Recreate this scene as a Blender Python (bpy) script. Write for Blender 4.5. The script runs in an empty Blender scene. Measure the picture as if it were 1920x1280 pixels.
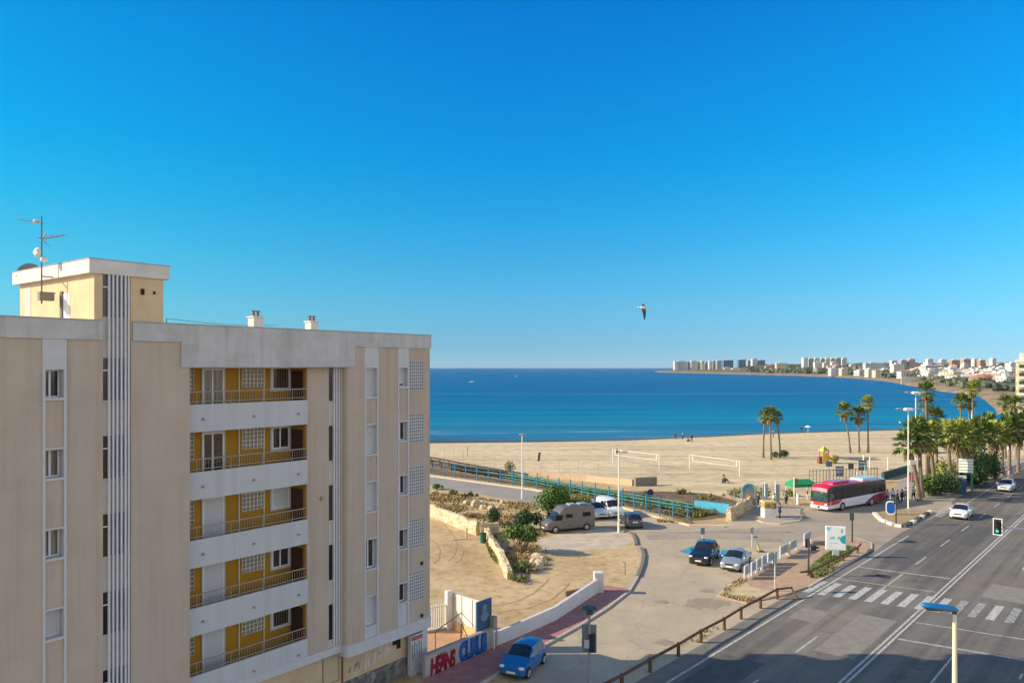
import bpy, bmesh, math, random
from mathutils import Vector, Matrix
from mathutils.geometry import tessellate_polygon
random.seed(7)
C = bpy.context.scene.collection
R = math.radians
PI = math.pi
F, H, EYE = 1455.0, 17.0, 687.0           # focal length and eye line in photo pixels, eye height in metres


def G(px, py, z=0.0):
    """world point at height z seen at photo pixel px,py"""
    Y = F * (H - z) / (py - EYE)
    return Vector(((px - 960.0) * Y / F, Y, z))


def Gs(pts, z=0.0):
    return [G(a, b, z) for a, b in pts]


# ---------------------------------------------------------------- materials
MATS = {}


def node_mat(name):
    m = bpy.data.materials.new(name)
    m.use_nodes = True
    nt = m.node_tree
    return m, nt, nt.nodes['Principled BSDF'], nt.nodes.new('ShaderNodeTexCoord')


def L(nt, a, b):
    nt.links.new(a, b)


def noise(nt, vec, scale, detail=4, rough=.6, stretch=None):
    if stretch:
        mp = nt.nodes.new('ShaderNodeMapping')
        mp.inputs['Scale'].default_value = stretch
        L(nt, vec, mp.inputs['Vector'])
        vec = mp.outputs['Vector']
    n = nt.nodes.new('ShaderNodeTexNoise')
    n.inputs['Scale'].default_value = scale
    n.inputs['Detail'].default_value = detail
    n.inputs['Roughness'].default_value = rough
    L(nt, vec, n.inputs['Vector'])
    return n.outputs['Fac']


def ramp(nt, fac, stops):
    r = nt.nodes.new('ShaderNodeValToRGB')
    el = r.color_ramp.elements
    while len(el) < len(stops):
        el.new(.5)
    for e, (p, c) in zip(el, stops):
        e.position = p
        e.color = (*c, 1) if len(c) == 3 else c
    L(nt, fac, r.inputs['Fac'])
    return r.outputs['Color']


def mixc(nt, fac, a, b, mode='MIX'):
    n = nt.nodes.new('ShaderNodeMix')
    n.data_type = 'RGBA'
    n.blend_type = mode
    for s, v in ((n.inputs['Factor'], fac), (n.inputs[6], a), (n.inputs[7], b)):
        if isinstance(v, (int, float)):
            s.default_value = v
        elif isinstance(v, tuple):
            s.default_value = (*v, 1) if len(v) == 3 else v
        else:
            L(nt, v, s)
    return n.outputs[2]


def mth(nt, op, a, b=None):
    n = nt.nodes.new('ShaderNodeMath')
    n.operation = op
    for s, v in zip(n.inputs, (a, b)):
        if v is None:
            continue
        if isinstance(v, (int, float)):
            s.default_value = v
        else:
            L(nt, v, s)
    return n.outputs[0]


def bump(nt, bs, fac, strength, dist=.02):
    b = nt.nodes.new('ShaderNodeBump')
    b.inputs['Strength'].default_value = strength
    b.inputs['Distance'].default_value = dist
    L(nt, fac, b.inputs['Height'])
    L(nt, b.outputs['Normal'], bs.inputs['Normal'])


def sc(c, k):
    return tuple(min(1, max(0, v * k)) for v in c)


def M(name, col, rough=.75, var=.15, scale=2.5, bmp=0, bscale=60, metal=0, spec=.3, stretch=None, col2=None):
    if name in MATS:
        return MATS[name]
    m, nt, bs, tc = node_mat(name)
    n1 = noise(nt, tc.outputs['Object'], scale, 5, .65, stretch)
    c = ramp(nt, n1, [(.25, sc(col, 1 - var)), (.75, col2 or sc(col, 1 + var))])
    L(nt, c, bs.inputs['Base Color'])
    bs.inputs['Roughness'].default_value = rough
    bs.inputs['Metallic'].default_value = metal
    bs.inputs['Specular IOR Level'].default_value = spec
    if bmp:
        bump(nt, bs, noise(nt, tc.outputs['Object'], bscale, 3), bmp)
    MATS[name] = m
    return m


def paint(name, col, rough=.28, coat=.6, metal=0.0):
    if name in MATS:
        return MATS[name]
    m = M(name, col, rough, .05, 3, 0, 0, metal, .5)
    bs = m.node_tree.nodes['Principled BSDF']
    bs.inputs['Coat Weight'].default_value = coat
    bs.inputs['Coat Roughness'].default_value = .06
    return m


def leafmat(name, dark, light, rough=.6):
    """foliage whose leaves differ in tone from one leaf to the next"""
    if name in MATS:
        return MATS[name]
    m, nt, bs, tc = node_mat(name)
    g = nt.nodes.new('ShaderNodeNewGeometry')
    c = ramp(nt, g.outputs['Random Per Island'], [(0, dark), (.55, tuple((a + b) / 2 for a, b in zip(dark, light))), (1, light)])
    L(nt, c, bs.inputs['Base Color'])
    bs.inputs['Roughness'].default_value = rough
    bs.inputs['Specular IOR Level'].default_value = .25
    MATS[name] = m
    return m


# ---------------------------------------------------------------- mesh builder
class MB:
    def __init__(self):
        self.v, self.f, self.mi, self.m = [], [], [], 0

    def face(self, pts, mi=None):
        n = len(self.v)
        self.v += [tuple(p) for p in pts]
        self.f.append(tuple(range(n, n + len(pts))))
        self.mi.append(self.m if mi is None else mi)

    def add(self, vs, fs, mi=None):
        n = len(self.v)
        self.v += [tuple(p) for p in vs]
        for q in fs:
            self.f.append(tuple(i + n for i in q))
            self.mi.append(self.m if mi is None else mi)
        return self

    def box(self, x0, x1, y0, y1, z0, z1, mi=None):
        if x0 > x1: x0, x1 = x1, x0
        if y0 > y1: y0, y1 = y1, y0
        if z0 > z1: z0, z1 = z1, z0
        return self.add([(x0, y0, z0), (x1, y0, z0), (x1, y1, z0), (x0, y1, z0), (x0, y0, z1), (x1, y0, z1), (x1, y1, z1), (x0, y1, z1)],
                        [(0, 3, 2, 1), (4, 5, 6, 7), (0, 1, 5, 4), (1, 2, 6, 5), (2, 3, 7, 6), (3, 0, 4, 7)], mi)

    def cbox(self, x0, x1, y0, y1, z0, z1, c=.03, mi=None):
        """box with its four vertical and upper edges chamfered"""
        p = [(x0 + c, y0), (x1 - c, y0), (x1, y0 + c), (x1, y1 - c), (x1 - c, y1), (x0 + c, y1), (x0, y1 - c), (x0, y0 + c)]
        q = [(x0 + 2 * c, y0 + c), (x1 - 2 * c, y0 + c), (x1 - c, y0 + 2 * c), (x1 - c, y1 - 2 * c), (x1 - 2 * c, y1 - c), (x0 + 2 * c, y1 - c), (x0 + c, y1 - 2 * c), (x0 + c, y0 + 2 * c)]
        vs = [(a, b, z0) for a, b in p] + [(a, b, z1 - c) for a, b in p] + [(a, b, z1) for a, b in q]
        fs = [tuple(range(7, -1, -1)), tuple(range(16, 24))]
        for k in (0, 8):
            fs += [(k + i, k + (i + 1) % 8, k + 8 + (i + 1) % 8, k + 8 + i) for i in range(8)]
        return self.add(vs, fs, mi)

    def prism(self, poly, z0, z1, mi=None, bottom=True):
        n = len(poly)
        a = sum(poly[i][0] * poly[(i + 1) % n][1] - poly[(i + 1) % n][0] * poly[i][1] for i in range(n))
        if a < 0:
            poly = poly[::-1]
        tri = tessellate_polygon([[Vector((p[0], p[1], 0)) for p in poly]])
        vs = [(p[0], p[1], z0) for p in poly] + [(p[0], p[1], z1) for p in poly]
        fs = []
        for t in tri:
            A, B, D = (Vector(poly[i][:2]) for i in t)
            if (B - A).cross(D - A) < 0:
                t = t[::-1]
            fs.append(tuple(i + n for i in t))
            if bottom:
                fs.append(tuple(t[::-1]))
        fs += [(i, (i + 1) % n, (i + 1) % n + n, i + n) for i in range(n)]
        return self.add(vs, fs, mi)

    def sheet(self, poly, z, mi=None):
        tri = tessellate_polygon([[Vector((p[0], p[1], 0)) for p in poly]])
        fs = []
        for t in tri:
            A, B, D = (Vector(poly[i][:2]) for i in t)
            fs.append(tuple(t) if (B - A).cross(D - A) > 0 else tuple(t[::-1]))
        return self.add([(p[0], p[1], z) for p in poly], fs, mi)

    def tube(self, p0, p1, r0, r1=None, n=8, mi=None, cap=True):
        return self.path([p0, p1], [r0, r0 if r1 is None else r1], n, mi, cap)

    def path(self, pts, rs, n=8, mi=None, cap=True):
        pts = [Vector(p) for p in pts]
        if not isinstance(rs, (list, tuple)):
            rs = [rs] * len(pts)
        vs, fs = [], []
        ref = None
        for i, p in enumerate(pts):
            d = (pts[min(i + 1, len(pts) - 1)] - pts[max(i - 1, 0)]).normalized()
            if ref is None:
                ref = Vector((0, 0, 1)) if abs(d.z) < .9 else Vector((1, 0, 0))
            a = d.cross(ref)
            if a.length < 1e-4:
                a = d.cross(Vector((0, 1, 0)))
            a.normalize()
            b = d.cross(a)
            for k in range(n):
                t = 2 * PI * k / n
                vs.append(p + (a * math.cos(t) + b * math.sin(t)) * rs[i])
        for i in range(len(pts) - 1):
            for k in range(n):
                fs.append((i * n + k, i * n + (k + 1) % n, (i + 1) * n + (k + 1) % n, (i + 1) * n + k))
        if cap:
            fs.append(tuple(range(n - 1, -1, -1)))
            fs.append(tuple(range((len(pts) - 1) * n, len(pts) * n)))
        return self.add(vs, fs, mi)

    def disc(self, c, axis, r, h, n=20, mi=None, r2=None):
        c, axis = Vector(c), Vector(axis).normalized()
        return self.path([c - axis * h / 2, c + axis * h / 2], [r, r if r2 is None else r2], n, mi)

    def ball(self, c, r, nu=12, nv=8, mi=None, jit=0, rnd=random):
        c = Vector(c)
        if not isinstance(r, (tuple, list)):
            r = (r, r, r)
        vs, fs = [], []
        for i in range(nv + 1):
            th = PI * i / nv
            for k in range(nu):
                ph = 2 * PI * k / nu
                j = 1 + rnd.uniform(-jit, jit)
                vs.append((c.x + r[0] * j * math.sin(th) * math.cos(ph), c.y + r[1] * j * math.sin(th) * math.sin(ph), c.z + r[2] * j * math.cos(th)))
        for i in range(nv):
            for k in range(nu):
                fs.append((i * nu + k, (i + 1) * nu + k, (i + 1) * nu + (k + 1) % nu, i * nu + (k + 1) % nu))
        return self.add(vs, fs, mi)

    def strip(self, pts, w, z0, z1, mi=None):
        """raised band of width w along a polyline"""
        pts = [Vector(p[:2]) for p in pts]
        lo, ro = [], []
        for i, p in enumerate(pts):
            d = (pts[min(i + 1, len(pts) - 1)] - pts[max(i - 1, 0)]).normalized()
            nrm = Vector((-d.y, d.x))
            lo.append(p + nrm * w / 2)
            ro.append(p - nrm * w / 2)
        n = len(pts)
        vs = [(p.x, p.y, z1) for p in lo] + [(p.x, p.y, z1) for p in ro] + [(p.x, p.y, z0) for p in lo] + [(p.x, p.y, z0) for p in ro]
        fs = []
        for i in range(n - 1):
            fs += [(i, n + i, n + i + 1, i + 1), (2 * n + i, i, i + 1, 2 * n + i + 1), (n + i, 3 * n + i, 3 * n + i + 1, n + i + 1)]
        fs += [(0, 2 * n, 3 * n, n), (n - 1, 2 * n - 1, 4 * n - 1, 3 * n - 1)]
        return self.add(vs, fs, mi)

    def build(self, name, mats, parent=None, smooth=None, merge=False):
        me = bpy.data.meshes.new(name)
        me.from_pydata(self.v, [], self.f)
        for m in (mats if isinstance(mats, (list, tuple)) else [mats]):
            me.materials.append(m)
        if any(self.mi):
            me.polygons.foreach_set('material_index', self.mi)
        if merge or smooth is not None:
            bm = bmesh.new()
            bm.from_mesh(me)
            if merge:
                bmesh.ops.remove_doubles(bm, verts=bm.verts, dist=.0005)
            bmesh.ops.recalc_face_normals(bm, faces=bm.faces)
            bm.to_mesh(me)
            bm.free()
        if smooth is not None:
            me.polygons.foreach_set('use_smooth', [True] * len(me.polygons))
            if smooth < 179:
                me.set_sharp_from_angle(angle=R(smooth))
        me.update()
        o = bpy.data.objects.new(name, me)
        C.objects.link(o)
        if parent:
            o.parent = parent
        return o


def tag(o, label=None, cat=None, group=None, kind=None):
    for k, v in (('label', label), ('category', cat), ('group', group), ('kind', kind)):
        if v:
            o[k] = v
    return o


def thing(name, label, cat, loc=(0, 0, 0), rot=0, group=None):
    o = bpy.data.objects.new(name, None)
    C.objects.link(o)
    o.location = loc
    o.rotation_euler = (0, 0, rot)
    o.empty_display_size = .3
    return tag(o, label, cat, group)


def dup(root, loc, rot, label=None, group=None, scale=None):
    """copy of a thing with copies of its parts and sub-parts"""
    r = root.copy()
    C.objects.link(r)
    r.location = loc
    r.rotation_euler = (0, 0, rot)
    if scale:
        r.scale = (scale,) * 3 if isinstance(scale, (int, float)) else scale
    tag(r, label, None, group)
    for ch in list(root.children):
        c = ch.copy()
        C.objects.link(c)
        c.parent = r
        for g in ch.children:
            d = g.copy()
            C.objects.link(d)
            d.parent = c
    return r


def structure(o, label=None):
    o['kind'] = 'structure'
    if label:
        o['label'] = label
    return o


# common materials
def std():
    M('white paint', (.78, .77, .74), .5, .06)
    M('steel', (.45, .46, .47), .4, .1, metal=.8)
    M('dark steel', (.06, .065, .07), .45, .2)
    M('black rubber', (.025, .025, .027), .8, .2)
    M('cream pole', (.78, .73, .60), .45, .05)
    M('timber', (.16, .085, .05), .8, .35, 6, .3, stretch=(1, 1, 6))
    M('concrete', (.48, .45, .40), .85, .12, 3, .2)


std()
# ================================================================= SETTING: ground, beach, sea, roads
SEA = -1.2
shore_px = [(806, 829), (1000, 827), (1160, 824), (1300, 818), (1420, 812), (1560, 808), (1640, 806), (1720, 803), (1780, 800), (1830, 795), (1858, 787), (1870, 777),
            (1866, 766), (1852, 755), (1846, 749), (1832, 741.5), (1800, 737.5), (1760, 733), (1730, 727), (1700, 722), (1675, 717), (1650, 713.5), (1610, 709.5), (1560, 706.5), (1480, 704), (1400, 702), (1310, 699.5), (1240, 698), (1226, 696.6)]
shore = [Vector((-900, 176, 0)), Vector((-300, 178, 0)), Vector((-120, 180, 0))] + [G(a, b, SEA) for a, b in shore_px] + [Vector((720, 3300, 0)), Vector((1300, 5200, 0)), Vector((2400, 8800, 0))]
shore = [Vector((p.x, p.y)) for p in shore]


def offset(pts, d):
    out = []
    for i, p in enumerate(pts):
        t = (pts[min(i + 1, len(pts) - 1)] - pts[max(i - 1, 0)]).normalized()
        out.append(p + Vector((t.y, -t.x)) * d)
    return out


slope_w = [22 if p.y < 300 else 14 for p in shore]
back = [p + (q - p) * w for p, q, w in zip(shore, offset(shore, 1), slope_w)]

# sea
sm, nt, bs, tc = node_mat('sea water')
gp = nt.nodes.new('ShaderNodeNewGeometry').outputs['Position']
sep = nt.nodes.new('ShaderNodeSeparateXYZ')
L(nt, gp, sep.inputs[0])
big = noise(nt, gp, .012, 4, .6, (.22, 1, 1))
mid = noise(nt, gp, .05, 4, .6, (.12, 1, 1))
mr = nt.nodes.new('ShaderNodeMapRange')
mr.inputs['From Min'].default_value = 175
mr.inputs['From Max'].default_value = 620
L(nt, mth(nt, 'ADD', sep.outputs['Y'], mth(nt, 'MULTIPLY', mth(nt, 'SUBTRACT', big, .5), 150)), mr.inputs['Value'])
depthc = ramp(nt, mr.outputs[0], [(0, (.03, .05, .085)), (.035, (.035, .09, .15)), (.07, (.03, .17, .29)), (.2, (.004, .18, .30)), (.36, (.001, .145, .275)), (.55, (.0005, .115, .25)), (1, (.0003, .105, .25))])
tone = ramp(nt, mid, [(.32, (.62, .72, .80)), (.5, (1, 1, 1)), (.68, (1.5, 1.28, 1.18))])
fo = noise(nt, gp, .10, 5, .7, (.16, 1, 1))
nearm = nt.nodes.new('ShaderNodeMapRange')
nearm.inputs['From Min'].default_value = 245
nearm.inputs['From Max'].default_value = 190
L(nt, sep.outputs['Y'], nearm.inputs['Value'])
fm = mth(nt, 'MULTIPLY', nearm.outputs[0], ramp(nt, fo, [(.60, (0, 0, 0)), (.68, (.7, .7, .7))]))
lines = ramp(nt, noise(nt, gp, .018, 3, .5, (.03, 1, 1)), [(.635, (0, 0, 0)), (.66, (.16, .16, .16)), (.69, (0, 0, 0))])
watc = mixc(nt, mth(nt, 'MAXIMUM', fm, lines), mixc(nt, 1.0, depthc, tone, 'MULTIPLY'), (.55, .62, .66))
L(nt, watc, bs.inputs['Base Color'])
bs.inputs['Roughness'].default_value = .38
bs.inputs['Specular IOR Level'].default_value = .03
w1 = noise(nt, gp, .35, 4, .65, (.35, 1, 1))
bump(nt, bs, w1, .5, .6)
b = MB()
b.sheet([(-9000, -200), (9000, -200), (9000, 9300), (-9000, 9300)], SEA)
structure(b.build('sea', sm), 'calm blue sea filling the bay to the horizon')

# ground sheet
gm, nt, bs, tc = node_mat('dry ground')
n1 = noise(nt, tc.outputs['Object'], .08, 6, .6)
n2 = noise(nt, tc.outputs['Object'], 1.3, 6, .7)
c1 = ramp(nt, n1, [(.35, (.47, .335, .18)), (.6, (.57, .42, .24)), (.8, (.51, .36, .19))])
c2 = ramp(nt, n2, [(.32, (.66, .63, .58)), (.48, (.96, .96, .95)), (.68, (1.1, 1.1, 1.1))])
n4 = noise(nt, tc.outputs['Object'], .22, 6, .75)
c4 = ramp(nt, n4, [(.36, (.80, .77, .72)), (.52, (1, 1, 1)), (.66, (1.08, 1.1, 1.14))])
L(nt, mixc(nt, 1, mixc(nt, 1, c1, c2, 'MULTIPLY'), c4, 'MULTIPLY'), bs.inputs['Base Color'])
bs.inputs['Roughness'].default_value = .95
bs.inputs['Specular IOR Level'].default_value = .1
bump(nt, bs, n2, .4, .05)
poly = [(p.x, p.y) for p in back] + [(9000, 9000), (9000, -400), (-900, -400)]
b = MB()
b.sheet(poly, 0)
structure(b.build('ground', gm), 'sandy ground of the seafront')

# beach: dry sand sheet and the slope into the water
bm_, nt, bs, tc = node_mat('beach sand')
gp = nt.nodes.new('ShaderNodeNewGeometry').outputs['Position']
sep = nt.nodes.new('ShaderNodeSeparateXYZ')
L(nt, gp, sep.inputs[0])
n1 = noise(nt, gp, .06, 6, .65, (.5, 1, 1))
n2 = noise(nt, gp, .5, 6, .75)
n3 = noise(nt, gp, .25, 3, .5, (.06, 1, 1))
c1 = ramp(nt, n1, [(.3, (.57, .445, .28)), (.7, (.69, .55, .355))])
c2 = ramp(nt, n2, [(.34, (.70, .68, .65)), (.5, (.98, .98, .98)), (.7, (1.12, 1.11, 1.1))])
c3 = ramp(nt, n3, [(.38, (.84, .83, .81)), (.52, (1.03, 1.03, 1.03))])
cc = mixc(nt, 1, mixc(nt, 1, c1, c2, 'MULTIPLY'), c3, 'MULTIPLY')
wet = nt.nodes.new('ShaderNodeMapRange')
wet.inputs['From Min'].default_value = -1.0
wet.inputs['From Max'].default_value = -.8
L(nt, sep.outputs['Z'], wet.inputs['Value'])
L(nt, mixc(nt, wet.outputs[0], (.12, .085, .055), cc), bs.inputs['Base Color'])
bs.inputs['Roughness'].default_value = .95
bs.inputs['Specular IOR Level'].default_value = .1
bump(nt, bs, n2, .5, .12)
b = MB()
out = offset(shore, -14)
nb = 13
for i in range(nb):
    for (a0, z0), (a1, z1) in (((out, -2.2), (shore, SEA)), ((shore, SEA), (back, 0.004))):
        b.face([(*a0[i], z0), (*a1[i], z1), (*a1[i + 1], z1), (*a0[i + 1], z0)])
bp = [(p.x, p.y) for p in back[:nb + 1]]
inner = Gs([(1905, 868), (1800, 885), (1720, 905), (1660, 898), (1560, 915), (1500, 935), (1400, 938), (1330, 925), (1240, 916), (1190, 911), (1000, 893), (930, 884), (806, 862)])
bp += [(p.x, p.y) for p in inner] + [(-30, 130), (-200, 135), (-900, 135)]
b.sheet(bp, .004)
structure(b.build('beach', bm_, smooth=60), 'pale groomed sand beach along the bay')

# rocky shore and hills of the far headland
hm, nt, bs, tc = node_mat('headland earth')
gp = nt.nodes.new('ShaderNodeNewGeometry').outputs['Position']
n1 = noise(nt, gp, .012, 7, .7)
n2 = noise(nt, gp, .05, 5, .7)
sep = nt.nodes.new('ShaderNodeSeparateXYZ')
L(nt, gp, sep.inputs[0])
mr = nt.nodes.new('ShaderNodeMapRange')
mr.inputs['From Min'].default_value = 1.5
mr.inputs['From Max'].default_value = 6
L(nt, mth(nt, 'ADD', sep.outputs['Z'], mth(nt, 'MULTIPLY', n2, 3)), mr.inputs['Value'])
n3 = noise(nt, gp, .16, 6, .75, (1, 1, 3))
rock = mixc(nt, 1, ramp(nt, n2, [(.3, (.19, .13, .08)), (.6, (.38, .28, .18))]), ramp(nt, n3, [(.36, (.50, .47, .44)), (.52, (1, 1, 1)), (.66, (1.3, 1.25, 1.15))]), 'MULTIPLY')
scrub = ramp(nt, n1, [(.35, (.075, .085, .05)), (.55, (.17, .16, .09)), (.7, (.30, .24, .16))])
L(nt, mixc(nt, mr.outputs[0], rock, scrub), bs.inputs['Base Color'])
bs.inputs['Roughness'].default_value = .95
bs.inputs['Specular IOR Level'].default_value = .1
coast = shore[nb + 1:]
offs = [(-10, -2.5), (0, SEA), (8, .8), (25, 2.5), (60, 4), (130, 5.5), (260, 8), (450, 12), (700, 16), (1100, 20), (1700, 24), (2600, 27), (4200, 26)]


def coast_dir(p):
    return Vector((.93, .36)) if p.y < 1500 else Vector((.98, .2))


def hill_z(d):
    for (a, za), (b_, zb) in zip(offs, offs[1:]):
        if d <= b_:
            return za + (zb - za) * (d - a) / (b_ - a)
    return offs[-1][1]


rnd = random.Random(3)
b = MB()
grid = []
for i, p in enumerate(coast):
    fade = min(1, max(.12, (p.y - 330) / 350))
    row = []
    for d, z in offs:
        q = p + coast_dir(p) * d
        zz = z if d <= 0 else .03 + z * fade * rnd.uniform(.85, 1.15)
        row.append((q.x + rnd.uniform(-.1, .1) * d * .2, q.y, zz))
    grid.append(row)
for i in range(len(grid) - 1):
    for j in range(len(offs) - 1):
        b.face([grid[i][j], grid[i][j + 1], grid[i + 1][j + 1], grid[i + 1][j]])
structure(b.build('headland', hm, smooth=180, merge=True), 'low rocky headland across the bay')

# ---------------------------------------------------------------- roads
RA = R(49)                                  # heading of the main road
RD = Vector((math.cos(RA), math.sin(RA)))
RN = Vector((-math.sin(RA), math.cos(RA)))  # to its left


def road_xy(p, q):
    v = RD * p + RN * q
    return v.x, v.y


def asphalt(name, c0, c1, dust, streak=True):
    m, nt, bs, tc = node_mat(name)
    o = tc.outputs['Object']
    n1 = noise(nt, o, .35, 6, .65)
    n2 = noise(nt, o, 9, 5, .8)
    c = ramp(nt, n1, [(.3, c0), (.65, c1)])
    c = mixc(nt, 1, c, ramp(nt, n2, [(.3, (.84, .84, .84)), (.7, (1.13, 1.13, 1.13))]), 'MULTIPLY')
    n3 = noise(nt, o, .13, 6, .7)
    c = mixc(nt, ramp(nt, n3, [(.48, (0, 0, 0)), (.68, (.75, .75, .75))]), c, dust)
    if streak:
        n4 = noise(nt, o, .9, 3, .5, (.02, 1, 1))
        c = mixc(nt, 1, c, ramp(nt, n4, [(.36, (.74, .74, .76)), (.56, (1.06, 1.06, 1.05))]), 'MULTIPLY')
        n5 = noise(nt, o, .22, 2, .4, (.12, 1.6, 1))
        c = mixc(nt, 1, c, ramp(nt, n5, [(.44, (1, 1, 1)), (.47, (.88, .88, .90)), (.6, (.88, .88, .9))]), 'MULTIPLY')
    vo = nt.nodes.new('ShaderNodeTexVoronoi')
    vo.feature = 'DISTANCE_TO_EDGE'
    vo.inputs['Scale'].default_value = .22
    wv = nt.nodes.new('ShaderNodeVectorMath')
    wv.operation = 'ADD'
    L(nt, o, wv.inputs[0])
    nc = nt.nodes.new('ShaderNodeTexNoise')
    nc.inputs['Scale'].default_value = .8
    L(nt, o, nc.inputs['Vector'])
    L(nt, nc.outputs['Color'], wv.inputs[1])
    L(nt, wv.outputs[0], vo.inputs['Vector'])
    c = mixc(nt, 1, c, ramp(nt, vo.outputs['Distance'], [(.002, (.70, .70, .70)), (.006, (1, 1, 1))]), 'MULTIPLY')
    L(nt, c, bs.inputs['Base Color'])
    bs.inputs['Roughness'].default_value = .9
    bs.inputs['Specular IOR Level'].default_value = .15
    bump(nt, bs, n2, .3, .02)
    return m


am = asphalt('asphalt', (.155, .142, .126), (.205, .185, .16), (.25, .215, .168))
bmt = asphalt('dusty asphalt', (.385, .318, .232), (.46, .375, .268), (.58, .455, .30), False)
pm = asphalt('promenade asphalt', (.27, .25, .23), (.33, .30, .27), (.38, .32, .25), False)

b = MB()
b.sheet([(-60, 22.4), (98, 22.4), (400, 22.0), (400, 4.5), (-60, 4.5)], .012)
road = b.build('road', am)
road.rotation_euler.z = RA
structure(road, 'grey asphalt main road with white lane markings')

wp, nt, bs, tc = node_mat('road paint')
n1 = noise(nt, tc.outputs['Object'], 5, 6, .8)
L(nt, ramp(nt, n1, [(.38, (.21, .20, .18)), (.52, (.50, .48, .44)), (.72, (.66, .64, .59))]), bs.inputs['Base Color'])
bs.inputs['Roughness'].default_value = .8
wpf, nt, bs, tc = node_mat('worn road paint')
n1 = noise(nt, tc.outputs['Object'], 4, 6, .8)
L(nt, ramp(nt, n1, [(.42, (.16, .155, .145)), (.62, (.46, .45, .42))]), bs.inputs['Base Color'])
bs.inputs['Roughness'].default_value = .85

wpl, nt, bs, tc = node_mat('faded line paint')
n1 = noise(nt, tc.outputs['Object'], 2.5, 6, .8)
L(nt, ramp(nt, n1, [(.36, (.20, .185, .165)), (.62, (.48, .455, .41))]), bs.inputs['Base Color'])
bs.inputs['Roughness'].default_value = .85


def mark(name, rects, mat=wp, z=.017):
    b = MB()
    for r in rects:
        if len(r) == 4 and not isinstance(r[0], (tuple, list)):
            b.sheet([(r[0], r[2]), (r[1], r[2]), (r[1], r[3]), (r[0], r[3])], z)
        else:
            b.sheet(r, z)
    return b.build(name, mat, road)


mark('edge_line', [(20, 85, 21.02, 21.17)])
mark('edge_line', [(101, 300, 20.6, 20.75)])
mark('centre_line', [(-40, 300, 13.72, 13.86), (-40, 300, 14.02, 14.16)])
for p in range(-8, 300, 9):
    if 50 < p < 66:
        continue
    mark('lane_dash', [(p, p + 3.6, 17.5, 17.62)])
for p in range(-4, 300, 9):
    if 42 < p < 70:
        continue
    mark('lane_dash', [(p, p + 3.0, 10.3, 10.42)])
mark('lane_line', [(63.2, 69.0, 17.5, 17.62)])
mark('lane_line', [(45.8, 51.5, 10.3, 10.42)])
mark('edge_dashes', [(p, p + 1, 6.8, 6.92) for p in range(0, 150, 2)])
SK = .245                                   # the crossing runs slightly askew


def skew(p0, p1, q0, q1, ref=21.5):
    f = lambda p, q: (p + (ref - q) * SK * .62, q)
    return [f(p0, q0), f(p1, q0), f(p1, q1), f(p0, q1)]


mark('stop_line', [skew(68.75, 69.05, 14.3, 21.0)], wpl)
mark('crossing_line', [skew(63.92, 64.1, 14.3, 21.0)], wpl)
mark('crossing_line', [skew(55.25, 55.43, 5.0, 13.6)], wpl)
mark('stop_line', [skew(51.05, 51.35, 6.9, 13.6)], wpl)
for k in range(14):
    q = 21.9 - k * 1.06
    mark('crossing_stripe', [skew(58.6, 62.6, q - .52, q)], wp if k < 9 or k in (11,) else wpf, .021)
# hatched corner beside the traffic island
iso = [(98 + k * 1.1, 98.5 + k * 1.1) for k in range(9)]
for a, c_ in iso:
    mark('hatch_bar', [[(a, 20.9), (c_, 20.9), (c_ + .6, 22.2), (a + .6, 22.2)]])

pat = M('asphalt patch', (.10, .095, .09), .9, .25, 1.5)
pat2 = M('pale asphalt patch', (.24, .215, .18), .9, .2, 1.5)
for i, (a_, b_, q0, q1) in enumerate([(72, 79, 17.9, 20.2), (47, 56, 14.6, 16.9), (84, 95, 15.0, 16.6), (66, 70.5, 8.2, 11.5), (36, 43, 18.2, 20.6), (52, 55, 18.6, 20.4)]):
    mark('asphalt_patch', [(a_, b_, q0, q1)], pat if i % 2 == 0 else pat2, .0145)

# side street and parking
side = [(840, 1420), (1010, 1205), (1090, 1165), (1150, 1125), (1190, 1075), (1200, 1045), (1186, 1004), (1150, 990), (1010, 946), (806, 909), (760, 900), (760, 886), (806, 893), (1000, 919),
        (1100, 940), (1162, 951), (1212, 965), (1294, 986), (1358, 988), (1385, 972), (1400, 955), (1440, 958), (1510, 955), (1600, 940), (1660, 935), (1700, 940), (1790, 925),
        (1800, 950), (1640, 1036), (1500, 1120), (1330, 1232), (1270, 1272), (1090, 1420)]
b = MB()
b.sheet([(p.x, p.y) for p in Gs(side)], .008)
structure(b.build('side_street', bmt), 'dusty side street and parking area')
b = MB()
b.sheet([(p.x, p.y) for p in Gs([(1012, 946.5), (806, 909), (740, 899), (740, 884), (806, 893), (1000, 919), (1100, 940), (1130, 947), (1120, 972)])], .016)
structure(b.build('promenade_road', pm), 'narrow asphalt lane behind the blue fence')
# asphalt of the junction mouth, darker than the lot
b = MB()
b.sheet([(p.x, p.y) for p in Gs([(1210, 1003), (1300, 996), (1400, 990), (1470, 986), (1505, 976), (1508, 958), (1600, 941), (1660, 936), (1700, 941), (1775, 930), (1790, 950), (1690, 998), (1640, 1033), (1610, 1009), (1560, 1003), (1520, 1010), (1480, 1022), (1440, 1012), (1330, 1010), (1215, 1012)])], .0125)
structure(b.build('junction_road', asphalt('junction asphalt', (.30, .255, .203), (.37, .31, .24), (.43, .345, .25), False)), 'grey asphalt junction in front of the bus')

b = MB()
b.sheet([(p.x, p.y) for p in Gs([(1010, 1012), (1040, 1003), (1120, 986), (1162, 994), (1182, 1003), (1190, 1015), (1150, 1026), (1090, 1034), (1040, 1036), (1016, 1028)])], .0065)
structure(b.build('gravel_patch', M('pale gravel', (.50, .41, .31), .95, .3, .7, .3, 14)), 'pale gravel in front of the camper van')
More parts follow.
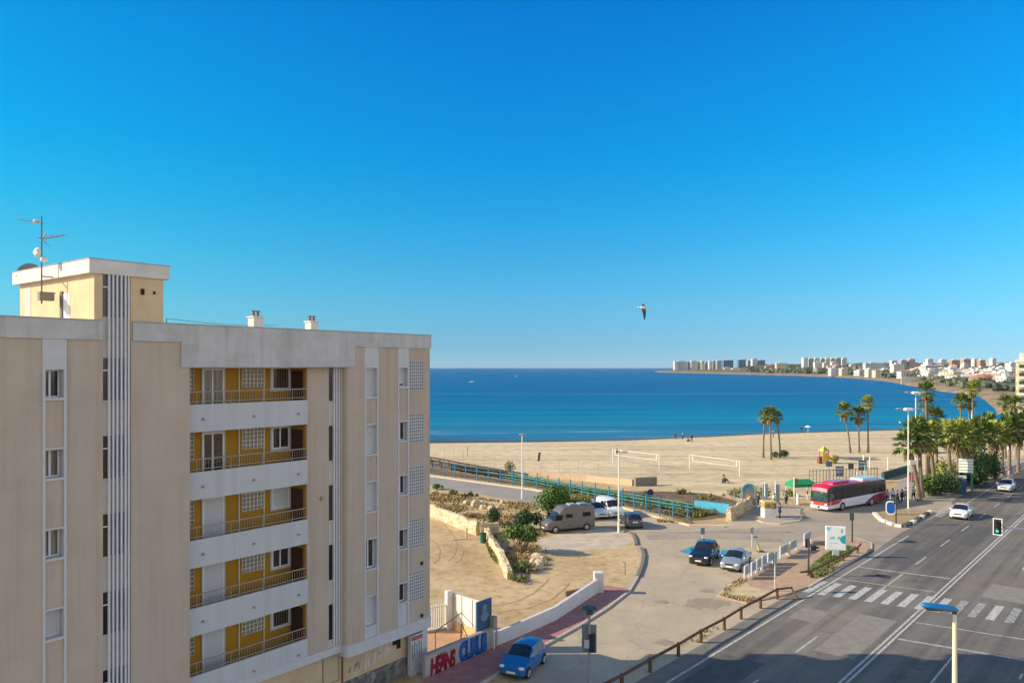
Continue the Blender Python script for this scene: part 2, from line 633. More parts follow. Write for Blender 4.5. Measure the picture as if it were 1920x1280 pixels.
# painted blue parking bays
bp_ = M('blue bay paint', (.05, .28, .44), .8, .3, 3)
b = MB()
for q in ([(1273, 1033), (1300, 1023), (1322, 1026), (1296, 1040)], [(1352, 1030), (1402, 1032), (1396, 1042), (1350, 1044)]):
    b.sheet([(p.x, p.y) for p in Gs(q)], .018)
bays = structure(b.build('parking_bay_paint', bp_), 'blue painted disabled parking bays')

# raised pavements: red footway, pavement beside the junction, traffic island
def paving(name, c0, c1, mortar, sx, sy):
    m, nt, bs, tc = node_mat(name)
    br = nt.nodes.new('ShaderNodeTexBrick')
    br.inputs['Scale'].default_value = 1
    br.inputs['Brick Width'].default_value = sx
    br.inputs['Row Height'].default_value = sy
    br.inputs['Mortar Size'].default_value = .012
    br.inputs['Color1'].default_value = (*c0, 1)
    br.inputs['Color2'].default_value = (*c1, 1)
    br.inputs['Mortar'].default_value = (*mortar, 1)
    L(nt, tc.outputs['Object'], br.inputs['Vector'])
    n1 = noise(nt, tc.outputs['Object'], .8, 5, .7)
    L(nt, mixc(nt, 1, br.outputs['Color'], ramp(nt, n1, [(.3, (.8, .8, .8)), (.7, (1.12, 1.1, 1.08))]), 'MULTIPLY'), bs.inputs['Base Color'])
    bs.inputs['Roughness'].default_value = .85
    return m


redp = paving('red paving', (.40, .165, .14), (.47, .21, .17), (.30, .15, .12), .4, .4)
pinkp = paving('pink paving', (.44, .28, .18), (.50, .33, .21), (.33, .24, .16), .4, .4)
kerbm = M('kerb stone', (.50, .44, .36), .85, .2, 4)
kerb_shade = M('kerb shade tone', (.20, .165, .13), .9, .3, 4)  # shade of the kerb face put into a darker stone colour


def slab(name, pts, mat, z, kerb=None, label=None, kw=.16):
    b = MB()
    P = Gs(pts)
    b.prism([(p.x, p.y) for p in P], -.02, z, 0)
    o = structure(b.build(name, mat), label)
    if kerb:
        k = MB()
        k.strip(Gs(kerb), kw, -.02, z + .006)
        k.build('kerb', kerbm, o)
    return o


slab('red_pavement', [(690, 1420), (798, 1276), (926, 1216), (1060, 1145), (1125, 1100), (1150, 1101), (1172, 1104), (1180, 1109), (1140, 1140), (1090, 1172), (1026, 1208), (905, 1281), (760, 1420)], redp, .12,
     [(760, 1420), (905, 1281), (1026, 1208), (1090, 1172), (1140, 1140), (1180, 1109), (1196, 1082)], 'red paved footway along the white wall')
b = MB()
b.strip(Gs([(1196, 1082), (1205, 1058), (1207, 1042), (1203, 1028)]), .3, -.02, .16)
b.strip(Gs([(1193, 1022), (1190, 1008), (1184, 1000), (1168, 996)]), .3, -.02, .16)
structure(b.build('kerb', kerb_shade), 'kerb with painted-in shade at the edge of the sandy lot')
slab('corner_pavement', [(1345, 1118), (1372, 1095), (1396, 1083), (1450, 1052), (1490, 1033), (1522, 1012), (1560, 1004), (1606, 1009), (1634, 1019), (1634, 1030), (1606, 1047), (1560, 1075), (1516, 1101), (1494, 1108), (1470, 1117), (1400, 1132)], pinkp, .10,
     [(1345, 1118), (1372, 1095), (1396, 1083), (1450, 1052), (1490, 1033), (1522, 1012), (1560, 1004), (1606, 1009), (1634, 1019), (1634, 1030), (1606, 1047), (1560, 1075), (1516, 1101)], 'pinkish pavement corner with a grass verge')
slab('traffic_island', [(1640, 963), (1668, 956), (1690, 957), (1746, 959), (1738, 966), (1694, 987), (1678, 985), (1652, 975)], M('island earth', (.36, .26, .13), .95, .25, 2), .12, None, 'small sandy traffic island')
slab('far_pavement', [(1660, 931), (1690, 900), (1790, 878), (1905, 862), (1935, 862), (1860, 885), (1826, 912), (1770, 931), (1700, 941), (1664, 938)], M('grey paving', (.36, .32, .27), .9, .15, 2), .10,
     [(1660, 938), (1700, 941), (1770, 931), (1826, 912), (1860, 885), (1935, 862)], 'footway under the roadside palms')
slab('kiosk_pavement', [(1386, 972), (1421, 976), (1431, 980), (1462, 983), (1498, 977), (1506, 966), (1500, 952), (1440, 940), (1398, 945)], M('kiosk paving', (.40, .33, .25), .9, .15, 2), .10,
     [(1386, 974), (1421, 976), (1431, 980), (1462, 983), (1498, 977), (1506, 966)], 'paved corner around the kiosk')
# cream kerb line below the blue fence
b = MB()
b.strip(Gs([(740, 883.5), (806, 892.5), (1000, 918.5), (1100, 939), (1162, 950.5), (1212, 964.5), (1294, 985.5), (1358, 987.5)]), .45, -.02, .16)
structure(b.build('kerb', M('cream kerb', (.60, .48, .34), .9, .15, 3)), 'cream kerb between the lane and the blue fence')
# kerb blocks round the traffic island, alternating white and dark
wk, dk = M('white kerb block', (.72, .66, .55), .8, .12, 4), M('dark kerb block', (.09, .085, .09), .8, .2, 4)
pts = Gs([(1640, 964), (1652, 976), (1678, 986.5), (1694, 988.5)])
isl = thing('island_kerb', 'row of white and dark kerb blocks round the traffic island', 'kerb')


def blocks(path_px, mats, step, w, h):
    P = Gs(path_px)
    seg = []
    for a, c_ in zip(P, P[1:]):
        n = max(1, round((c_ - a).length / step))
        seg += [(a.lerp(c_, i / n), a.lerp(c_, (i + .8) / n)) for i in range(n)]
    for i, (a, c_) in enumerate(seg):
        k = MB()
        k.strip([a, c_], w, .0, h)
        k.build('kerb_block', mats[i % len(mats)], isl)


blocks([(1640, 964), (1652, 976), (1678, 986.5), (1694, 988.5)], [wk], 1.5, .45, .28)
blocks([(1694, 988.5), (1716, 978), (1746, 960)], [dk, dk, wk], 1.3, .45, .3)
# sandy island tip with weeds and the green verge
b = MB()
b.sheet([(p.x, p.y) for p in Gs([(1352, 1116), (1374, 1098), (1394, 1090), (1408, 1102), (1450, 1112), (1462, 1117), (1400, 1130)])], .112)
structure(b.build('sand_patch', M('pale sand', (.52, .40, .24), .95, .25, 1.5)), 'patch of pale loose sand at the pavement tip')
b = MB()
gv = [(1508, 1074), (1530, 1054), (1556, 1037), (1588, 1025), (1604, 1027), (1590, 1043), (1556, 1064), (1536, 1078), (1516, 1080)]
b.prism([(p.x, p.y) for p in Gs(gv)], .1, .16)
structure(b.build('grass_verge', M('verge turf', (.11, .17, .03), .95, .45, .9, col2=(.26, .28, .07))), 'small green grass verge behind the wooden rail')
# terracotta yard behind the graffiti wall
b = MB()
b.sheet([(p.x, p.y) for p in Gs([(780, 1265), (922, 1214), (905, 1190), (845, 1172), (800, 1186), (770, 1220)])], .02)
structure(b.build('terrace', paving('terracotta tiles', (.55, .29, .17), (.60, .34, .2), (.42, .24, .15), .3, .3)), 'terracotta tiled yard behind the graffiti wall')
stm = M('oil stain', (.31, .25, .175), .85, .22, 1.6)
rs = random.Random(12)
for i, (px, py, r_) in enumerate(((1322, 1131, 1.5), (1341, 1128, .8), (1247, 1204, .6), (1325, 1107, .5), (1240, 1128, .45), (1440, 1012, 1.1))):
    g = G(px, py)
    ps = [(g.x + math.cos(k * PI / 9) * r_ * rs.uniform(.6, 1.25) * 1.3, g.y + math.sin(k * PI / 9) * r_ * rs.uniform(.5, 1.1)) for k in range(18)]
    b = MB()
    b.sheet(ps, .0152 + i * .0012)
    structure(b.build('oil_stain', stm), 'dark oily stain on the dusty parking asphalt')
# drain covers and tar patches on the road
dc = M('drain iron', (.05, .045, .045), .7, .2, 5)
for i, (px, py) in enumerate([(1655, 1080), (1707, 1015)]):
    b = MB()
    b.disc((0, 0, .0205), (0, 0, 1), .62, .004, 20)
    o = b.build('drain_cover', dc)
    o.location = (*G(px, py).xy, 0)
    tag(o, ['iron drain cover by the zebra crossing stop line', 'iron drain cover in the road below the white saloon'][i], 'drain cover')
# tyre tracks in the sand lot: shallow dark ruts
trk = M('rut earth', (.37, .25, .125), .95, .3, 2)
for k, tr in enumerate([[(815, 968), (835, 985), (851, 1005), (858, 1022), (852, 1040), (838, 1054)], [(806, 1008), (818, 1018), (826, 1032), (822, 1048), (812, 1058)], [(862, 1020), (869, 1034), (864, 1048), (850, 1058)],
                        [(925, 1136), (970, 1127), (1000, 1112), (1020, 1095), (1032, 1083)], [(935, 1147), (990, 1140), (1035, 1123), (1060, 1102), (1070, 1090)]]):
    b = MB()
    P = Gs(tr)
    dense = []
    for i in range(len(P) - 1):
        for j in range(6):
            t = j / 6
            q = P[i].lerp(P[i + 1], t)
            dense.append(q)
    b.strip(dense, .11, -.01, .012)
    structure(b.build('tyre_rut', trk), 'tyre rut curving through the sandy lot')
# ================================================================= APARTMENT BUILDING
BA = math.atan2(.7902, .6129)
BU = Vector((.6129, .7902))
BM = Vector((-.7902, .6129))
C0 = Vector((-4.57, 43.17))


def FP(px, py=None, d=0.0):
    """(s, z) on the vertical plane d metres behind the facade"""
    t = (px - 960) / F
    s = (t * (C0.y + d * BM.y) - C0.x - d * BM.x) / (BU.x - t * BU.y)
    if py is None:
        return s
    Y = C0.y + s * BU.y + d * BM.y
    return s, H - (py - EYE) * Y / F


def fz(px, py, d=0.0):
    return FP(px, py, d)[1]


tanm, nt, bs, tc = node_mat('render tan')
o_ = tc.outputs['Object']
t1_ = noise(nt, o_, .55, 6, .7)
t2_ = noise(nt, o_, 1.0, 5, .7, (3.0, 3.0, .10))
t3_ = noise(nt, o_, 26, 4, .7)
c = ramp(nt, t1_, [(.3, (.455, .367, .293)), (.6, (.512, .417, .335)), (.8, (.535, .44, .355))])
c = mixc(nt, 1, c, ramp(nt, t2_, [(.30, (.86, .86, .87)), (.5, (1, 1, 1)), (.75, (1.03, 1.03, 1.02))]), 'MULTIPLY')
c = mixc(nt, 1, c, ramp(nt, t3_, [(.3, (.93, .93, .93)), (.7, (1.06, 1.06, 1.06))]), 'MULTIPLY')
L(nt, c, bs.inputs['Base Color'])
bs.inputs['Roughness'].default_value = .9
bump(nt, bs, t3_, .35, .015)
MATS['render tan'] = tanm
yelm = M('render mustard', (.40, .20, .018), .85, .10, 1.5, .15, 40)
beigem = M('render beige', (.60, .44, .26), .9, .2, .8, .2, 30, col2=(.64, .50, .34))
trimm = M('white trim', (.54, .54, .55), .7, .07, 3)
wframe = M('window white', (.74, .74, .74), .45, .04)
shutm = M('roller shutter', (.56, .57, .59), .55, .06, 30, .25, 18, stretch=(.01, .01, 1))
railm = M('rail brown', (.32, .27, .205), .5, .06)
glassd, nt, bs, tc = node_mat('window glass')
L(nt, ramp(nt, noise(nt, tc.outputs['Object'], .9, 3), [(.35, (.018, .02, .024)), (.65, (.06, .055, .045))]), bs.inputs['Base Color'])
bs.inputs['Roughness'].default_value = .08
bs.inputs['Specular IOR Level'].default_value = .6
curt, nt, bs, tc = node_mat('curtained glass')
L(nt, ramp(nt, noise(nt, tc.outputs['Object'], 6, 3, .5, (1, 1, .05)), [(.35, (.12, .11, .09)), (.65, (.26, .24, .19))]), bs.inputs['Base Color'])
bs.inputs['Roughness'].default_value = .12
# weathered white parapet with rain streaks
para, nt, bs, tc = node_mat('weathered parapet')
o_ = tc.outputs['Object']
st = noise(nt, o_, 1.0, 6, .7, (2.2, 2.2, .12))
st2 = noise(nt, o_, .7, 5, .7)
c = ramp(nt, st, [(.30, (.40, .39, .38)), (.45, (.505, .495, .485)), (.8, (.545, .54, .535))])
c = mixc(nt, 1, c, ramp(nt, st2, [(.3, (.82, .81, .79)), (.6, (1.05, 1.05, 1.05))]), 'MULTIPLY')
L(nt, c, bs.inputs['Base Color'])
bs.inputs['Roughness'].default_value = .85
slabm, nt, bs, tc = node_mat('white balcony front')
o_ = tc.outputs['Object']
st = noise(nt, o_, 1.0, 6, .65, (2.5, 2.5, .1))
L(nt, ramp(nt, st, [(.3, (.46, .465, .475)), (.55, (.52, .525, .54)), (.8, (.54, .545, .56))]), bs.inputs['Base Color'])
bs.inputs['Roughness'].default_value = .75
stone, nt, bs, tc = node_mat('stone plinth')
vo = nt.nodes.new('ShaderNodeTexVoronoi')
vo.inputs['Scale'].default_value = 3.2
L(nt, tc.outputs['Object'], vo.inputs['Vector'])
vs = nt.nodes.new('ShaderNodeSeparateColor')
L(nt, vo.outputs['Color'], vs.inputs[0])
L(nt, ramp(nt, vs.outputs[0], [(0, (.07, .065, .06)), (.5, (.16, .15, .135)), (1, (.27, .25, .22))]), bs.inputs['Base Color'])
bs.inputs['Roughness'].default_value = .9
bump(nt, bs, vo.outputs['Distance'], .6, .05)

bld = thing('apartment_building', 'large beige six storey apartment block with white banded parapet and mustard balconies', 'building', (C0.x, C0.y, 0), BA)
ROOF = 18.72
ST = 2.85


def part(name, mat, *boxes, parent=bld, **k):
    b = MB()
    for q in boxes:
        b.box(*q)
    return b.build(name, mat, parent, **k)


xA, xB0, xB1, xS0, xS1, xL0 = FP(79), FP(125), FP(126), FP(193), FP(245), FP(356)
xD0, xD1, xE = FP(576, None, .45), FP(645, None, .45), FP(650)
X0 = -27.0
PB = 18.0                                    # underside of the ordinary parapet band
GZ = 2.9                                     # top of the ground storey
# hidden mass of the block: each box backs one stretch of the front
xm = -5.0
part('wall', tanm, (X0, xL0, .56, 9, GZ, 18.0), (xL0, xD0, 1.75, 9, GZ, 18.0), (xD0, xm, 1.0, 9, GZ, 18.0), (xm, -.004, .56, 3.0, GZ, 18.0))
# piers of the front
part('wall', tanm, (X0, xA - .003, 0, .56, GZ + .25, PB + .05))
part('wall', tanm, (xB1, xS0, 0, .56, GZ + .25, PB + .05))
part('wall', tanm, (xS1, xL0, 0, .56, GZ + .25, PB + .05), (xL0 - .3, xL0 - .002, .56, 1.75, GZ, 17.2))
slit0, slit1 = FP(616.5, None, .45), FP(640, None, .45)
part('wall', tanm, (xD0, slit0, .45, 1.0, GZ + .25, 17.0), (slit1, xE + .25, .45, 1.0, GZ + .25, 17.0))
xc0, xc1, xc2, xc3, xg0, xg1 = FP(683), FP(709.5), FP(745.5), FP(766.5), FP(767.5), FP(794)
E = MB()
e0 = GZ + .25
E.prism([(xE, .45), (xE, .16), (xE + .05, .05), (xE + .16, 0), (xc0, 0), (xc0, .56), (xE, .56)], e0, PB + .05)
E.box(xc1, xc2, 0, .56, e0, PB + .05)
part_E = E.build('wall', tanm, bld)
gb_top = [fz(780, 677 + 98.3 * k) for k in range(5)]
gb_h = fz(780, 677) - fz(780, 731)
W2 = MB()                                    # corner pier, left open where the glass blocks sit
zprev = PB + .05
for zt in gb_top:
    W2.box(xc3 + .003, xg1, 0, .56, zt, zprev)
    zprev = zt - gb_h
W2.box(xc3 + .003, xg1, 0, .56, e0, zprev)
W2.box(xg1, 0, 0, .56, e0, PB + .05)
W2.build('wall', tanm, bld)

# parapet: thin band, with the deep stretch above the balconies
xp = FP(191.5)
xq = FP(248)
xd0, xd1 = FP(338.5), FP(664)
capm = M('parapet cap', (.36, .35, .35), .85, .25, 4)
part('parapet', para, (X0, xp, -.07, .2, PB, ROOF))
part('parapet', para, (xq, xd0, -.07, .2, PB, ROOF), (xd0, xd1, -.07, .5, 16.97, ROOF), (xd1, .05, -.07, .2, PB, ROOF))
part('parapet', para, (-.15, .05, .2, 3.05, PB, ROOF), (xm, .05, 3.05, 3.25, PB, ROOF), (xm - .2, xm, 3.05, 9.2, PB, ROOF), (X0, xm - .2, 9.0, 9.2, PB, ROOF))
part('parapet_cap', capm, (X0, xp, -.10, .23, ROOF, ROOF + .035), (xq, .08, -.10, .23, ROOF, ROOF + .035), (-.18, .08, .23, 3.28, ROOF, ROOF + .035))
part('roof', M('roof gravel', (.34, .30, .26), .95, .2, 3), (X0, xm, .2, 9.0, 17.9, 18.1), (xm, -.15, .2, 3.05, 17.9, 18.1))
part('soffit', trimm, (xd0 + .1, xE, .5, 1.8, 16.93, 17.05))

# balconies facing the sea on the hidden side (they notch the shadow on the road)
for k in range(5):
    z0 = 16.75 - 2.87 * k
    part('balcony', slabm, (xm + .4, -.3, 3.26, 4.9, z0, z0 + 1.45))


def window(x0, x1, z0, z1, y, kind):
    b = MB()
    fr = .055
    b.box(x0, x0 + fr, y - .05, y, z0, z1).box(x1 - fr, x1, y - .05, y, z0, z1)
    b.box(x0 + fr, x1 - fr, y - .05, y, z0, z0 + fr).box(x0 + fr, x1 - fr, y - .05, y, z1 - fr, z1)
    w = b.build('window', wframe, bld)
    if kind == 'shutter':
        p = MB()
        n = max(6, int((z1 - z0) / .11))
        h = (z1 - z0 - 2 * fr) / n
        for i in range(n):
            p.box(x0 + fr, x1 - fr, y - .035, y - .012, z0 + fr + i * h + .006, z0 + fr + (i + 1) * h)
        p.build('shutter', shutm, w)
        return w
    if kind == 'gap':
        zz = z0 + (z1 - z0) * .14
        MB().box(x0 + fr, x1 - fr, y - .03, y - .012, zz, z1 - fr).build('shutter', shutm, w)
        MB().box(x0 + fr, x1 - fr, y - .024, y - .008, z0 + fr, zz).build('pane', glassd, w)
        return w
    xm_ = x0 + (x1 - x0) * (.45 if kind != 'single' else 1.0)
    b = MB()
    if kind != 'single':
        b.box(xm_ - .035, xm_ + .035, y - .065, y - .002, z0 + fr, z1 - fr)
        b.build('mullion', wframe, w)
    g = curt if kind == 'curtain' else glassd
    MB().box(x0 + fr, (xm_ - .035) if kind != 'single' else x1 - fr, y - .03, y - .012, z0 + fr, z1 - fr).build('pane', g, w)
    if kind != 'single':
        MB().box(xm_ + .035, x1 - fr, y - .026, y - .008, z0 + fr, z1 - fr).build('pane', glassd if kind == 'mixed' else g, w)
    return w


def column(x0, x1, tops, hh, kinds, depth=.4, wx0=None, wx1=None, last_panel=True, top_cap=True):
    """window column: two white jambs, recessed windows, tan panels between"""
    jw = .10
    part('jamb', trimm, (x0, x0 + jw, -.03, .5, GZ + .25, tops[0]), (x1 - jw, x1, -.03, .5, GZ + .25, tops[0]))
    part('window_head', trimm, (x0, x1, -.02, .56, tops[0], PB + .02))
    a0, a1 = x0 + jw + .001, x1 - jw - .001
    for k, zt in enumerate(tops):
        zb = zt - hh
        zn = tops[k + 1] if k + 1 < len(tops) else GZ + .25
        part('sill', trimm, (a0, a1, -.04, .5, zb - .09, zb))
        pm_ = trimm if (k == len(tops) - 1 and last_panel) else tanm
        part('panel', pm_, (a0, a1, .035, .5, zn, zb - .092))
        if k + 1 < len(tops):
            part('window_head', trimm, (a0, a1, -.012, .034, zn, zn + .07))
        part('reveal', trimm, (a1 - .006, a1, .0, depth - .051, zb + .001, zt - .001))
        window(a0 + .002, a1 - .008, zb + .002, zt - .002, depth, kinds[k])


tl = [fz(100, 692.5 + 150.2 * k) for k in range(5)]
column(xA, xB0, tl, fz(100, 692) - fz(100, 745), ['mixed', 'curtain', 'curtain', 'shutter', 'curtain'])
t1 = [fz(696, 689.5 + 107.0 * k) for k in range(5)]
column(xc0, xc1, t1, fz(696, 689.5) - fz(696, 744), ['shutter', 'shutter', 'shutter', 'mixed', 'shutter'], .3)
t2 = [fz(755, 689.5 + 101.0 * k) for k in range(5)]
column(xc2, xc3, t2, fz(755, 689) - fz(755, 724), ['gap', 'mixed', 'mixed', 'single', 'single'], .3)

# glass block panels
gbm = M('glass block grid', (.62, .62, .63), .6, .06)
gbg = M('glass block', (.25, .26, .28), .25, .3, 9, spec=.5)


def glass_blocks(x0, x1, z0, z1, y, nx, nz, gap_m=gbm):
    b = MB()
    t = .035
    wx, wz = (x1 - x0) / nx, (z1 - z0) / nz
    for i in range(nx + 1):
        b.box(x0 + i * wx - (0 if i == 0 else t / 2), x0 + i * wx + (0 if i == nx else t / 2), y - .03, y + .04, z0, z1)
    for j in range(nz + 1):
        for i in range(nx):
            b.box(x0 + i * wx + (t / 2 if i else t / 2), x0 + (i + 1) * wx - t / 2, y - .028, y + .04, max(z0, z0 + j * wz - t / 2), min(z1, z0 + j * wz + t / 2))
    o = b.build('glass_block_panel', gap_m, bld)
    MB().box(x0, x1, y + .041, y + .1, z0, z1).build('glass_block', gbg, o)
    return o


for zt in gb_top:
    glass_blocks(xc3 + .004, xg1 - .002, zt - gb_h + .002, zt - .002, .0, 7, 9)

# stair strips with white fins
dwin = M('dark stair glass', (.012, .014, .018), .15, .3, spec=.5)
finm = M('fin white', (.66, .66, .67), .6, .08, 4)
swin = M('stair glass', (.10, .125, .18), .15, .5, 3, spec=.5)
part('wall', M('stair strip render', (.50, .475, .45), .9, .18, 1.2), (xS0 + .001, xS1 - .001, .06, .56, GZ + .25, 20.6))
stz = [fz(197, 671 + 146.5 * k) for k in range(5)]
sh = fz(197, 671) - fz(197, 750)
zpt = fz(197, 515)
for k, zt in enumerate([zpt] + stz):
    hh = sh if k else zpt - fz(197, 593)
    w = part('stair_window', dwin, (xS0 + .002, FP(203), .02, .059, zt - hh, zt))
    MB().box(xS0 + .002, FP(203), .0, .019, zt - hh * .28 - .04, zt - hh * .28).build('transom', wframe, w)
    part('stair_window', swin, (FP(204.5), xS1 - .02, .025, .059, zt - hh, zt))
for px in (206, 213.5, 221, 229, 236.5, 242.5):
    x = FP(px, None, -.1)
    part('fin', finm, (x - .03, x + .03, -.07, .055, GZ + .25, fz(px, 513)))
part('wall', M('stair strip render', (.5, .5, .5)), (slit0 + .001, slit1 - .001, .475, 1.0, GZ + .25, 17.0))
for k in range(5):
    zt = fz(620, 686 + 111.5 * k, .5)
    part('stair_window', dwin, (slit0 + .002, FP(623.5, None, .45), .452, .474, zt - 1.72, zt))
for px in (626, 630.5, 635, 639):
    x = FP(px, None, .42)
    part('fin', finm, (x - .03, x + .03, .37, .47, GZ + .25, 16.965))

# balconies
ysl = .42
sl_top = fz(356.5, 758.7, ysl)
x1b = FP(577, None, ysl)
bz = fz(400, 757, 1.7)
for k in range(5):
    zt = sl_top - ST * k
    part('balcony', slabm, (xL0 + .002, x1b, ysl, ysl + .14, zt - 1.16, zt), (xL0 + .002, xD0 - .002, ysl + .141, 1.749, zt - 1.158, zt - .95))
    for px in (380, 475.5, 559):
        x = FP(px, None, ysl)
        b = MB()
        b.tube((x, ysl + .01, zt - .62), (x, ysl - .10, zt - .64), .05, .05, 8)
        b.build('drain_spout', M('spout', (.30, .30, .31), .7, .1), bld)
    # railing
    r = MB()
    zr = zt + fz(356.5, 733.6, ysl) - sl_top
    xa, xb = xL0 + .01, xD0 - .004
    r.box(xa, xb, ysl + .03, ysl + .075, zr - .045, zr)
    r.box(xa, xb, ysl + .035, ysl + .07, zt + .10, zt + .135)
    n = 46
    for i in range(n + 1):
        x = xa + .03 + (xb - xa - .06) * i / n
        big_ = i % 12 == 4
        e = .016 if big_ else .006
        r.box(x - e, x + e, ysl + .045, ysl + .06, zt if big_ else zt + .136, zr - .046)
    r.build('railing', railm, bld)
    # back wall with door, glass blocks, window
    f0, ce = zt - .95, zt + 1.69
    part('balcony_wall', yelm, (xL0 + .002, xD0 - .002, 1.70, 1.749, f0, ce))
    part('balcony_wall', yelm, (xD0 - .022, xD0 - .002, ysl + .145, 1.70, f0, ce))
    part('end_wall_panel', M('end wall dark brown', (.075, .032, .018), .6, .2, 4), (xD0 - .05, xD0 - .023, ysl + .32, 1.66, f0, f0 + 2.35))  # dark brown panel added to darken the loggia's far end
    yb = 1.70
    dx0, dx1 = FP(379.5, None, yb), FP(418.5, None, yb)
    wx0, wx1 = FP(509.5, None, yb), FP(541, None, yb)
    zd = fz(400, 686, yb) - ST * k
    dk_ = ['curtain', 'mixed', 'shutter', 'shutter', 'shutter'][k]
    part('door_frame', trimm, (dx0 - .06, dx0, yb - .06, yb, f0, zd + .1), (dx1, dx1 + .06, yb - .06, yb, f0, zd + .1), (dx0, dx1, yb - .06, yb, zd - .12, zd + .1))
    window(dx0 + .001, dx1 - .001, f0 + .02, zd - .122, yb - .002, dk_)
    zw1, zw0 = fz(525, 689, yb) - ST * k, fz(525, 729, yb) - ST * k
    part('window_surround', trimm, (wx0 - .10, wx0, yb - .05, yb, zw0 - .1, zw1 + .1), (wx1, wx1 + .10, yb - .05, yb, zw0 - .1, zw1 + .1), (wx0, wx1, yb - .05, yb, zw1, zw1 + .1), (wx0, wx1, yb - .05, yb, zw0 - .1, zw0))
    window(wx0 + .001, wx1 - .001, zw0 + .001, zw1 - .001, yb - .002, ['single', 'mixed', 'shutter', 'mixed', 'single'][k])
    if k in (0, 4):
        g = MB()
        for i in range(7):
            x = wx0 + .06 + (wx1 - wx0 - .12) * i / 6
            g.tube((x, yb - .09, zw0), (x, yb - .09, zw1), .009, .009, 5)
        g.build('window_bars', railm, bld)
    gx0, gx1 = FP(452, None, yb), FP(495, None, yb)
    zg1 = ce - .06 if k == 0 else fz(470, 686, yb) - ST * k
    glass_blocks(gx0, gx1, zg1 - 1.0, zg1, yb - .05, 6, 5, M('block grid cream', (.66, .60, .46), .7, .08))
    glass_blocks(xL0 + .22, FP(362, None, yb), zg1 - 1.2, zg1, yb - .05, 1, 6, M('block grid cream', (.66, .60, .46), .7, .08))
    for px in (447, 493.5):
        x = FP(px, None, yb)
        part('downpipe', M('cream pipe', (.62, .55, .36), .6, .05), (x - .03, x + .03, yb - .07, yb - .002, f0, ce))

# white band under the tan storeys, ground storey and stone plinth
part('base_band', trimm, (X0, xL0, -.06, .9, GZ - .12, GZ + .248))
part('base_band', trimm, (xL0 + .002, xE - .002, .38, 1.0, GZ - .12, GZ + .248))
b = MB()
b.prism([(xE, .9), (xE, .12), (xE + .06, .0), (xE + .18, -.07), (.03, -.07), (.03, .9)], GZ - .35, GZ + .25)
b.build('base_band', trimm, bld)
yg = .85
part('ground_wall', beigem, (X0, -.35, yg, 2.6, 1.0, GZ - .1))
part('plinth', stone, (X0, -.33, yg - .04, 2.62, -.2, 1.0))


def gbox(name, mat, a, b_, y0, y1, parent=bld):
    (xa, za), (xb, zb) = FP(*a, yg), FP(*b_, yg)
    return part(name, mat, (xa, xb, y0, y1, min(za, zb), max(za, zb)), parent=parent)


dkv = M('vent black', (.02, .02, .02), .8, .2)
gbox('vent', dkv, (736, 1196), (743, 1207), yg - .03, yg + .01)
gbox('vent', dkv, (743.5, 1193), (750, 1213), yg - .05, yg + .01)
w = gbox('cellar_window', M('cellar glass', (.035, .033, .025), .3, .3, 5), (764.5, 1182), (785, 1196.5), yg - .02, yg + .01)
o = gbox('ground_door', M('door beige', (.50, .42, .28), .7, .08), (606, 1234), (634, 1273), yg - .02, yg + .01)
(xa, za), (xb, zb) = FP(606, 1234, yg), FP(634, 1273, yg)
MB().box(xa - .05, xa, yg - .035, yg - .021, zb, za).box(xb, xb + .05, yg - .035, yg - .021, zb, za).box(xa, xb, yg - .035, yg - .021, za, za + .05).box(xa, xb, yg - .035, yg - .021, zb - .05, zb).build('door_frame', M('frame olive', (.24, .21, .14), .7, .1), o)
x = FP(641, None, yg)
part('downpipe', M('rusty pipe', (.22, .11, .05), .7, .2), (x - .03, x + .03, yg - .08, yg - .002, .2, GZ - .12))
# pale scrawl left on the beige wall
scr = M('faded paint', (.62, .56, .50), .9, .2, 8)
b = MB()
for (a, z1_, h, lean) in [(.0, 1.95, .75, .1), (.22, 1.85, .55, -.12), (.5, 1.9, .6, .15), (.8, 2.05, .55, .2), (1.0, 2.0, .5, -.2), (1.25, 2.05, .55, .1), (1.5, 2.1, .5, -.15)]:
    x = -4.0 + a * 1.1
    b.add([(x, yg - .004, z1_ - h), (x + .13, yg - .004, z1_ - h), (x + .13 + lean, yg - .004, z1_), (x + lean, yg - .004, z1_)], [(0, 1, 2, 3)])
b.build('faded_scrawl', scr, bld)
b = MB()
rr = random.Random(5)
for i in range(9):
    x, z = -4.75 + rr.uniform(-.35, .35), 1.42 + rr.uniform(-.14, .16)
    b.add([(x, yg - .004, z), (x + .07, yg - .004, z - .03), (x + .16, yg - .004, z + .2), (x + .08, yg - .004, z + .22)], [(0, 1, 2, 3)])
b.build('faded_scrawl', M('faded grey paint', (.27, .24, .22), .9, .3, 8), bld)
for (px, py) in ((790, 1055), (790, 1153), (613, 936)):
    x, z = FP(px, py)
    part('wall_lamp', M('lamp ochre', (.35, .24, .08), .6, .2) if px == 613 else dkv, (x - .06, x + .06, (.36 if px == 613 else -.09), (.449 if px == 613 else -.001), z - .09, z + .09))

# penthouse
ph0, ph1 = FP(177), FP(307)
pz1 = fz(177, 511.5)
zf0, zf1 = fz(177, 512), fz(177, 485.5)


def LF(px, py):
    t = (px - 960) / F
    ax, ay = C0.x + ph0 * BU.x, C0.y + ph0 * BU.y
    d = (t * ay - ax) / (BM.x - t * BM.y)
    return d, H - (py - EYE) * (ay + d * BM.y) / F


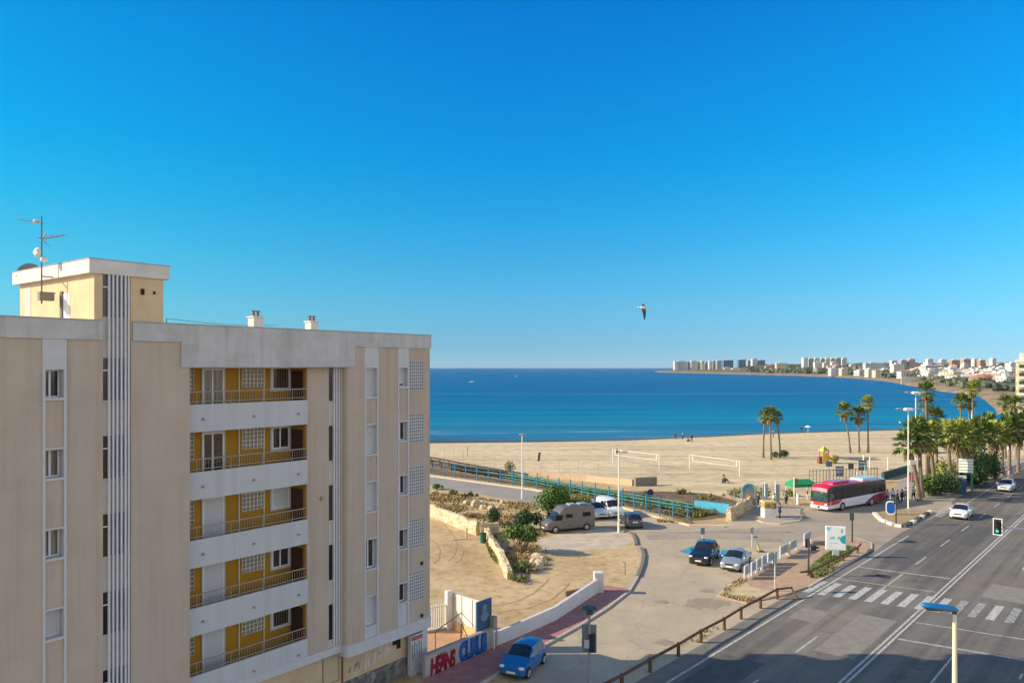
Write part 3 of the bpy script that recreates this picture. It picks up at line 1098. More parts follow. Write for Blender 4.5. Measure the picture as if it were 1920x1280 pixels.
PHD = LF(37.5, 0)[0]
part('penthouse_wall', M('penthouse render', (.66, .50, .30), .9, .12, 1.0, .15, 30), (ph0, xS0 - .001, .02, .42, 18.0, pz1), (xS1 + .001, ph1, .02, .42, 18.0, pz1), (ph0, ph1, .561, PHD, 18.0, pz1), (ph0, xS0 - .002, .42, .561, 18.0, pz1), (xS1 + .002, ph1, .42, .561, 18.0, pz1))
part('penthouse_fascia', M('fascia cream', (.66, .63, .58), .8, .12, 1.5), (ph0 - .22, ph1 + .22, -.08, PHD + .2, zf0, zf1))
part('parapet_cap', capm, (ph0 - .24, ph1 + .24, -.10, PHD + .22, zf1, zf1 + .03))


def LF(px, py):
    """(d, z) on the sunlit left face of the penthouse"""
    t = (px - 960) / F
    ax, ay = C0.x + ph0 * BU.x, C0.y + ph0 * BU.y
    d = (t * ay - ax) / (BM.x - t * BM.y)
    return d, H - (py - EYE) * (ay + d * BM.y) / F


d0, z_ = LF(131, 0)[0], LF(117, 551)[1]
d1 = LF(117, 0)[0]
part('penthouse_door', M('door white', (.80, .76, .70), .5, .04), (ph0 - .012, ph0 + .03, d0, d1 - .08, 18.1, z_))
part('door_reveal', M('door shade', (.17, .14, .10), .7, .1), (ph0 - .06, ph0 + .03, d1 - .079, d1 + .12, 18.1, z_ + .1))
d0, d1 = LF(58, 0)[0], LF(47, 0)[0]
part('penthouse_door', M('door grey', (.52, .50, .45), .6, .08), (ph0 - .012, ph0 + .03, d0, d1, 18.1, LF(50, 538)[1]))
for px, py, w_ in ((267, 547, .07), (289, 549, .035)):
    x, z = FP(px, py)
    part('wall_lamp', dkv, (x - w_ * .8, x + w_ * .8, -.06, .019, z - w_ * 1.6, z + w_ * 1.6))

# chimneys with cowls
for (pa, pb, pt, py0) in ((476, 502, 593, 607), (583, 604, 602, 612)):
    d = 3.2
    xa, xb = FP(pa, None, d), FP(pb, None, d)
    zt = fz((pa + pb) / 2, pt, d)
    ch = part('chimney', M('chimney white', (.70, .63, .57), .8, .08), (xa, xb - .25, d, d + .5, 18.1, zt - .06), (xa - .05, xb - .2, d - .05, d + .55, zt - .06, zt))
    b = MB()
    xm_ = (xa + xb - .25) / 2
    for q in (-.12, .12):
        b.tube((xm_ + q, d + .25, zt), (xm_ + q, d + .25, zt + .22), .08, .08, 10)
        b.disc((xm_ + q, d + .25, zt + .26), (0, 0, 1), .11, .05, 10)
    b.build('cowl', M('cowl', (.20, .19, .18), .6, .2), ch)
# things on the roof
rootp = lambda x, y, z: (Matrix.Translation((C0.x, C0.y, 0)) @ Matrix.Rotation(BA, 4, 'Z') @ Vector((x, y, z)))
def LS(px, py, s):
    t = (px - 960) / F
    ax, ay = C0.x + s * BU.x, C0.y + s * BU.y
    d = (t * ay - ax) / (BM.x - t * BM.y)
    return d, H - (py - EYE) * (ay + d * BM.y) / F


dm, zm = LS(78, 560, ph0 - .62)
ztop = LS(78, 405, ph0 - .62)[1]
zp = lambda py: LS(78, py, ph0 - .62)[1]
mast = thing('antenna_mast', 'tall grey mast with two yagi aerials on the sunlit penthouse wall', 'antenna', rootp(ph0 - .12 - .5, dm, 0), BA)
al = M('aluminium', (.30, .31, .33), .4, .15, metal=.6)
b = MB()
b.tube((0, 0, zm - .2), (0, 0, ztop), .03, .025, 8)
b.build('pole', M('mast steel', (.10, .11, .13), .5, .2), mast)
MB().box(-.12, .42, -.12, .12, zp(563), zp(547)).build('equipment_box', M('box grey green', (.26, .24, .18), .7, .15), mast)
b = MB()
b.box(-.02, .5, -.02, .02, zp(549), zp(547)).box(-.02, .5, -.02, .02, zp(519), zp(517))
b.build('wall_bracket', M('mast steel', (.1, .1, .1)), mast)


def yagi(direction, length, z, tilt, n, w, base):
    a = Vector(direction).normalized()
    side_ = Vector((-a.y, a.x, 0))
    up = Vector((0, 0, tilt))
    b = MB()
    p0 = Vector((0, 0, z)) - a * base
    p1 = p0 + (a + up) * length
    b.tube(p0, p1, .022, .018, 6)
    for i in range(n):
        c = p0.lerp(p1, (i + .6) / n)
        l = w * (1 - .35 * i / n)
        b.tube(c - side_ * l / 2, c + side_ * l / 2, .013, .013, 5)
    return b.build('aerial', al, mast)


wx, wy = Vector((1, 0)), Vector((0, 1))
cb, sb = math.cos(-BA), math.sin(-BA)
tol = lambda v: (v[0] * cb - v[1] * sb, v[0] * sb + v[1] * cb, 0)      # world direction into the block's frame
a1 = yagi(tol((-.95, .3)), 1.2, zp(417), .16, 7, .5, .0)
b = MB()
b.ball(Vector(tol((-.95, .3))) * .3 + Vector((0, 0, zp(415))), (.12, .12, .09), 8, 6)
b.build('amplifier', M('white plastic', (.7, .68, .68), .5, .05), a1)
a2 = yagi(tol((.96, -.28)), 1.25, zp(447), .07, 8, .42, .1)
b = MB()
q = Vector(tol((.96, -.28)))
b.tube((0, 0, zp(449)), Vector((0, 0, zp(464))) + q * .42, .03, .012, 6)
b.tube((0, 0, zp(449)), Vector((0, 0, zp(432))) + q * .3, .03, .012, 6)
b.build('reflector', al, a2)
for py, off, r in ((474, -.1, .2), (487, .14, .13)):
    b = MB()
    c = Vector(tol((off * 1.2, -.15))) + Vector((0, 0, zp(py)))
    b.disc(c, Vector(tol((off * 2, -.6))), r, .1, 16, r2=r * .55)
    b.build('mini_dish', M('white plastic', (.7, .68, .68), .5, .05), mast, smooth=40)
dish = thing('satellite_dish', 'round grey satellite dish on the penthouse roof edge', 'dish', rootp(ph0 + .25, LS(56, 0, ph0 + .25)[0], zf1 - .2), BA)
b = MB()
n = 24
axis = Vector(tol((.25, -.9))) + Vector((0, 0, .35))
axis.normalize()
e1 = axis.cross(Vector((0, 0, 1))).normalized()
e2 = axis.cross(e1)
cc = Vector((0, 0, .1))
rings = [(0, 0), (.16, .02), (.32, .07), (.48, .16)]
vs = [cc]
for r_, h_ in rings[1:]:
    vs += [cc + (e1 * math.cos(2 * PI * k / n) + e2 * math.sin(2 * PI * k / n)) * r_ + axis * h_ for k in range(n)]
fs = [(0, 1 + k, 1 + (k + 1) % n) for k in range(n)]
for i in range(2):
    fs += [(1 + i * n + k, 1 + (i + 1) * n + k, 1 + (i + 1) * n + (k + 1) % n, 1 + i * n + (k + 1) % n) for k in range(n)]
vs2 = [Vector(v) - axis * .02 for v in vs]
b.add(vs, fs)
b.add(vs2, [tuple(reversed(f)) for f in fs])
b.build('reflector', M('dish grey', (.24, .24, .25), .5, .1), dish, smooth=60)
b = MB()
b.tube(cc, cc + axis * .5 - Vector((0, 0, .1)), .015, .015, 6)
b.tube((0, 0, -.02), cc, .03, .03, 8)
b.build('arm', al, dish)
vent = thing('roof_vent', 'small dark vent stack behind the penthouse fascia', 'vent', rootp(ph0 + .8, LS(101, 0, ph0 + .8)[0], zf1 + .03), BA)
b = MB()
b.tube((0, 0, 0), (0, 0, .2), .09, .09, 10)
b.disc((0, 0, .24), (0, 0, 1), .14, .08, 12)
b.tube((.25, 0, 0), (.25, 0, .22), .08, .08, 10)
b.build('stack', M('cowl', (.2, .19, .18)), vent)
wire = thing('roof_wire', 'thin grey clothes line strung over the roof', 'wire', rootp(FP(312, None, 2.5), 2.5, 0), BA)
x2 = FP(520, None, 3.6) - FP(312, None, 2.5)
zw = fz(312, 597, 2.5)
b = MB()
pts = [(x2 * i / 10, 1.1 * i / 10, zw - .1 * math.sin(PI * i / 10)) for i in range(11)]
b.path(pts, .012, 5)
b.tube((0, 0, 18.1), (0, 0, zw), .02, .02, 6)
b.tube((x2, 1.1, 18.1), (x2, 1.1, zw), .02, .02, 6)
b.build('line', al, wire)
# ================================================================= VEHICLES
autoglass, nt, bs, tc = node_mat('car glass')
L(nt, ramp(nt, noise(nt, tc.outputs['Object'], 1.4, 3), [(.35, (.012, .014, .017)), (.7, (.035, .038, .042))]), bs.inputs['Base Color'])
bs.inputs['Roughness'].default_value = .05
bs.inputs['Specular IOR Level'].default_value = .7
tyre = M('tyre', (.022, .022, .024), .85, .2)
rimm = M('alloy rim', (.46, .47, .48), .35, .15, 12, metal=.7)
lampm = paint('lamp glass', (.75, .76, .78), .1)
redl = paint('red lamp', (.40, .02, .02), .15)
trimb = M('black plastic', (.03, .03, .033), .6, .2)
platem = M('number plate', (.75, .75, .72), .4, .04)


def ring(st):
    x, zb, zs, zt, wb, ws, wt, cr = st
    e = min(.07, (zt - zs) * .45)
    h = [(0, zb), (wb * .8, zb), (wb * .985, zb + .1), (wb, (zb + zs) * .5), (ws, zs), (wt, zt - e), (wt * .8, zt), (0, zt + cr)]
    return [(x, y, z) for y, z in h] + [(x, -y, z) for y, z in h[-2:0:-1]]


def loft(root, st, body, screens, sides, roofs=None, extra=None, bodyname='body'):
    """st: stations front to rear; screens {interval: name}; sides: intervals glazed at the flanks; roofs: intervals whose top is another paint"""
    rings = [ring(s) for s in st]
    n = len(rings[0])
    groups = {}

    def put(key, pts):
        groups.setdefault(key, []).append(pts)
    for i in range(len(st) - 1):
        for j in range(n):
            k = (j + 1) % n
            q = [rings[i][j], rings[i + 1][j], rings[i + 1][k], rings[i][k]]
            jj = j if j < 7 else n - 1 - j
            key = 'body'
            if i in screens and jj >= 5:
                key = screens[i]
            elif i in sides and jj == 4:
                key = 'side_window' + ('L' if j < 7 else 'R')
            elif roofs and i in roofs and jj >= 5:
                key = 'roof'
            elif extra:
                key = extra(i, jj) or 'body'
            put(key, q)
    put('body', rings[0][::-1])
    put('body', rings[-1])
    mats = {'body': body[0], 'roof': body[1] if len(body) > 1 else body[0], 'skirt': trimb}
    objs = {}
    for key, fl in groups.items():
        b = MB()
        for q in fl:
            b.face(q)
        name = {'body': bodyname, 'side_windowL': 'side_window', 'side_windowR': 'side_window'}.get(key, key)
        mat = mats.get(key, autoglass if 'wind' in key or 'screen' in key else body[-1])
        objs[key] = b.build(name, mat, root, smooth=34, merge=True)
    # thin pillars over the glass joints
    return objs


def wheels(root, xs, w, r, tw=.2):
    for x in xs:
        for s in (1, -1):
            y = s * (w - tw / 2 + .015)
            b = MB()
            b.disc((x, y, r), (0, 1, 0), r, tw, 24)
            t = b.build('wheel', tyre, root, smooth=40)
            b = MB()
            b.disc((x, s * (w + .018), r), (0, 1, 0), r * .66, .02, 20)
            for k in range(5):
                a = 2 * PI * k / 5
                b.tube((x, s * (w + .03), r), (x + math.cos(a) * r * .6, s * (w + .03), r + math.sin(a) * r * .6), .035, .03, 5)
            b.build('rim', rimm, t)
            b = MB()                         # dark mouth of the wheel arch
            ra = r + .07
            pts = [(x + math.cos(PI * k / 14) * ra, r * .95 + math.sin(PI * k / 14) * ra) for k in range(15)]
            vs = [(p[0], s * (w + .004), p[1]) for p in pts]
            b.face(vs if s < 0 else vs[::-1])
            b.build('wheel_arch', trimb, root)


def fittings(root, xf, w, zl, xr, zr, plate_z=.42, mirror=None, grille=True, mcol=None):
    for s in (1, -1):
        b = MB()
        b.ball((xf - .14, s * w * .70, zl), (.15, .19, .085), 12, 8)
        b.build('headlight', lampm, root, smooth=180)
        b = MB()
        b.ball((xr + .06, s * w * .80, zr), (.09, .12, .15), 10, 8)
        b.build('tail_light', redl, root, smooth=180)
        if mirror:
            b = MB()
            b.ball((mirror[0], s * (mirror[1] + .12), mirror[2]), (.07, .12, .08), 8, 6)
            b.tube((mirror[0], s * (mirror[1] - .06), mirror[2] - .03), (mirror[0], s * (mirror[1] + .1), mirror[2]), .03, .03, 6)
            b.build('mirror', mcol or trimb, root, smooth=180)
    MB().cbox(xf - .03, xf + .022, -.26, .26, plate_z - .055, plate_z + .055, .008).build('number_plate', platem, root)
    MB().cbox(xr - .022, xr + .03, -.26, .26, plate_z + .25, plate_z + .36, .008).build('number_plate', platem, root)
    MB().cbox(xf - .06, xf + .012, -w * .62, w * .62, plate_z - .22, plate_z - .085, .02).build('bumper_intake', trimb, root)
    if grille:
        MB().cbox(xf - .1, xf + .008, -w * .42, w * .42, plate_z + .11, plate_z + .24, .02).build('grille', trimb, root)


def wipers_handles(root, w, xs, z):
    for x in xs:
        for s in (1, -1):
            MB().cbox(x - .09, x + .09, s * (w + .004) - .012, s * (w + .004) + .012, z - .014, z + .014, .004).build('door_handle', trimb, root)


def place(root, px, py, ang):
    """ang: heading in degrees clockwise from straight ahead (+Y)"""
    g = G(px, py)
    root.location = (g.x, g.y, .02)
    root.rotation_euler.z = R(90 - ang)


# small blue hatchback
def hatchback(name, label, col, L_=3.45, W=.80, Ht=1.42, wb=2.28, rear_black=False):
    t = thing(name, label, 'car')
    f, r = L_ / 2, -L_ / 2
    W2 = W
    st = [(f, .30, .62, .66, W2 * .72, W2 * .70, W2 * .6, .02),
          (f - .16, .20, .70, .74, W2 * .94, W2 * .90, W2 * .78, .03),
          (f - .45, .17, .78, .82, W2, W2 * .95, W2 * .84, .035),
          (f - .86, .17, .86, .92, W2, W2 * .96, W2 * .86, .04),
          (f - 1.02, .17, .88, .97, W2, W2 * .96, W2 * .85, .04),
          (f - 1.62, .17, .91, Ht - .02, W2, W2 * .96, W2 * .74, .04),
          (f - 1.69, .17, .91, Ht - .005, W2, W2 * .96, W2 * .74, .045),
          (f - 2.22, .17, .93, Ht, W2, W2 * .96, W2 * .745, .05),
          (f - 2.30, .17, .93, Ht, W2, W2 * .96, W2 * .745, .05),
          (r + .42, .18, .95, Ht - .02, W2, W2 * .95, W2 * .73, .04),
          (r + .32, .20, .95, Ht - .05, W2 * .99, W2 * .94, W2 * .71, .03),
          (r + .10, .24, .93, .99, W2 * .95, W2 * .90, W2 * .80, .02),
          (r, .32, .80, .84, W2 * .86, W2 * .82, W2 * .74, .01)]
    loft(t, st, [col], {4: 'windscreen', 10: 'rear_window'}, {5: 1, 6: 1, 8: 1})
    # door pillars in body colour
    wheels(t, (f - .62, f - .62 - wb), W2, .29, .18)
    fittings(t, f, W2, .66, r, .80, .42, (f - 1.12, W2 * .95, .95), False, col)
    wipers_handles(t, W2 * .97, (f - 2.0,), .80)
    return t


bluec = paint('blue car paint', (.015, .13, .36), .3)
bc = hatchback('parked_car', 'small blue hatchback parked by the red pavement near the graffiti wall', bluec)
place(bc, 981, 1254, 180 + 24)


def saloon(name, label, col, kind='saloon', L_=4.4, W=.88, Ht=1.43, clear=.17, wr=.31):
    t = thing(name, label, 'car')
    f, r = L_ / 2, -L_ / 2
    hb = .82 + (Ht - 1.43) * .55
    tail = {'saloon': [(r + 1.55, clear, hb + .10, Ht - .01, W, W * .96, W * .74, .045), (r + 1.45, clear, hb + .10, Ht - .03, W, W * .96, W * .73, .04), (r + .72, clear, hb + .10, hb + .16, W, W * .95, W * .82, .03),
                       (r + .12, clear + .06, hb + .07, hb + .12, W * .95, W * .90, W * .80, .02), (r, .34, hb - .14, hb - .08, W * .86, W * .82, W * .72, .01)],
            'hatch': [(r + .75, clear, hb + .12, Ht - .01, W, W * .96, W * .74, .045), (r + .62, clear, hb + .12, Ht - .04, W, W * .96, W * .72, .04), (r + .14, clear + .05, hb + .10, hb + .17, W * .96, W * .91, W * .80, .02), (r, .34, hb - .1, hb - .04, W * .87, W * .84, W * .74, .01)],
            'estate': [(r + .42, clear, hb + .12, Ht - .02, W, W * .96, W * .75, .045), (r + .32, clear, hb + .12, Ht - .05, W, W * .95, W * .74, .04), (r + .08, clear + .05, hb + .08, hb + .15, W * .96, W * .91, W * .82, .02), (r, .34, hb - .1, hb - .04, W * .88, W * .84, W * .74, .01)]}[kind]
    st = [(f, .30, hb - .20, hb - .16, W * .70, W * .68, W * .58, .02),
          (f - .17, .21, hb - .11, hb - .07, W * .92, W * .88, W * .76, .03),
          (f - .55, clear, hb - .03, hb + .02, W, W * .95, W * .84, .04),
          (f - 1.12, clear, hb + .05, hb + .11, W, W * .96, W * .86, .04),
          (f - 1.28, clear, hb + .06, hb + .15, W, W * .96, W * .85, .04),
          (f - 2.02, clear, hb + .08, Ht - .03, W, W * .96, W * .75, .045),
          (f - 2.10, clear, hb + .08, Ht - .01, W, W * .96, W * .75, .05),
          (f - 2.52, clear, hb + .09, Ht, W, W * .96, W * .755, .05),
          (f - 2.60, clear, hb + .09, Ht, W, W * .96, W * .755, .05)] + tail
    m = len(st) - len(tail)
    loft(t, st, [col], {4: 'windscreen', m + 1: 'rear_window'}, {5: 1, 6: 1, 8: 1, m: 1} if kind != 'saloon' else {5: 1, 6: 1, 8: 1})
    wheels(t, (f - .82, r + .80), W, wr, .21)
    fittings(t, f, W, hb - .16, r, hb - .02, .46, (f - 1.42, W * .95, hb + .14), True, col)
    wipers_handles(t, W * .975, (f - 2.3, f - 3.1), hb - .05)
    return t


blackc = paint('black car paint', (.012, .013, .018), .22)
silverc = paint('silver car paint', (.44, .46, .48), .3, .5, .5)
whitec = paint('white car paint', (.78, .78, .77), .3)
greyc = paint('dark grey car paint', (.05, .055, .07), .28)
pearl = paint('pale grey car paint', (.62, .63, .64), .3)
t = saloon('parked_car', 'black sport utility car parked on the blue bay beside a silver car', blackc, 'hatch', 4.35, .90, 1.62, .22, .35)
b = MB()
for s in (1, -1):
    b.tube((.6, s * .64, 1.66), (-1.3, s * .64, 1.66), .02, .02, 6)
b.build('roof_rail', trimb, t)
place(t, 1321, 1051, 180 + 28)
t = saloon('parked_car', 'silver saloon parked between the black car and the white fence', silverc, 'saloon', 4.3, .85, 1.42)
place(t, 1380, 1062, 180 + 31)
t = saloon('white_car', 'white saloon driving towards the zebra crossing on the main road', whitec, 'saloon', 4.5, .90, 1.45)
place(t, 1803, 969, 180 + 40)
t = saloon('white_car', 'white car coming out of the palm shade on the main road', pearl, 'hatch', 4.3, .90, 1.5)
place(t, 1887, 919, 180 + 41)
t = saloon('parked_car', 'dark grey hatchback parked with its tail to the corner by the white van', greyc, 'hatch', 4.2, .89, 1.48)
place(t, 1183, 985, -4)
t = saloon('parked_car', 'pale grey car half hidden behind the white van and camper', pearl, 'estate', 4.3, .86, 1.6)
place(t, 1117, 968, 166)


# vans
def van(name, label, cat, cols, L_, W, Ht, hood, camper=False):
    t = thing(name, label, cat)
    f, r = L_ / 2, -L_ / 2
    st = [(f, .35, .80, .86, W * .80, W * .76, W * .66, .03),
          (f - .14, .25, .96, 1.02, W * .96, W * .92, W * .82, .04),
          (f - hood * .6, .25, 1.10, 1.17, W, W * .96, W * .88, .05),
          (f - hood, .25, 1.16, 1.27, W, W * .97, W * .88, .05),
          (f - hood - .72, .25, 1.20, min(Ht, 2.0) - .04, W, W * .98, W * .84, .06),
          (f - hood - .80, .25, 1.20, min(Ht, 2.06), W, W * .98, W * .84, .06),
          (f - hood - 1.25, .25, 1.22, Ht - .06, W, W * .98, W * .86, .06),
          (f - hood - 1.33, .25, 1.22, Ht - .03, W, W * .98, W * .87, .06),
          (f - hood - 2.2, .25, 1.22, Ht, W, W * .98, W * .88, .06),
          (r + .16, .28, 1.22, Ht, W, W * .98, W * .88, .05),
          (r + .02, .30, 1.20, Ht - .08, W * .98, W * .96, W * .85, .04)]
    ex = (lambda i, jj: 'skirt' if camper and jj <= 1 else None)
    loft(t, st, cols, {3: 'windscreen'}, {4: 1, 5: 1} if Ht < 2.2 else {}, None, ex)
    wheels(t, (f - .95, r + 1.0 if L_ > 5 else r + .8), W, .34, .22)
    fittings(t, f, W, .86, r, 1.15, .48, (f - hood - .1, W * .97, 1.45), True)
    wipers_handles(t, W * .985, (f - hood - 1.1,), 1.08)
    return t


camc = paint('camper paint', (.15, .13, .11), .35, .4, .2)
cam_t = van('camper_van', 'grey brown high roofed camper van parked beside the green bushes', 'camper van', [camc], 5.6, 1.0, 2.55, .75, True)
fx = 2.8 - .75
dkg = M('tinted camper glass', (.010, .010, .013), .35, .2, spec=.15)


def flank(name, x0, x1, z0, z1, y, slope=0, mat=dkg, par=None):
    """pane lying on the flank of the van, both sides"""
    out = []
    for s in (1, -1):
        b = MB()
        k = s * .012
        lean = .055
        vs = [(x0, s * (y + .008), z0), (x1, s * (y + .008), z0), (x1 - slope, s * (y - lean + .008), z1), (x0 - slope, s * (y - lean + .008), z1)]
        vs2 = [(a, c - k * 2, d) for a, c, d in vs]
        b.add(vs + vs2, [(0, 1, 2, 3), (7, 6, 5, 4), (0, 4, 5, 1), (1, 5, 6, 2), (2, 6, 7, 3), (3, 7, 4, 0)])
        out.append(b.build(name, mat, par))
    return out


flank('side_window', fx - .95, fx - .12, 1.24, 1.78, .985, .18, dkg, cam_t)
flank('side_window', -.15, .62, 1.45, 1.85, .975, 0, dkg, cam_t)
flank('side_window', -2.3, -1.35, 1.45, 1.88, .975, 0, dkg, cam_t)
flank('fridge_vent', .12, .36, .62, 1.0, 1.0, 0, trimb, cam_t)
b = MB()
b.cbox(-.9, -.1, -.45, .45, 2.60, 2.72, .04).cbox(-2.2, -1.3, -.4, .4, 2.60, 2.70, .04)
b.build('roof_hatch', M('hatch grey', (.30, .33, .34), .5, .1), cam_t)
b = MB()
b.cbox(-2.3, 1.0, -1.02, -.84, 2.38, 2.52, .03)
b.build('awning_case', M('awning grey', (.10, .10, .11), .5, .1), cam_t)
g0, g1 = G(1037, 996), G(1094, 991)
place(cam_t, 1063, 993, 180 + 66)
wv = van('white_van', 'white panel van parked behind the camper facing the corner', 'van', [whitec], 4.5, .90, 1.92, .62)
flank('side_window', -.55, .35, 1.28, 1.68, .885, 0, dkg, wv)
place(wv, 1143, 966, 180 - 14)

# articulated look of the city bus: red and white
busw = paint('bus white', (.70, .71, .73), .3)
busr = paint('bus red', (.52, .012, .035), .3)
busd = paint('bus dark red', (.26, .012, .035), .3)
bust = thing('city_bus', 'red and white city bus turning at the junction', 'bus')
BL, BW, BH = 12.0, 1.27, 3.05
f, r = BL / 2, -BL / 2
st = [(f, .45, 1.20, 2.35, BW * .90, BW * .90, BW * .80, .05),
      (f - .10, .34, 1.22, 2.72, BW * .97, BW * .97, BW * .86, .06),
      (f - .34, .30, 1.25, 2.95, BW, BW, BW * .90, .08),
      (f - .62, .30, 1.28, BH, BW, BW, BW * .92, .09)]
xs = [f - 1.5, f - 2.9, f - 4.3, f - 5.7, f - 7.1, f - 8.5, f - 9.9, r + .7, r + .2]
st += [(x, .30, 1.30 + .016 * (f - x), BH, BW, BW, BW * .93, .09) for x in xs] + [(r, .40, 1.45, BH - .1, BW * .96, BW * .96, BW * .88, .06)]
nst = len(st)


def bus_faces(i, jj):
    if jj == 4 and 3 <= i <= nst - 3:
        return 'side_windowX'
    if jj >= 5 and i <= 8:
        return 'roof'
    return None


rings = [ring(s) for s in st]
nr = len(rings[0])
grp = {}
for i in range(nst - 1):
    for j in range(nr):
        k = (j + 1) % nr
        jj = j if j < 7 else nr - 1 - j
        side = 'L' if j < 7 else 'R'
        key = 'body'
        if jj == 4 and 0 <= i <= nst - 3:
            key = 'side_window' + side
        elif jj >= 5 and i <= 8:
            key = 'roof_red'
        elif jj >= 5:
            key = 'roof_white'
        elif i <= 1 and jj in (3,):
            key = 'front_red'
        grp.setdefault(key, []).append([rings[i][j], rings[i + 1][j], rings[i + 1][k], rings[i][k]])
grp['body'].append(rings[-1])
bmats = {'body': busw, 'roof_red': busr, 'roof_white': paint('bus roof white', (.60, .66, .74), .3), 'side_windowL': autoglass, 'side_windowR': autoglass, 'front_red': busr}
for key, fl in grp.items():
    b = MB()
    for q in fl:
        b.face(q)
    b.build({'side_windowL': 'side_window', 'side_windowR': 'side_window', 'roof_red': 'roof', 'roof_white': 'roof', 'front_red': 'front_panel'}.get(key, key), bmats[key], bust, smooth=30, merge=True)
# front: windscreen, orange red panel, white bumper
gw = paint('bus windscreen', (.03, .07, .07), .05)


def arc(y0, y1, z0, z1, x, name, mat, bulge=.07, lean=0):
    b = MB()
    n = 10
    vs = []
    for i in range(n + 1):
        y = y0 + (y1 - y0) * i / n
        dx = bulge * (1 - (y / BW) ** 2)
        vs += [(x + dx, y, z0), (x + dx - lean, y, z1)]
    vs2 = [(a - .06, c, d) for a, c, d in vs]
    N = len(vs)
    fs = []
    for i in range(n):
        fs += [(2 * i, 2 * i + 2, 2 * i + 3, 2 * i + 1), (N + 2 * i, N + 2 * i + 1, N + 2 * i + 3, N + 2 * i + 2), (2 * i + 1, 2 * i + 3, N + 2 * i + 3, N + 2 * i + 1), (2 * i, N + 2 * i, N + 2 * i + 2, 2 * i + 2)]
    fs += [(0, 1, N + 1, N), (2 * n, N + 2 * n, N + 2 * n + 1, 2 * n + 1)]
    b.add(vs, []).add([], [])
    b.v = [tuple(v) for v in vs + vs2]
    b.f, b.mi = fs, [0] * len(fs)
    return b.build(name, mat, bust, smooth=40)


arc(-1.16, 1.16, .36, .72, f + .03, 'bumper', busw)
arc(-1.15, 1.15, .74, 1.14, f + .02, 'front_panel', paint('bus orange red', (.62, .045, .03), .3))
arc(-1.12, 1.12, 1.16, 2.38, f + .0, 'windscreen', gw, .07, .10)
arc(-1.02, 1.02, 2.40, 2.72, f - .10, 'destination_board', M('board black', (.015, .015, .017), .3, .1), .07, .08)
b = MB()
b.box(f + .10, f + .13, -.85, .85, 1.20, 1.23).tube((f + .11, .1, 1.2), (f + .07, .75, 1.75), .015, .015, 5).tube((f + .11, -.7, 1.2), (f + .07, -.05, 1.75), .015, .015, 5)
b.build('wiper', trimb, bust)
for s in (1, -1):
    b = MB()
    b.ball((f + .03, s * .88, .90), (.06, .22, .12), 10, 8)
    b.build('headlight', lampm, bust, smooth=180)
    b = MB()
    b.ball((f + .38, s * 1.30, 2.05), (.08, .09, .24), 8, 8)
    b.path([(f - .1, s * 1.1, 2.75), (f + .25, s * 1.26, 2.7), (f + .38, s * 1.3, 2.3)], .03, 6)
    b.build('mirror', trimb, bust, smooth=60)
MB().box(f + .09, f + .115, -.14, .14, .42, .66).build('number_plate', trimb, bust)
wheels(bust, (f - 2.7, r + 3.3), BW, .48, .3)
# swoosh at the rear flank, roof pods, pillars
for s in (1, -1):
    b = MB()
    y = s * (BW + .006)
    pts = [(r + 4.9, .34), (r + .12, .34), (r + .12, 1.45), (r + 1.8, 1.40), (r + 2.9, 1.22), (r + 3.8, .86)]
    vs = [(a, y, c) for a, c in pts]
    b.face(vs if s < 0 else vs[::-1])
    b.build('rear_swoosh', busd, bust)
    b = MB()
    for x in (f - 1.5, f - 2.9, f - 5.0, f - 7.1, f - 9.2):
        b.add([(x - .03, s * (BW + .006), 1.32), (x + .03, s * (BW + .006), 1.32), (x + .03, s * (BW * .93 + .008), 2.97), (x - .03, s * (BW * .93 + .008), 2.97)], [(0, 1, 2, 3)])
    b.build('window_pillar', trimb, bust)
    b = MB()
    y = s * (BW + .005)
    vs = [(f - .45, y, 1.28), (f - .45, y, .80), (f - 2.0, y, .90), (f - 2.6, y, 1.2), (f - 2.7, y, 1.33)]
    b.face(vs if s > 0 else vs[::-1])
    b.build('front_swoosh', busr, bust)
b = MB()
b.cbox(1.2, 4.4, -.8, .8, BH + .02, BH + .30, .1)
b.build('roof_pod', busr, bust)
b = MB()
b.cbox(-4.9, -1.4, -.9, .9, BH + .02, BH + .26, .08)
b.build('roof_pod', bmats['roof_white'], bust)
cr = G(1554, 961.5)
th = R(33.8)
hd = Vector((-math.cos(th), -math.sin(th)))
lf = Vector((-hd.y, hd.x))
ctr = Vector((cr.x, cr.y)) - hd * 6.0 - lf * 1.27
bust.location = (ctr.x, ctr.y, .02)
bust.rotation_euler.z = math.atan2(hd.y, hd.x)
# ================================================================= STREET FURNITURE, WALLS, FENCES, PEOPLE
deps = bpy.context.evaluated_depsgraph_get


# ---------------------------------------------------------------- graffiti wall, yard and white wall
wA, wB = G(797, 1273), G(925, 1216)
wd = (wB - wA)
wl = wd.length
wang = math.atan2(wd.y, wd.x)
gw_ = thing('graffiti_wall', 'low grey yard wall sprayed with red and blue graffiti letters', 'wall', wA, wang)
wallg = M('wall grey', (.40, .37, .345), .9, .15, 1.2, .2, 30)
MB().box(0, wl, 0, .2, -.1, 1.25).build('wall', wallg, gw_)
MB().box(-.05, wl + .02, -.03, .23, 1.25, 1.31).build('coping', M('wall coping', (.36, .31, .27), .9, .15), gw_)
MB().box(wl, wl + .32, -.04, .28, -.1, 1.9).build('end_post', M('post brown grey', (.33, .27, .22), .9, .2), gw_)


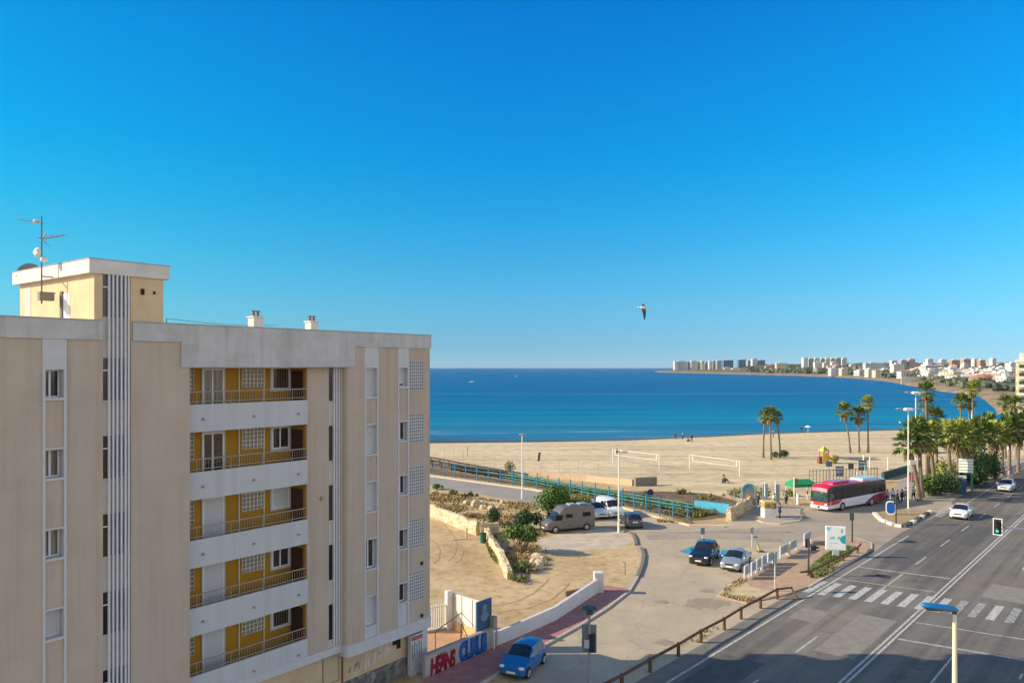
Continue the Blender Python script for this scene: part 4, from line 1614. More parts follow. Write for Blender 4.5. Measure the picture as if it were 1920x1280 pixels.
def graffiti(txt, x, z, size, sx, mat, off, shear=0.0, sp=.82):
    cu = bpy.data.curves.new('graffiti', 'FONT')
    cu.body = txt
    cu.size = size
    cu.offset = off
    cu.extrude = .004
    cu.shear = shear
    cu.space_character = sp
    o = bpy.data.objects.new('graffiti', cu)
    C.objects.link(o)
    me = bpy.data.meshes.new_from_object(o.evaluated_get(deps()))
    bpy.data.objects.remove(o)
    o = bpy.data.objects.new('graffiti', me)
    C.objects.link(o)
    me.materials.clear()
    me.materials.append(mat)
    o.parent = gw_
    o.rotation_euler = (R(90), 0, 0)
    o.location = (x, -.006, z)
    o.scale = (sx, 1, 1)
    return o


redp_ = M('spray red', (.36, .012, .03), .7, .25, 6)
dred = M('spray dark red', (.16, .02, .04), .7, .25, 6)
blup = M('spray blue', (.012, .10, .36), .7, .25, 6)
lblu = M('spray pale blue', (.07, .21, .46), .7, .2, 6)
o = graffiti('HEANS', .38, .06, 1.28, .60, redp_, .075, .1, .74)
o = graffiti('HEANS', .47, .13, 1.16, .63, dred, -.015, .1, .78)
o.location.y = -.012
graffiti('IVNS', .95, .80, .42, .8, dred, .008, .0, .9)
o = graffiti('CUKUS', 2.78, .16, 1.34, .67, blup, .14, .0, .70)
o = graffiti('CUKUS', 2.86, .22, 1.22, .69, lblu, -.03, .0, .78)
o.location.y = -.012
# inner pillar with grey scrawls beside the building
pw = thing('yard_pillar', 'whitish pillar with grey scrawls between the block and the graffiti wall', 'pillar', wA, wang)
MB().box(-.2, .75, .9, 1.15, 0, 2.2).box(.75, 1.15, .95, 1.25, 0, 2.5).build('pillar', M('pillar white', (.55, .54, .53), .9, .2, 3), pw)
b = MB()
for i in range(5):
    x = -.1 + i * .17
    b.box(x, x + .06, .885, .899, .9 + .1 * (i % 3), 1.7 + .12 * (i % 2))
b.box(-.15, .7, .885, .899, 1.9, 2.12, 1)
b.build('scrawl', [M('spray grey', (.18, .19, .22), .8, .3, 5), M('spray pink', (.40, .13, .13), .8, .3, 5)], pw)
# blue mural panel
mp_ = thing('mural_panel', 'blue painted panel with a pale figure above the end of the graffiti wall', 'panel', wA, wang)
MB().box(wl - 1.15, wl + .2, .30, .42, .0, 3.0).build('panel', M('mural blue', (.055, .10, .19), .8, .2, 3), mp_)
b = MB()
b.ball((wl - .45, .295, 2.45), (.22, .012, .3), 16, 10)
b.ball((wl - .45, .295, 2.02), (.36, .012, .28), 16, 10)
b.build('painted_figure', M('mural pale', (.16, .22, .30), .8, .25, 6), mp_)
# white screen wall of the yard, white fence, gate post
q0, q1 = G(846, 1178), G(912, 1201)
dd = q1 - q0
sw = thing('screen_wall', 'white rendered screen wall round the back of the tiled yard', 'wall', q0, math.atan2(dd.y, dd.x))
MB().box(0, dd.length + .1, 0, .18, .0, 2.3).build('wall', M('screen white', (.74, .72, .66), .8, .08), sw)
MB().box(.02, dd.length + .1, -.06, -.001, .0, .55).build('base_course', M('yard ochre', (.62, .44, .22), .85, .15), sw)
b = MB()
for x in (1.0, 2.0, 2.9):
    b.box(x, x + .03, -.03, -.002, .56, 2.3)
b.build('panel_joint', M('joint grey', (.35, .36, .36), .8), sw)
q2 = G(800, 1187)
dd = q0 - q2
wf = thing('white_fence', 'white vertical bar fence between the apartment block and the screen wall', 'fence', q2, math.atan2(dd.y, dd.x))
b = MB()
n = 11
for i in range(n):
    x = dd.length * (i + .3) / n
    b.box(x, x + .07, -.02, .02, .30, 1.75)
b.build('bars', M('fence white', (.76, .74, .68), .6, .05), wf)
MB().box(0, dd.length, -.04, .04, .12, .22).build('rail', M('fence white', (.76, .74, .68)), wf)
MB().box(0, dd.length, -.03, .03, 1.55, 1.6).build('rail', M('fence white', (.76, .74, .68)), wf)
MB().box(0, dd.length, -.09, .09, -.05, .12).build('base_course', wallg, wf)
MB().cbox(dd.length - .38, dd.length + .02, -.2, .2, 0, 2.5, .03).build('end_post', M('fence white', (.76, .74, .68)), wf)
# folding frame and pole standing in the yard
ta = G(872, 1206)
tr = thing('pergola_frame', 'dark metal pergola frame with trestle legs in the tiled yard', 'frame', ta, wang)
b = MB()
b.tube((-2.2, .4, 1.25), (1.5, 1.6, 1.25), .035, .035, 6)
b.tube((-2.2, .4, 1.25), (-2.2, .4, 0), .03, .03, 6)
b.tube((1.4, 0, 0), (1.4, 0, 1.9), .035, .035, 6)
b.build('frame', M('frame iron', (.12, .09, .08), .7, .2), tr)
b = MB()
for s in (-.45, .45):
    b.tube((s, 0, 0), (0, .3, 1.15), .03, .03, 6)
b.tube((0, .3, 1.15), (0, .3, 0), .02, .02, 6)
b.build('trestle', M('frame iron', (.12, .09, .08)), tr)

# long white wall along the red footway
lwp = [(928, 1213), (960, 1200), (1040, 1165), (1122, 1111)]
P = Gs(lwp)
lw = thing('white_wall', 'long low white wall along the red footway', 'wall')
b = MB()
heights = [.95, .95, 1.02, 1.12]
pts = []
for i in range(3):
    for j in range(4):
        pts.append((P[i].lerp(P[i + 1], j / 4), heights[i] + (heights[i + 1] - heights[i]) * j / 4))
pts.append((P[3], heights[3]))
wm_ = M('low wall white', (.60, .575, .56), .85, .1, 1.4)
for (a, ha), (c_, hc) in zip(pts, pts[1:]):
    d = (c_ - a).normalized()
    nn = Vector((-d.y, d.x, 0)) * .11
    vs = [a + nn, c_ + nn, c_ - nn, a - nn]
    b.add([(v.x, v.y, -.05) for v in vs] + [(v.x, v.y, h) for v, h in zip(vs, (ha, hc, hc, ha))], [(3, 2, 1, 0), (4, 5, 6, 7), (0, 1, 5, 4), (1, 2, 6, 5), (2, 3, 7, 6), (3, 0, 4, 7)])
b.build('wall', wm_, lw, merge=True)
e = P[3]
b = MB()
b.cbox(e.x - .35, e.x + .35, e.y - .35, e.y + .35, -.05, 1.6, .03)
b.build('end_post', wm_, lw)
wp_ = thing('marker_post', 'thin white marker post at the near end of the white wall', 'post', G(926.5, 1219), 0)
b = MB()
b.tube((0, 0, 0), (0, 0, 1.1), .045, .045, 8)
b.ball((0, 0, 1.15), .11, 10, 8)
b.build('post', M('white paint', (.7, .7, .7)), wp_)
lb = thing('timber_beam', 'dark timber beam leaning on the back of the white wall', 'beam', G(1086, 1112), R(35))
MB().box(-1.3, 1.0, -.1, .1, .02, .35).build('beam', M('timber', (.1, .1, .1)), lb)

# ---------------------------------------------------------------- dry stone walls
drys, nt, bs, tc = node_mat('dry stone')
vo = nt.nodes.new('ShaderNodeTexVoronoi')
vo.inputs['Scale'].default_value = 2.6
mpn = nt.nodes.new('ShaderNodeMapping')
mpn.inputs['Scale'].default_value = (1, 1, 1.7)
L(nt, tc.outputs['Object'], mpn.inputs['Vector'])
L(nt, mpn.outputs['Vector'], vo.inputs['Vector'])
scn_ = nt.nodes.new('ShaderNodeSeparateColor')
L(nt, vo.outputs['Color'], scn_.inputs[0])
L(nt, ramp(nt, scn_.outputs[0], [(0, (.40, .29, .16)), (.5, (.54, .42, .26)), (1, (.64, .53, .36))]), bs.inputs['Base Color'])
bs.inputs['Roughness'].default_value = .95
bump(nt, bs, vo.outputs['Distance'], .9, .12)


def dry_wall(name, label, px, h, w=.5, seed=1, step=.9):
    rr = random.Random(seed)
    P = Gs(px)
    t = tag(bpy.data.objects.new(name, None), label, 'wall')
    C.objects.link(t)
    b = MB()
    dense = []
    for a, c_ in zip(P, P[1:]):
        n = max(1, int((c_ - a).length / step))
        dense += [a.lerp(c_, i / n) for i in range(n)]
    dense.append(P[-1])
    N = len(dense)
    rows = []
    for i, p in enumerate(dense):
        d = (dense[min(i + 1, N - 1)] - dense[max(i - 1, 0)]).normalized()
        nn = Vector((-d.y, d.x, 0))
        j = lambda k=.06: rr.uniform(-k, k)
        hh = h * rr.uniform(.86, 1.08)
        rows.append([p + nn * (w * .6 + j()) + Vector((0, 0, -.05)), p + nn * (w * .5 + j()) + Vector((0, 0, hh * .55)), p + nn * (w * .38 + j()) + Vector((0, 0, hh + j())),
                     p - nn * (w * .38 + j()) + Vector((0, 0, hh + j())), p - nn * (w * .5 + j()) + Vector((0, 0, hh * .55)), p - nn * (w * .6 + j()) + Vector((0, 0, -.05))])
    vs = [v for r_ in rows for v in r_]
    fs = []
    for i in range(N - 1):
        for k in range(5):
            fs.append((i * 6 + k, (i + 1) * 6 + k, (i + 1) * 6 + k + 1, i * 6 + k + 1))
    fs += [(0, 1, 2, 3, 4, 5), tuple((N - 1) * 6 + k for k in (5, 4, 3, 2, 1, 0))]
    b.add(vs, fs)
    b.build('wall', drys, t)
    return t


dry_wall('stone_wall', 'yellow dry stone wall running from the block towards the bushes', [(770, 955), (806, 966), (850, 983), (897, 1003)], 1.35, .5, 4)
dry_wall('stone_wall', 'low yellow stone wall beside the leaning bushes and green bin', [(910, 1000), (922, 1022), (940, 1050), (952, 1078), (957, 1086)], .85, .55, 9)
dry_wall('stone_wall', 'short dark faced stone wall joining the two yellow walls', [(899, 1003), (935, 1000)], 1.1, .4, 6)
dry_wall('stone_wall', 'grey stone wall casting shade beside the beach path', [(1366, 976), (1386, 966), (1408, 952)], 1.5, .5, 12)
bb = thing('blue_wall', 'bright blue painted low wall at the end of the blue fence', 'wall')
P = Gs([(1303, 955), (1368, 962.5)])
b = MB()
b.strip(P, .5, -.05, 1.1)
b.build('wall', M('blue wall paint', (.09, .40, .58), .6, .12, 2), bb)

# green bin, white stakes
bn = thing('litter_bin', 'green litter bin at the corner of the stone walls', 'bin', G(906, 1017))
b = MB()
b.path([(0, 0, 0), (0, 0, .85), (0, 0, .9)], [.28, .34, .36], 14)
b.build('bin', M('bin green', (.03, .12, .08), .5, .2), bn, smooth=30)
b = MB()
b.disc((0, 0, .93), (0, 0, 1), .3, .06, 14)
b.build('lid', M('bin dark', (.02, .05, .04), .5), bn)
st_ = thing('wooden_stake', 'pale wooden stakes with a rail lying in the sandy lot', 'stake', G(875, 1011), R(10))
b = MB()
b.cbox(-.09, .09, -.09, .09, 0, 1.15, .02)
b.cbox(-1.5, -.1, -.06, .06, .0, .12, .02)
b.build('stake', M('pale wood', (.62, .50, .32), .85, .15, 5), st_)

# ---------------------------------------------------------------- blue post fence, green rails and boardwalk rails
bluep = M('fence blue', (.035, .21, .40), .5, .2, 3)
greenr = M('rail green', (.015, .15, .11), .5, .2, 3)
tealr = M('rail teal', (.02, .20, .18), .5, .2, 3)
wirem = M('wire', (.30, .33, .33), .6, .1)
fp = Gs([(806, 889), (1000, 915), (1100, 935.5), (1162, 946.5), (1212, 960), (1290, 980)])


def along(P, step, start=0):
    out, acc = [], start
    for a, c_ in zip(P, P[1:]):
        l = (c_ - a).length
        while acc < l:
            out.append(a + (c_ - a) * acc / l)
            acc += step
        acc -= l
    return out


bf = thing('blue_post_fence', 'tall mesh fence on blue posts along the beach lane', 'fence')
posts = along(fp, 2.35, .9)
for p in posts:
    b = MB()
    b.tube(p, p + Vector((0, 0, 2.15)), .085, .085, 8)
    b.build('post', bluep, bf)
b = MB()
for a, c_ in zip(posts, posts[1:]):
    for z in (.15, .8, 1.45, 2.08):
        b.tube(a + Vector((0, 0, z)), c_ + Vector((0, 0, z)), .009, .009, 4, cap=False)
b.build('mesh_wires', wirem, bf)
grl = thing('green_railing', 'double green pipe railing behind the blue post fence', 'railing')
gp_ = Gs([(846, 881), (1000, 908), (1100, 928), (1180, 943), (1290, 962), (1300, 964)])
for z, m_ in ((1.15, greenr), (.75, tealr), (.35, greenr)):
    b = MB()
    b.path([p + Vector((0, 0, z)) for p in gp_], .07, 8)
    b.build('rail', m_, grl)
b = MB()
for a, c_ in zip(gp_, gp_[1:]):
    nn = Vector((-(c_ - a).y, (c_ - a).x, 0)).normalized() * .12
    b.add([a + nn + Vector((0, 0, .1)), c_ + nn + Vector((0, 0, .1)), c_ + nn + Vector((0, 0, .95)), a + nn + Vector((0, 0, .95)), a + nn * 1.3 + Vector((0, 0, .1)), c_ + nn * 1.3 + Vector((0, 0, .1)), c_ + nn * 1.3 + Vector((0, 0, .95)), a + nn * 1.3 + Vector((0, 0, .95))], [(0, 1, 2, 3), (7, 6, 5, 4), (3, 2, 6, 7), (0, 4, 5, 1)])
b.build('mesh_panel', M('mesh dark green', (.015, .055, .035), .9, .5, .8), grl)
for p in along(gp_, 3.2, .5):
    b = MB()
    b.tube(p, p + Vector((0, 0, 1.2)), .06, .06, 8)
    b.build('post', greenr, grl)
wr = thing('boardwalk_railing', 'dark timber handrails of the boardwalk leaving the apartment block', 'railing')
for off, hts in (((0, 0), (1.15, .6)), ((0, 5.0), (1.15, .6))):
    base = [(760, 859 + off[1]), (806, 869 + off[1]), (870, 882 + off[1]), (940, 895 + off[1] * .6), (990, 904)]
    P = Gs(base)
    for z in hts:
        b = MB()
        b.path([p + Vector((0, 0, z)) for p in P], .13, 6)
        b.build('rail', M('dark timber', (.055, .035, .028), .85, .3, 4), wr)
    for p in along(P, 3.0, 1):
        b = MB()
        b.box(p.x - .08, p.x + .08, p.y - .08, p.y + .08, 0, 1.2)
        b.build('post', M('dark timber', (.055, .035, .028)), wr)
b = MB()
b.sheet([(p.x, p.y) for p in Gs([(760, 860), (806, 870), (870, 882), (940, 895), (990, 904), (985, 907), (935, 899), (870, 887.5), (806, 875), (760, 865)])], .03)
structure(b.build('boardwalk', M('boardwalk planks', (.27, .20, .13), .9, .25, 3)), 'sloping wooden boardwalk between dark rails')
# planted strip: brown soil between boardwalk and fence
b = MB()
b.sheet([(p.x, p.y) for p in Gs([(760, 866), (806, 875.5), (870, 888), (940, 900), (1000, 907), (1100, 915), (1190, 921), (1250, 921), (1330, 925), (1385, 940), (1375, 968), (1290, 977), (1212, 957), (1100, 933), (1000, 913.5), (806, 888), (760, 880)])], .02)
structure(b.build('planting_bed', M('dark soil', (.13, .085, .05), .95, .5, .5, col2=(.24, .175, .09))), 'strip of dark soil and weeds behind the blue fence')
b = MB()
b.strip(Gs([(990, 893), (1100, 901), (1187, 910)]), .6, -.05, .9)
o = b.build('beach_wall', M('sand coloured coping', (.56, .42, .28), .9, .15), None)
tag(o, 'low sand coloured wall at the back of the beach by the thin poles', 'wall')
b = MB()
b.strip(Gs([(1190, 911), (1230, 909)]), .6, -.05, 1.2)
tag(b.build('beach_wall', M('grey rubble', (.22, .20, .17), .9, .3, 3)), 'short grey end of the beach wall in shade', 'wall')
pf = thing('wire_fence', 'faint tall wire fence on thin grey poles behind the beach', 'fence')
pl = along(Gs([(830, 866), (940, 887), (1000, 893), (1100, 900), (1250, 905)]), 3.1, .6)
b2 = MB()
thin = M('pole grey', (.42, .40, .36), .6, .1)
for i, p in enumerate(pl):
    b = MB()
    b.tube(p, p + Vector((0, 0, 2.9)), .025, .025, 5)
    b.build('post', thin, pf)
for a, c_ in zip(pl, pl[1:]):
    for z in (.6, 1.3, 2.0, 2.85):
        b2.tube(a + Vector((0, 0, z)), c_ + Vector((0, 0, z)), .006, .006, 3, cap=False)
b2.build('mesh_wires', thin, pf)
# fence with boards at the beach entrance behind the bus
bfn = thing('beach_fence', 'brown slatted fence with boards behind the bus', 'fence')
P = Gs([(1518, 909), (1570, 907), (1646, 903)])
for i, p in enumerate(along(P, .55)):
    b = MB()
    b.box(p.x - .04, p.x + .04, p.y - .04, p.y + .04, 0, 2.2)
    b.build('slat', M('slat brown', (.20, .16, .12), .85, .2), bfn)
b = MB()
b.path([p + Vector((0, 0, 2.05)) for p in P], .035, 5)
b.path([p + Vector((0, 0, .4)) for p in P], .035, 5)
b.build('rail', M('slat brown', (.2, .16, .12)), bfn)
for px, py, w_, h_, col, lab in ((1554, 905, .9, 3.2, (.10, .17, .25), 'small blue notice board on a pole behind the bus roof'), (1574, 904, 1.2, 2.4, (.06, .16, .30), 'blue and white information board behind the bus'),
                                 (1595, 904, .8, 2.8, (.09, .10, .12), 'dark round topped sign behind the bus'), (1617, 903, 1.2, 3.2, (.05, .14, .17), 'tall teal board behind the rear of the bus')):
    t = thing('notice_board', lab, 'sign', G(px, py), 0)
    b = MB()
    b.tube((0, 0, 0), (0, 0, h_ - .5), .05, .05, 6)
    b.build('pole', M('steel', (.4, .4, .4)), t)
    b = MB()
    b.cbox(-w_ / 2, w_ / 2, -.09, -.05, h_ - 1.5 if w_ > 1 else h_ - .8, h_, .015)
    b.build('panel', M('board %d' % px, col, .6, .3, 3), t)
    if w_ > 1:
        b = MB()
        b.box(-w_ / 2 + .15, w_ / 2 - .15, -.11, -.091, h_ - .5, h_ - .2).box(-w_ / 2 + .15, w_ / 2 - .3, -.11, -.091, h_ - 1.0, h_ - .7)
        b.build('panel_print', M('print pale', (.45, .52, .56), .6, .3, 6), t)
wpx = thing('teal_post', 'slim turquoise post behind the rear of the bus', 'post', G(1622, 906))
b = MB()
b.tube((0, 0, 0), (0, 0, 2.6), .07, .07, 8)
b.ball((0, 0, 2.65), .1, 8, 6)
b.build('post', M('turquoise', (.25, .55, .52), .5), wpx)
wpy = thing('white_post', 'short white post beside the boards behind the bus', 'post', G(1608, 906))
MB().cbox(-.16, .16, -.16, .16, 0, 1.6, .03).build('post', M('white paint', (.7, .7, .7)), wpy)
# beach gate: teal arch, poles, green canopy
ar = thing('beach_arch_sign', 'rounded teal arch board with a faded picture at the beach path', 'sign', G(1404, 953), R(-8))
b = MB()
pts = [(-.75, 0, 0), (-.75, 0, 2.3)] + [(-.75 * math.cos(PI * k / 10), 0, 2.3 + .65 * math.sin(PI * k / 10)) for k in range(1, 10)] + [(.75, 0, 2.3), (.75, 0, 0)]
b.path(pts, .09, 8)
b.build('frame', M('teal frame', (.12, .30, .38), .5, .15), ar)
b = MB()
out = [(-.66, .5), (.66, .5), (.66, 2.25)] + [(.66 * math.cos(PI * k / 8), 2.25 + .6 * math.sin(PI * k / 8)) for k in range(1, 8)] + [(-.66, 2.25)]
b.add([(a, -.03, c_) for a, c_ in out] + [(a, .03, c_) for a, c_ in out], [tuple(range(len(out))), tuple(range(2 * len(out) - 1, len(out) - 1, -1))])
pnl, nt, bs, tc = node_mat('faded picture')
sp_ = nt.nodes.new('ShaderNodeSeparateXYZ')
L(nt, tc.outputs['Object'], sp_.inputs[0])
nn_ = noise(nt, tc.outputs['Object'], 3.5, 4)
mrr = nt.nodes.new('ShaderNodeMapRange')
mrr.inputs['From Min'].default_value = .4
mrr.inputs['From Max'].default_value = 3
L(nt, mth(nt, 'ADD', sp_.outputs['Z'], mth(nt, 'MULTIPLY', nn_, .8)), mrr.inputs['Value'])
L(nt, ramp(nt, mrr.outputs[0], [(.2, (.25, .22, .17)), (.5, (.42, .25, .20)), (.75, (.25, .22, .2)), (1, (.06, .22, .26))]), bs.inputs['Base Color'])
b.build('panel', pnl, ar)
cn = thing('green_canopy', 'bright green fabric canopy on posts beside the front of the bus', 'canopy', G(1500, 939), R(12))
b = MB()
b.add([(-1.5, -1, 2.25), (1.7, -1, 2.25), (1.7, 1, 2.25), (-1.5, 1, 2.25), (-1.0, -.3, 2.75), (1.2, -.3, 2.75), (1.2, .3, 2.75), (-1.0, .3, 2.75), (-1.5, -1, 1.9), (1.7, -1, 1.9), (1.7, 1, 1.9), (-1.5, 1, 1.9)],
      [(0, 1, 5, 4), (1, 2, 6, 5), (2, 3, 7, 6), (3, 0, 4, 7), (4, 5, 6, 7), (8, 9, 1, 0), (9, 10, 2, 1), (10, 11, 3, 2), (11, 8, 0, 3)])
b.build('canopy', M('canopy green', (.02, .26, .10), .7, .15, 2), cn)
for x, y in ((-1.4, -.9), (1.6, -.9), (1.6, .9), (-1.4, .9)):
    b = MB()
    b.tube((x, y, 0), (x, y, 2.25), .05, .05, 6)
    b.build('post', M('white paint', (.7, .7, .7)), cn)
for i, (px, py, h_, w_) in enumerate([(1419, 953, 2.8, .05), (1434, 950, 3.0, .07), (1454, 946, 2.9, .06), (1489, 944, 3.2, .07), (1496, 945, 1.3, .18)]):
    t = thing('slim_pole', ['slim grey pole just right of the teal arch', 'pale pole left of the snack kiosk roof', 'pale pole behind the snack kiosk', 'white pole at the corner of the green canopy', 'short white bollard under the green canopy'][i], 'pole', G(px, py))
    b = MB()
    b.tube((0, 0, 0), (0, 0, h_), w_, w_, 8)
    b.disc((0, 0, h_ + .02), (0, 0, 1), w_ * 1.4, .06, 8)
    b.build('pole', M('white paint', (.7, .7, .7)) if i != 0 else M('pole grey', (.4, .4, .4)), t)
    if i == 3:
        MB().cbox(-.02, .5, -.04, .04, 2.5, 3.1, .02).build('sign_plate', M('plate brown', (.28, .17, .10), .6, .2), t)
scr_ = thing('windbreak_panel', 'blue grey windbreak panels beside the snack kiosk', 'panel', G(1443, 944), R(6))
b = MB()
b.cbox(-.9, -.25, -.04, .04, .1, 2.5, .02).cbox(.7, 1.3, -.04, .04, .1, 2.4, .02)
b.build('panel', M('panel blue grey', (.30, .38, .42), .4, .2, 2), scr_)
# snack kiosk
ks = thing('snack_kiosk', 'small kiosk with white front and yellow topped picture panel', 'kiosk', G(1444.5, 972), R(3))
MB().cbox(-.70, .70, -.02, 1.1, .1, 1.1, .03).build('counter', M('white paint', (.7, .7, .7)), ks)
b = MB()
b.cbox(-.68, .68, .02, 1.05, 1.1, 1.72, .02)
kp, nt, bs, tc = node_mat('kiosk pictures')
vo = nt.nodes.new('ShaderNodeTexVoronoi')
vo.inputs['Scale'].default_value = 3.5
L(nt, tc.outputs['Object'], vo.inputs['Vector'])
sc_ = nt.nodes.new('ShaderNodeSeparateColor')
L(nt, vo.outputs['Color'], sc_.inputs[0])
L(nt, ramp(nt, sc_.outputs[0], [(0, (.16, .11, .09)), (.35, (.42, .22, .08)), (.65, (.55, .38, .18)), (1, (.60, .50, .38))]), bs.inputs['Base Color'])
b.build('picture_panel', kp, ks)
MB().cbox(-.74, .74, -.06, 1.15, 1.72, 1.92, .03).build('roof', M('kiosk yellow', (.66, .50, .16), .6, .15), ks)
b = MB()
for i in range(4):
    b.box(-.15 + i * .17, -.03 + i * .17, -.028, -.0201, .42, .48)
b.build('counter_print', M('print grey', (.45, .45, .45)), ks)

# ---------------------------------------------------------------- lamps
creamp = M('cream pole', (.7, .7, .6))


def mast_lamp(name, label, px, py, h, arms, hw=.9):
    t = thing(name, label, 'street lamp', G(px, py))
    b = MB()
    b.path([(0, 0, 0), (0, 0, .9), (0, 0, .92), (0, 0, h)], [.13, .12, .085, .06], 10)
    b.build('pole', creamp, t)
    for s in arms:
        b = MB()
        b.path([(0, 0, h - .15), (s * .25, 0, h - .02), (s * hw, 0, h + .06)], .035, 6)
        b.build('arm', creamp, t)
        b = MB()
        b.ball((s * (hw + .3), 0, h + .08), (.42, .16, .09), 12, 8)
        b.build('lamp_head', M('lamp grey', (.35, .36, .36), .5, .1), t, smooth=180)
    return t


mast_lamp('street_lamp', 'slim street lamp on the beach lane standing before the blue fence', 979, 935, 8.2, (0.02,), .1)
mast_lamp('street_lamp', 'street lamp with a short arm beside the white van', 1160, 998, 8.2, (1,), .25)
for px, py, h, lab in ((1703, 966, 12.1, 'tall double headed street lamp on the small traffic island'), (1717, 934, 13.6, 'second tall double headed street lamp behind the one on the island')):
    t = mast_lamp('street_lamp', lab, px, py, h, (1, -1), .75)
    b = MB()
    b.cbox(-.45, .45, -.3, .3, h - .12, h + .18, .08)
    b.build('lamp_bracket', M('white paint', (.7, .7, .7)), t)
# foreground lamp with the blue head
Yl = 24.0
lx = (1790 - 960) * Yl / F
t = thing('street_lamp', 'cream foreground street lamp with a bright blue head', 'street lamp', (lx, Yl, 0), 0)
b = MB()
htop = H - (1146 - EYE) * Yl / F
b.path([(0, 0, 0), (0, 0, 1.0), (0, 0, 1.02), (0, 0, htop)], [.15, .14, .115, .058], 20)
b.build('pole', M('cream paint', (.74, .66, .50), .35, .05), t, smooth=40)
b = MB()
z = htop
sec = [(.10, .055, .045, .00), (.02, .085, .085, .02), (-.12, .105, .10, .045), (-.40, .135, .10, .085), (-.62, .15, .095, .115), (-.85, .14, .085, .14), (-.98, .10, .07, .155), (-1.04, .03, .03, .16)]
n = 16
vs, fs = [], []
for x, wy_, wz, dz in sec:
    vs += [(x, math.cos(2 * PI * k / n) * wy_, z + .05 + dz + math.sin(2 * PI * k / n) * wz) for k in range(n)]
for i in range(len(sec) - 1):
    fs += [(i * n + k, i * n + (k + 1) % n, (i + 1) * n + (k + 1) % n, (i + 1) * n + k) for k in range(n)]
fs += [tuple(range(n)), tuple(range((len(sec) - 1) * n + n - 1, (len(sec) - 1) * n - 1, -1))]
b.add(vs, fs)
b.build('lamp_head', paint('lamp blue', (.005, .16, .42), .35, .3), t, smooth=60)
b = MB()
b.ball((-.55, 0, z + .09), (.36, .12, .07), 14, 8)
b.build('lens', M('lens dark', (.03, .05, .07), .15, .2, spec=.6), t, smooth=180)
b = MB()
b.disc((0, 0, z - .02), (0, 0, 1), .075, .10, 16)
b.build('collar', M('dark steel', (.06, .06, .06)), t)

# ---------------------------------------------------------------- traffic lights
sigm = M('signal black', (.022, .023, .025), .55, .2)
postb = M('signal post', (.05, .055, .07), .5, .2)


def emis(name, col, k):
    m, nt, bs, tc = node_mat(name)
    bs.inputs['Base Color'].default_value = (*col, 1)
    bs.inputs['Emission Color'].default_value = (*col, 1)
    bs.inputs['Emission Strength'].default_value = k
    return m


greenl = emis('green signal lit', (.02, .75, .45), 1.6)


def signal(parent, x, y, z0, face, lit=None, s=.30, n=3, plate=None):
    """signal head; face = unit vector it looks along"""
    a = Vector((face[0], face[1], 0)).normalized()
    sd = Vector((-a.y, a.x, 0))
    h = s * 1.15 * n
    c = Vector((x, y, z0))

    def obox(b, u0, u1, v0, v1, z0_, z1_):
        vs = []
        for zz in (z0_, z1_):
            for u, v in ((u0, v0), (u1, v0), (u1, v1), (u0, v1)):
                p = c + a * u + sd * v
                vs.append((p.x, p.y, zz))
        b.add(vs, [(0, 3, 2, 1), (4, 5, 6, 7), (0, 1, 5, 4), (1, 2, 6, 5), (2, 3, 7, 6), (3, 0, 4, 7)])
    b = MB()
    obox(b, -.1, .1, -s * .55, s * .55, z0, z0 + h)
    hd_ = b.build('signal_head', sigm, parent)
    if plate:
        b = MB()
        obox(b, -.02, .005, -plate / 2, plate / 2, z0 - .13, z0 + h + .13)
        b.build('backplate', M('plate black', (.03, .03, .03), .6), hd_)
        b = MB()
        for q in ((-plate / 2 - .05, -plate / 2), (plate / 2, plate / 2 + .05)):
            obox(b, -.022, .01, q[0], q[1], z0 - .18, z0 + h + .18)
        for q in ((z0 - .18, z0 - .13), (z0 + h + .13, z0 + h + .18)):
            obox(b, -.022, .01, -plate / 2, plate / 2, q[0], q[1])
        b.build('border', M('white paint', (.7, .7, .7)), hd_)
    for i in range(n):
        zz = z0 + h * (i + .5) / n
        p = c + a * .105 + Vector((0, 0, zz - z0))
        b = MB()
        b.disc(p, a, s * .40, .02, 16)
        m_ = greenl if (lit == 'green' and i == 0) else M('lens off %d' % i, [(.02, .07, .04), (.09, .06, .01), (.08, .012, .01)][i % 3], .2, .1)
        b.build('lens', m_, hd_)
        b = MB()
        pts = [p + sd * math.cos(PI * k / 8) * s * .45 + Vector((0, 0, math.sin(PI * k / 8) * s * .45)) for k in range(9)]
        q = [v + a * .2 for v in pts]
        b.add(pts + q, [(k, k + 1, 10 + k, 9 + k) for k in range(8)])
        b.build('visor', sigm, hd_)
    return hd_


def ped(name, label, px, py, h, faces, extra=None):
    t = thing(name, label, 'traffic light', G(px, py), 0)
    b = MB()
    b.path([(0, 0, 0), (0, 0, h)], [.075, .065], 10)
    b.disc((0, 0, .06), (0, 0, 1), .17, .12, 12)
    b.build('post', postb, t)
    for fc, z0, n, off in faces:
        signal(t, off[0], off[1], z0, fc, None, .30, n)
    return t


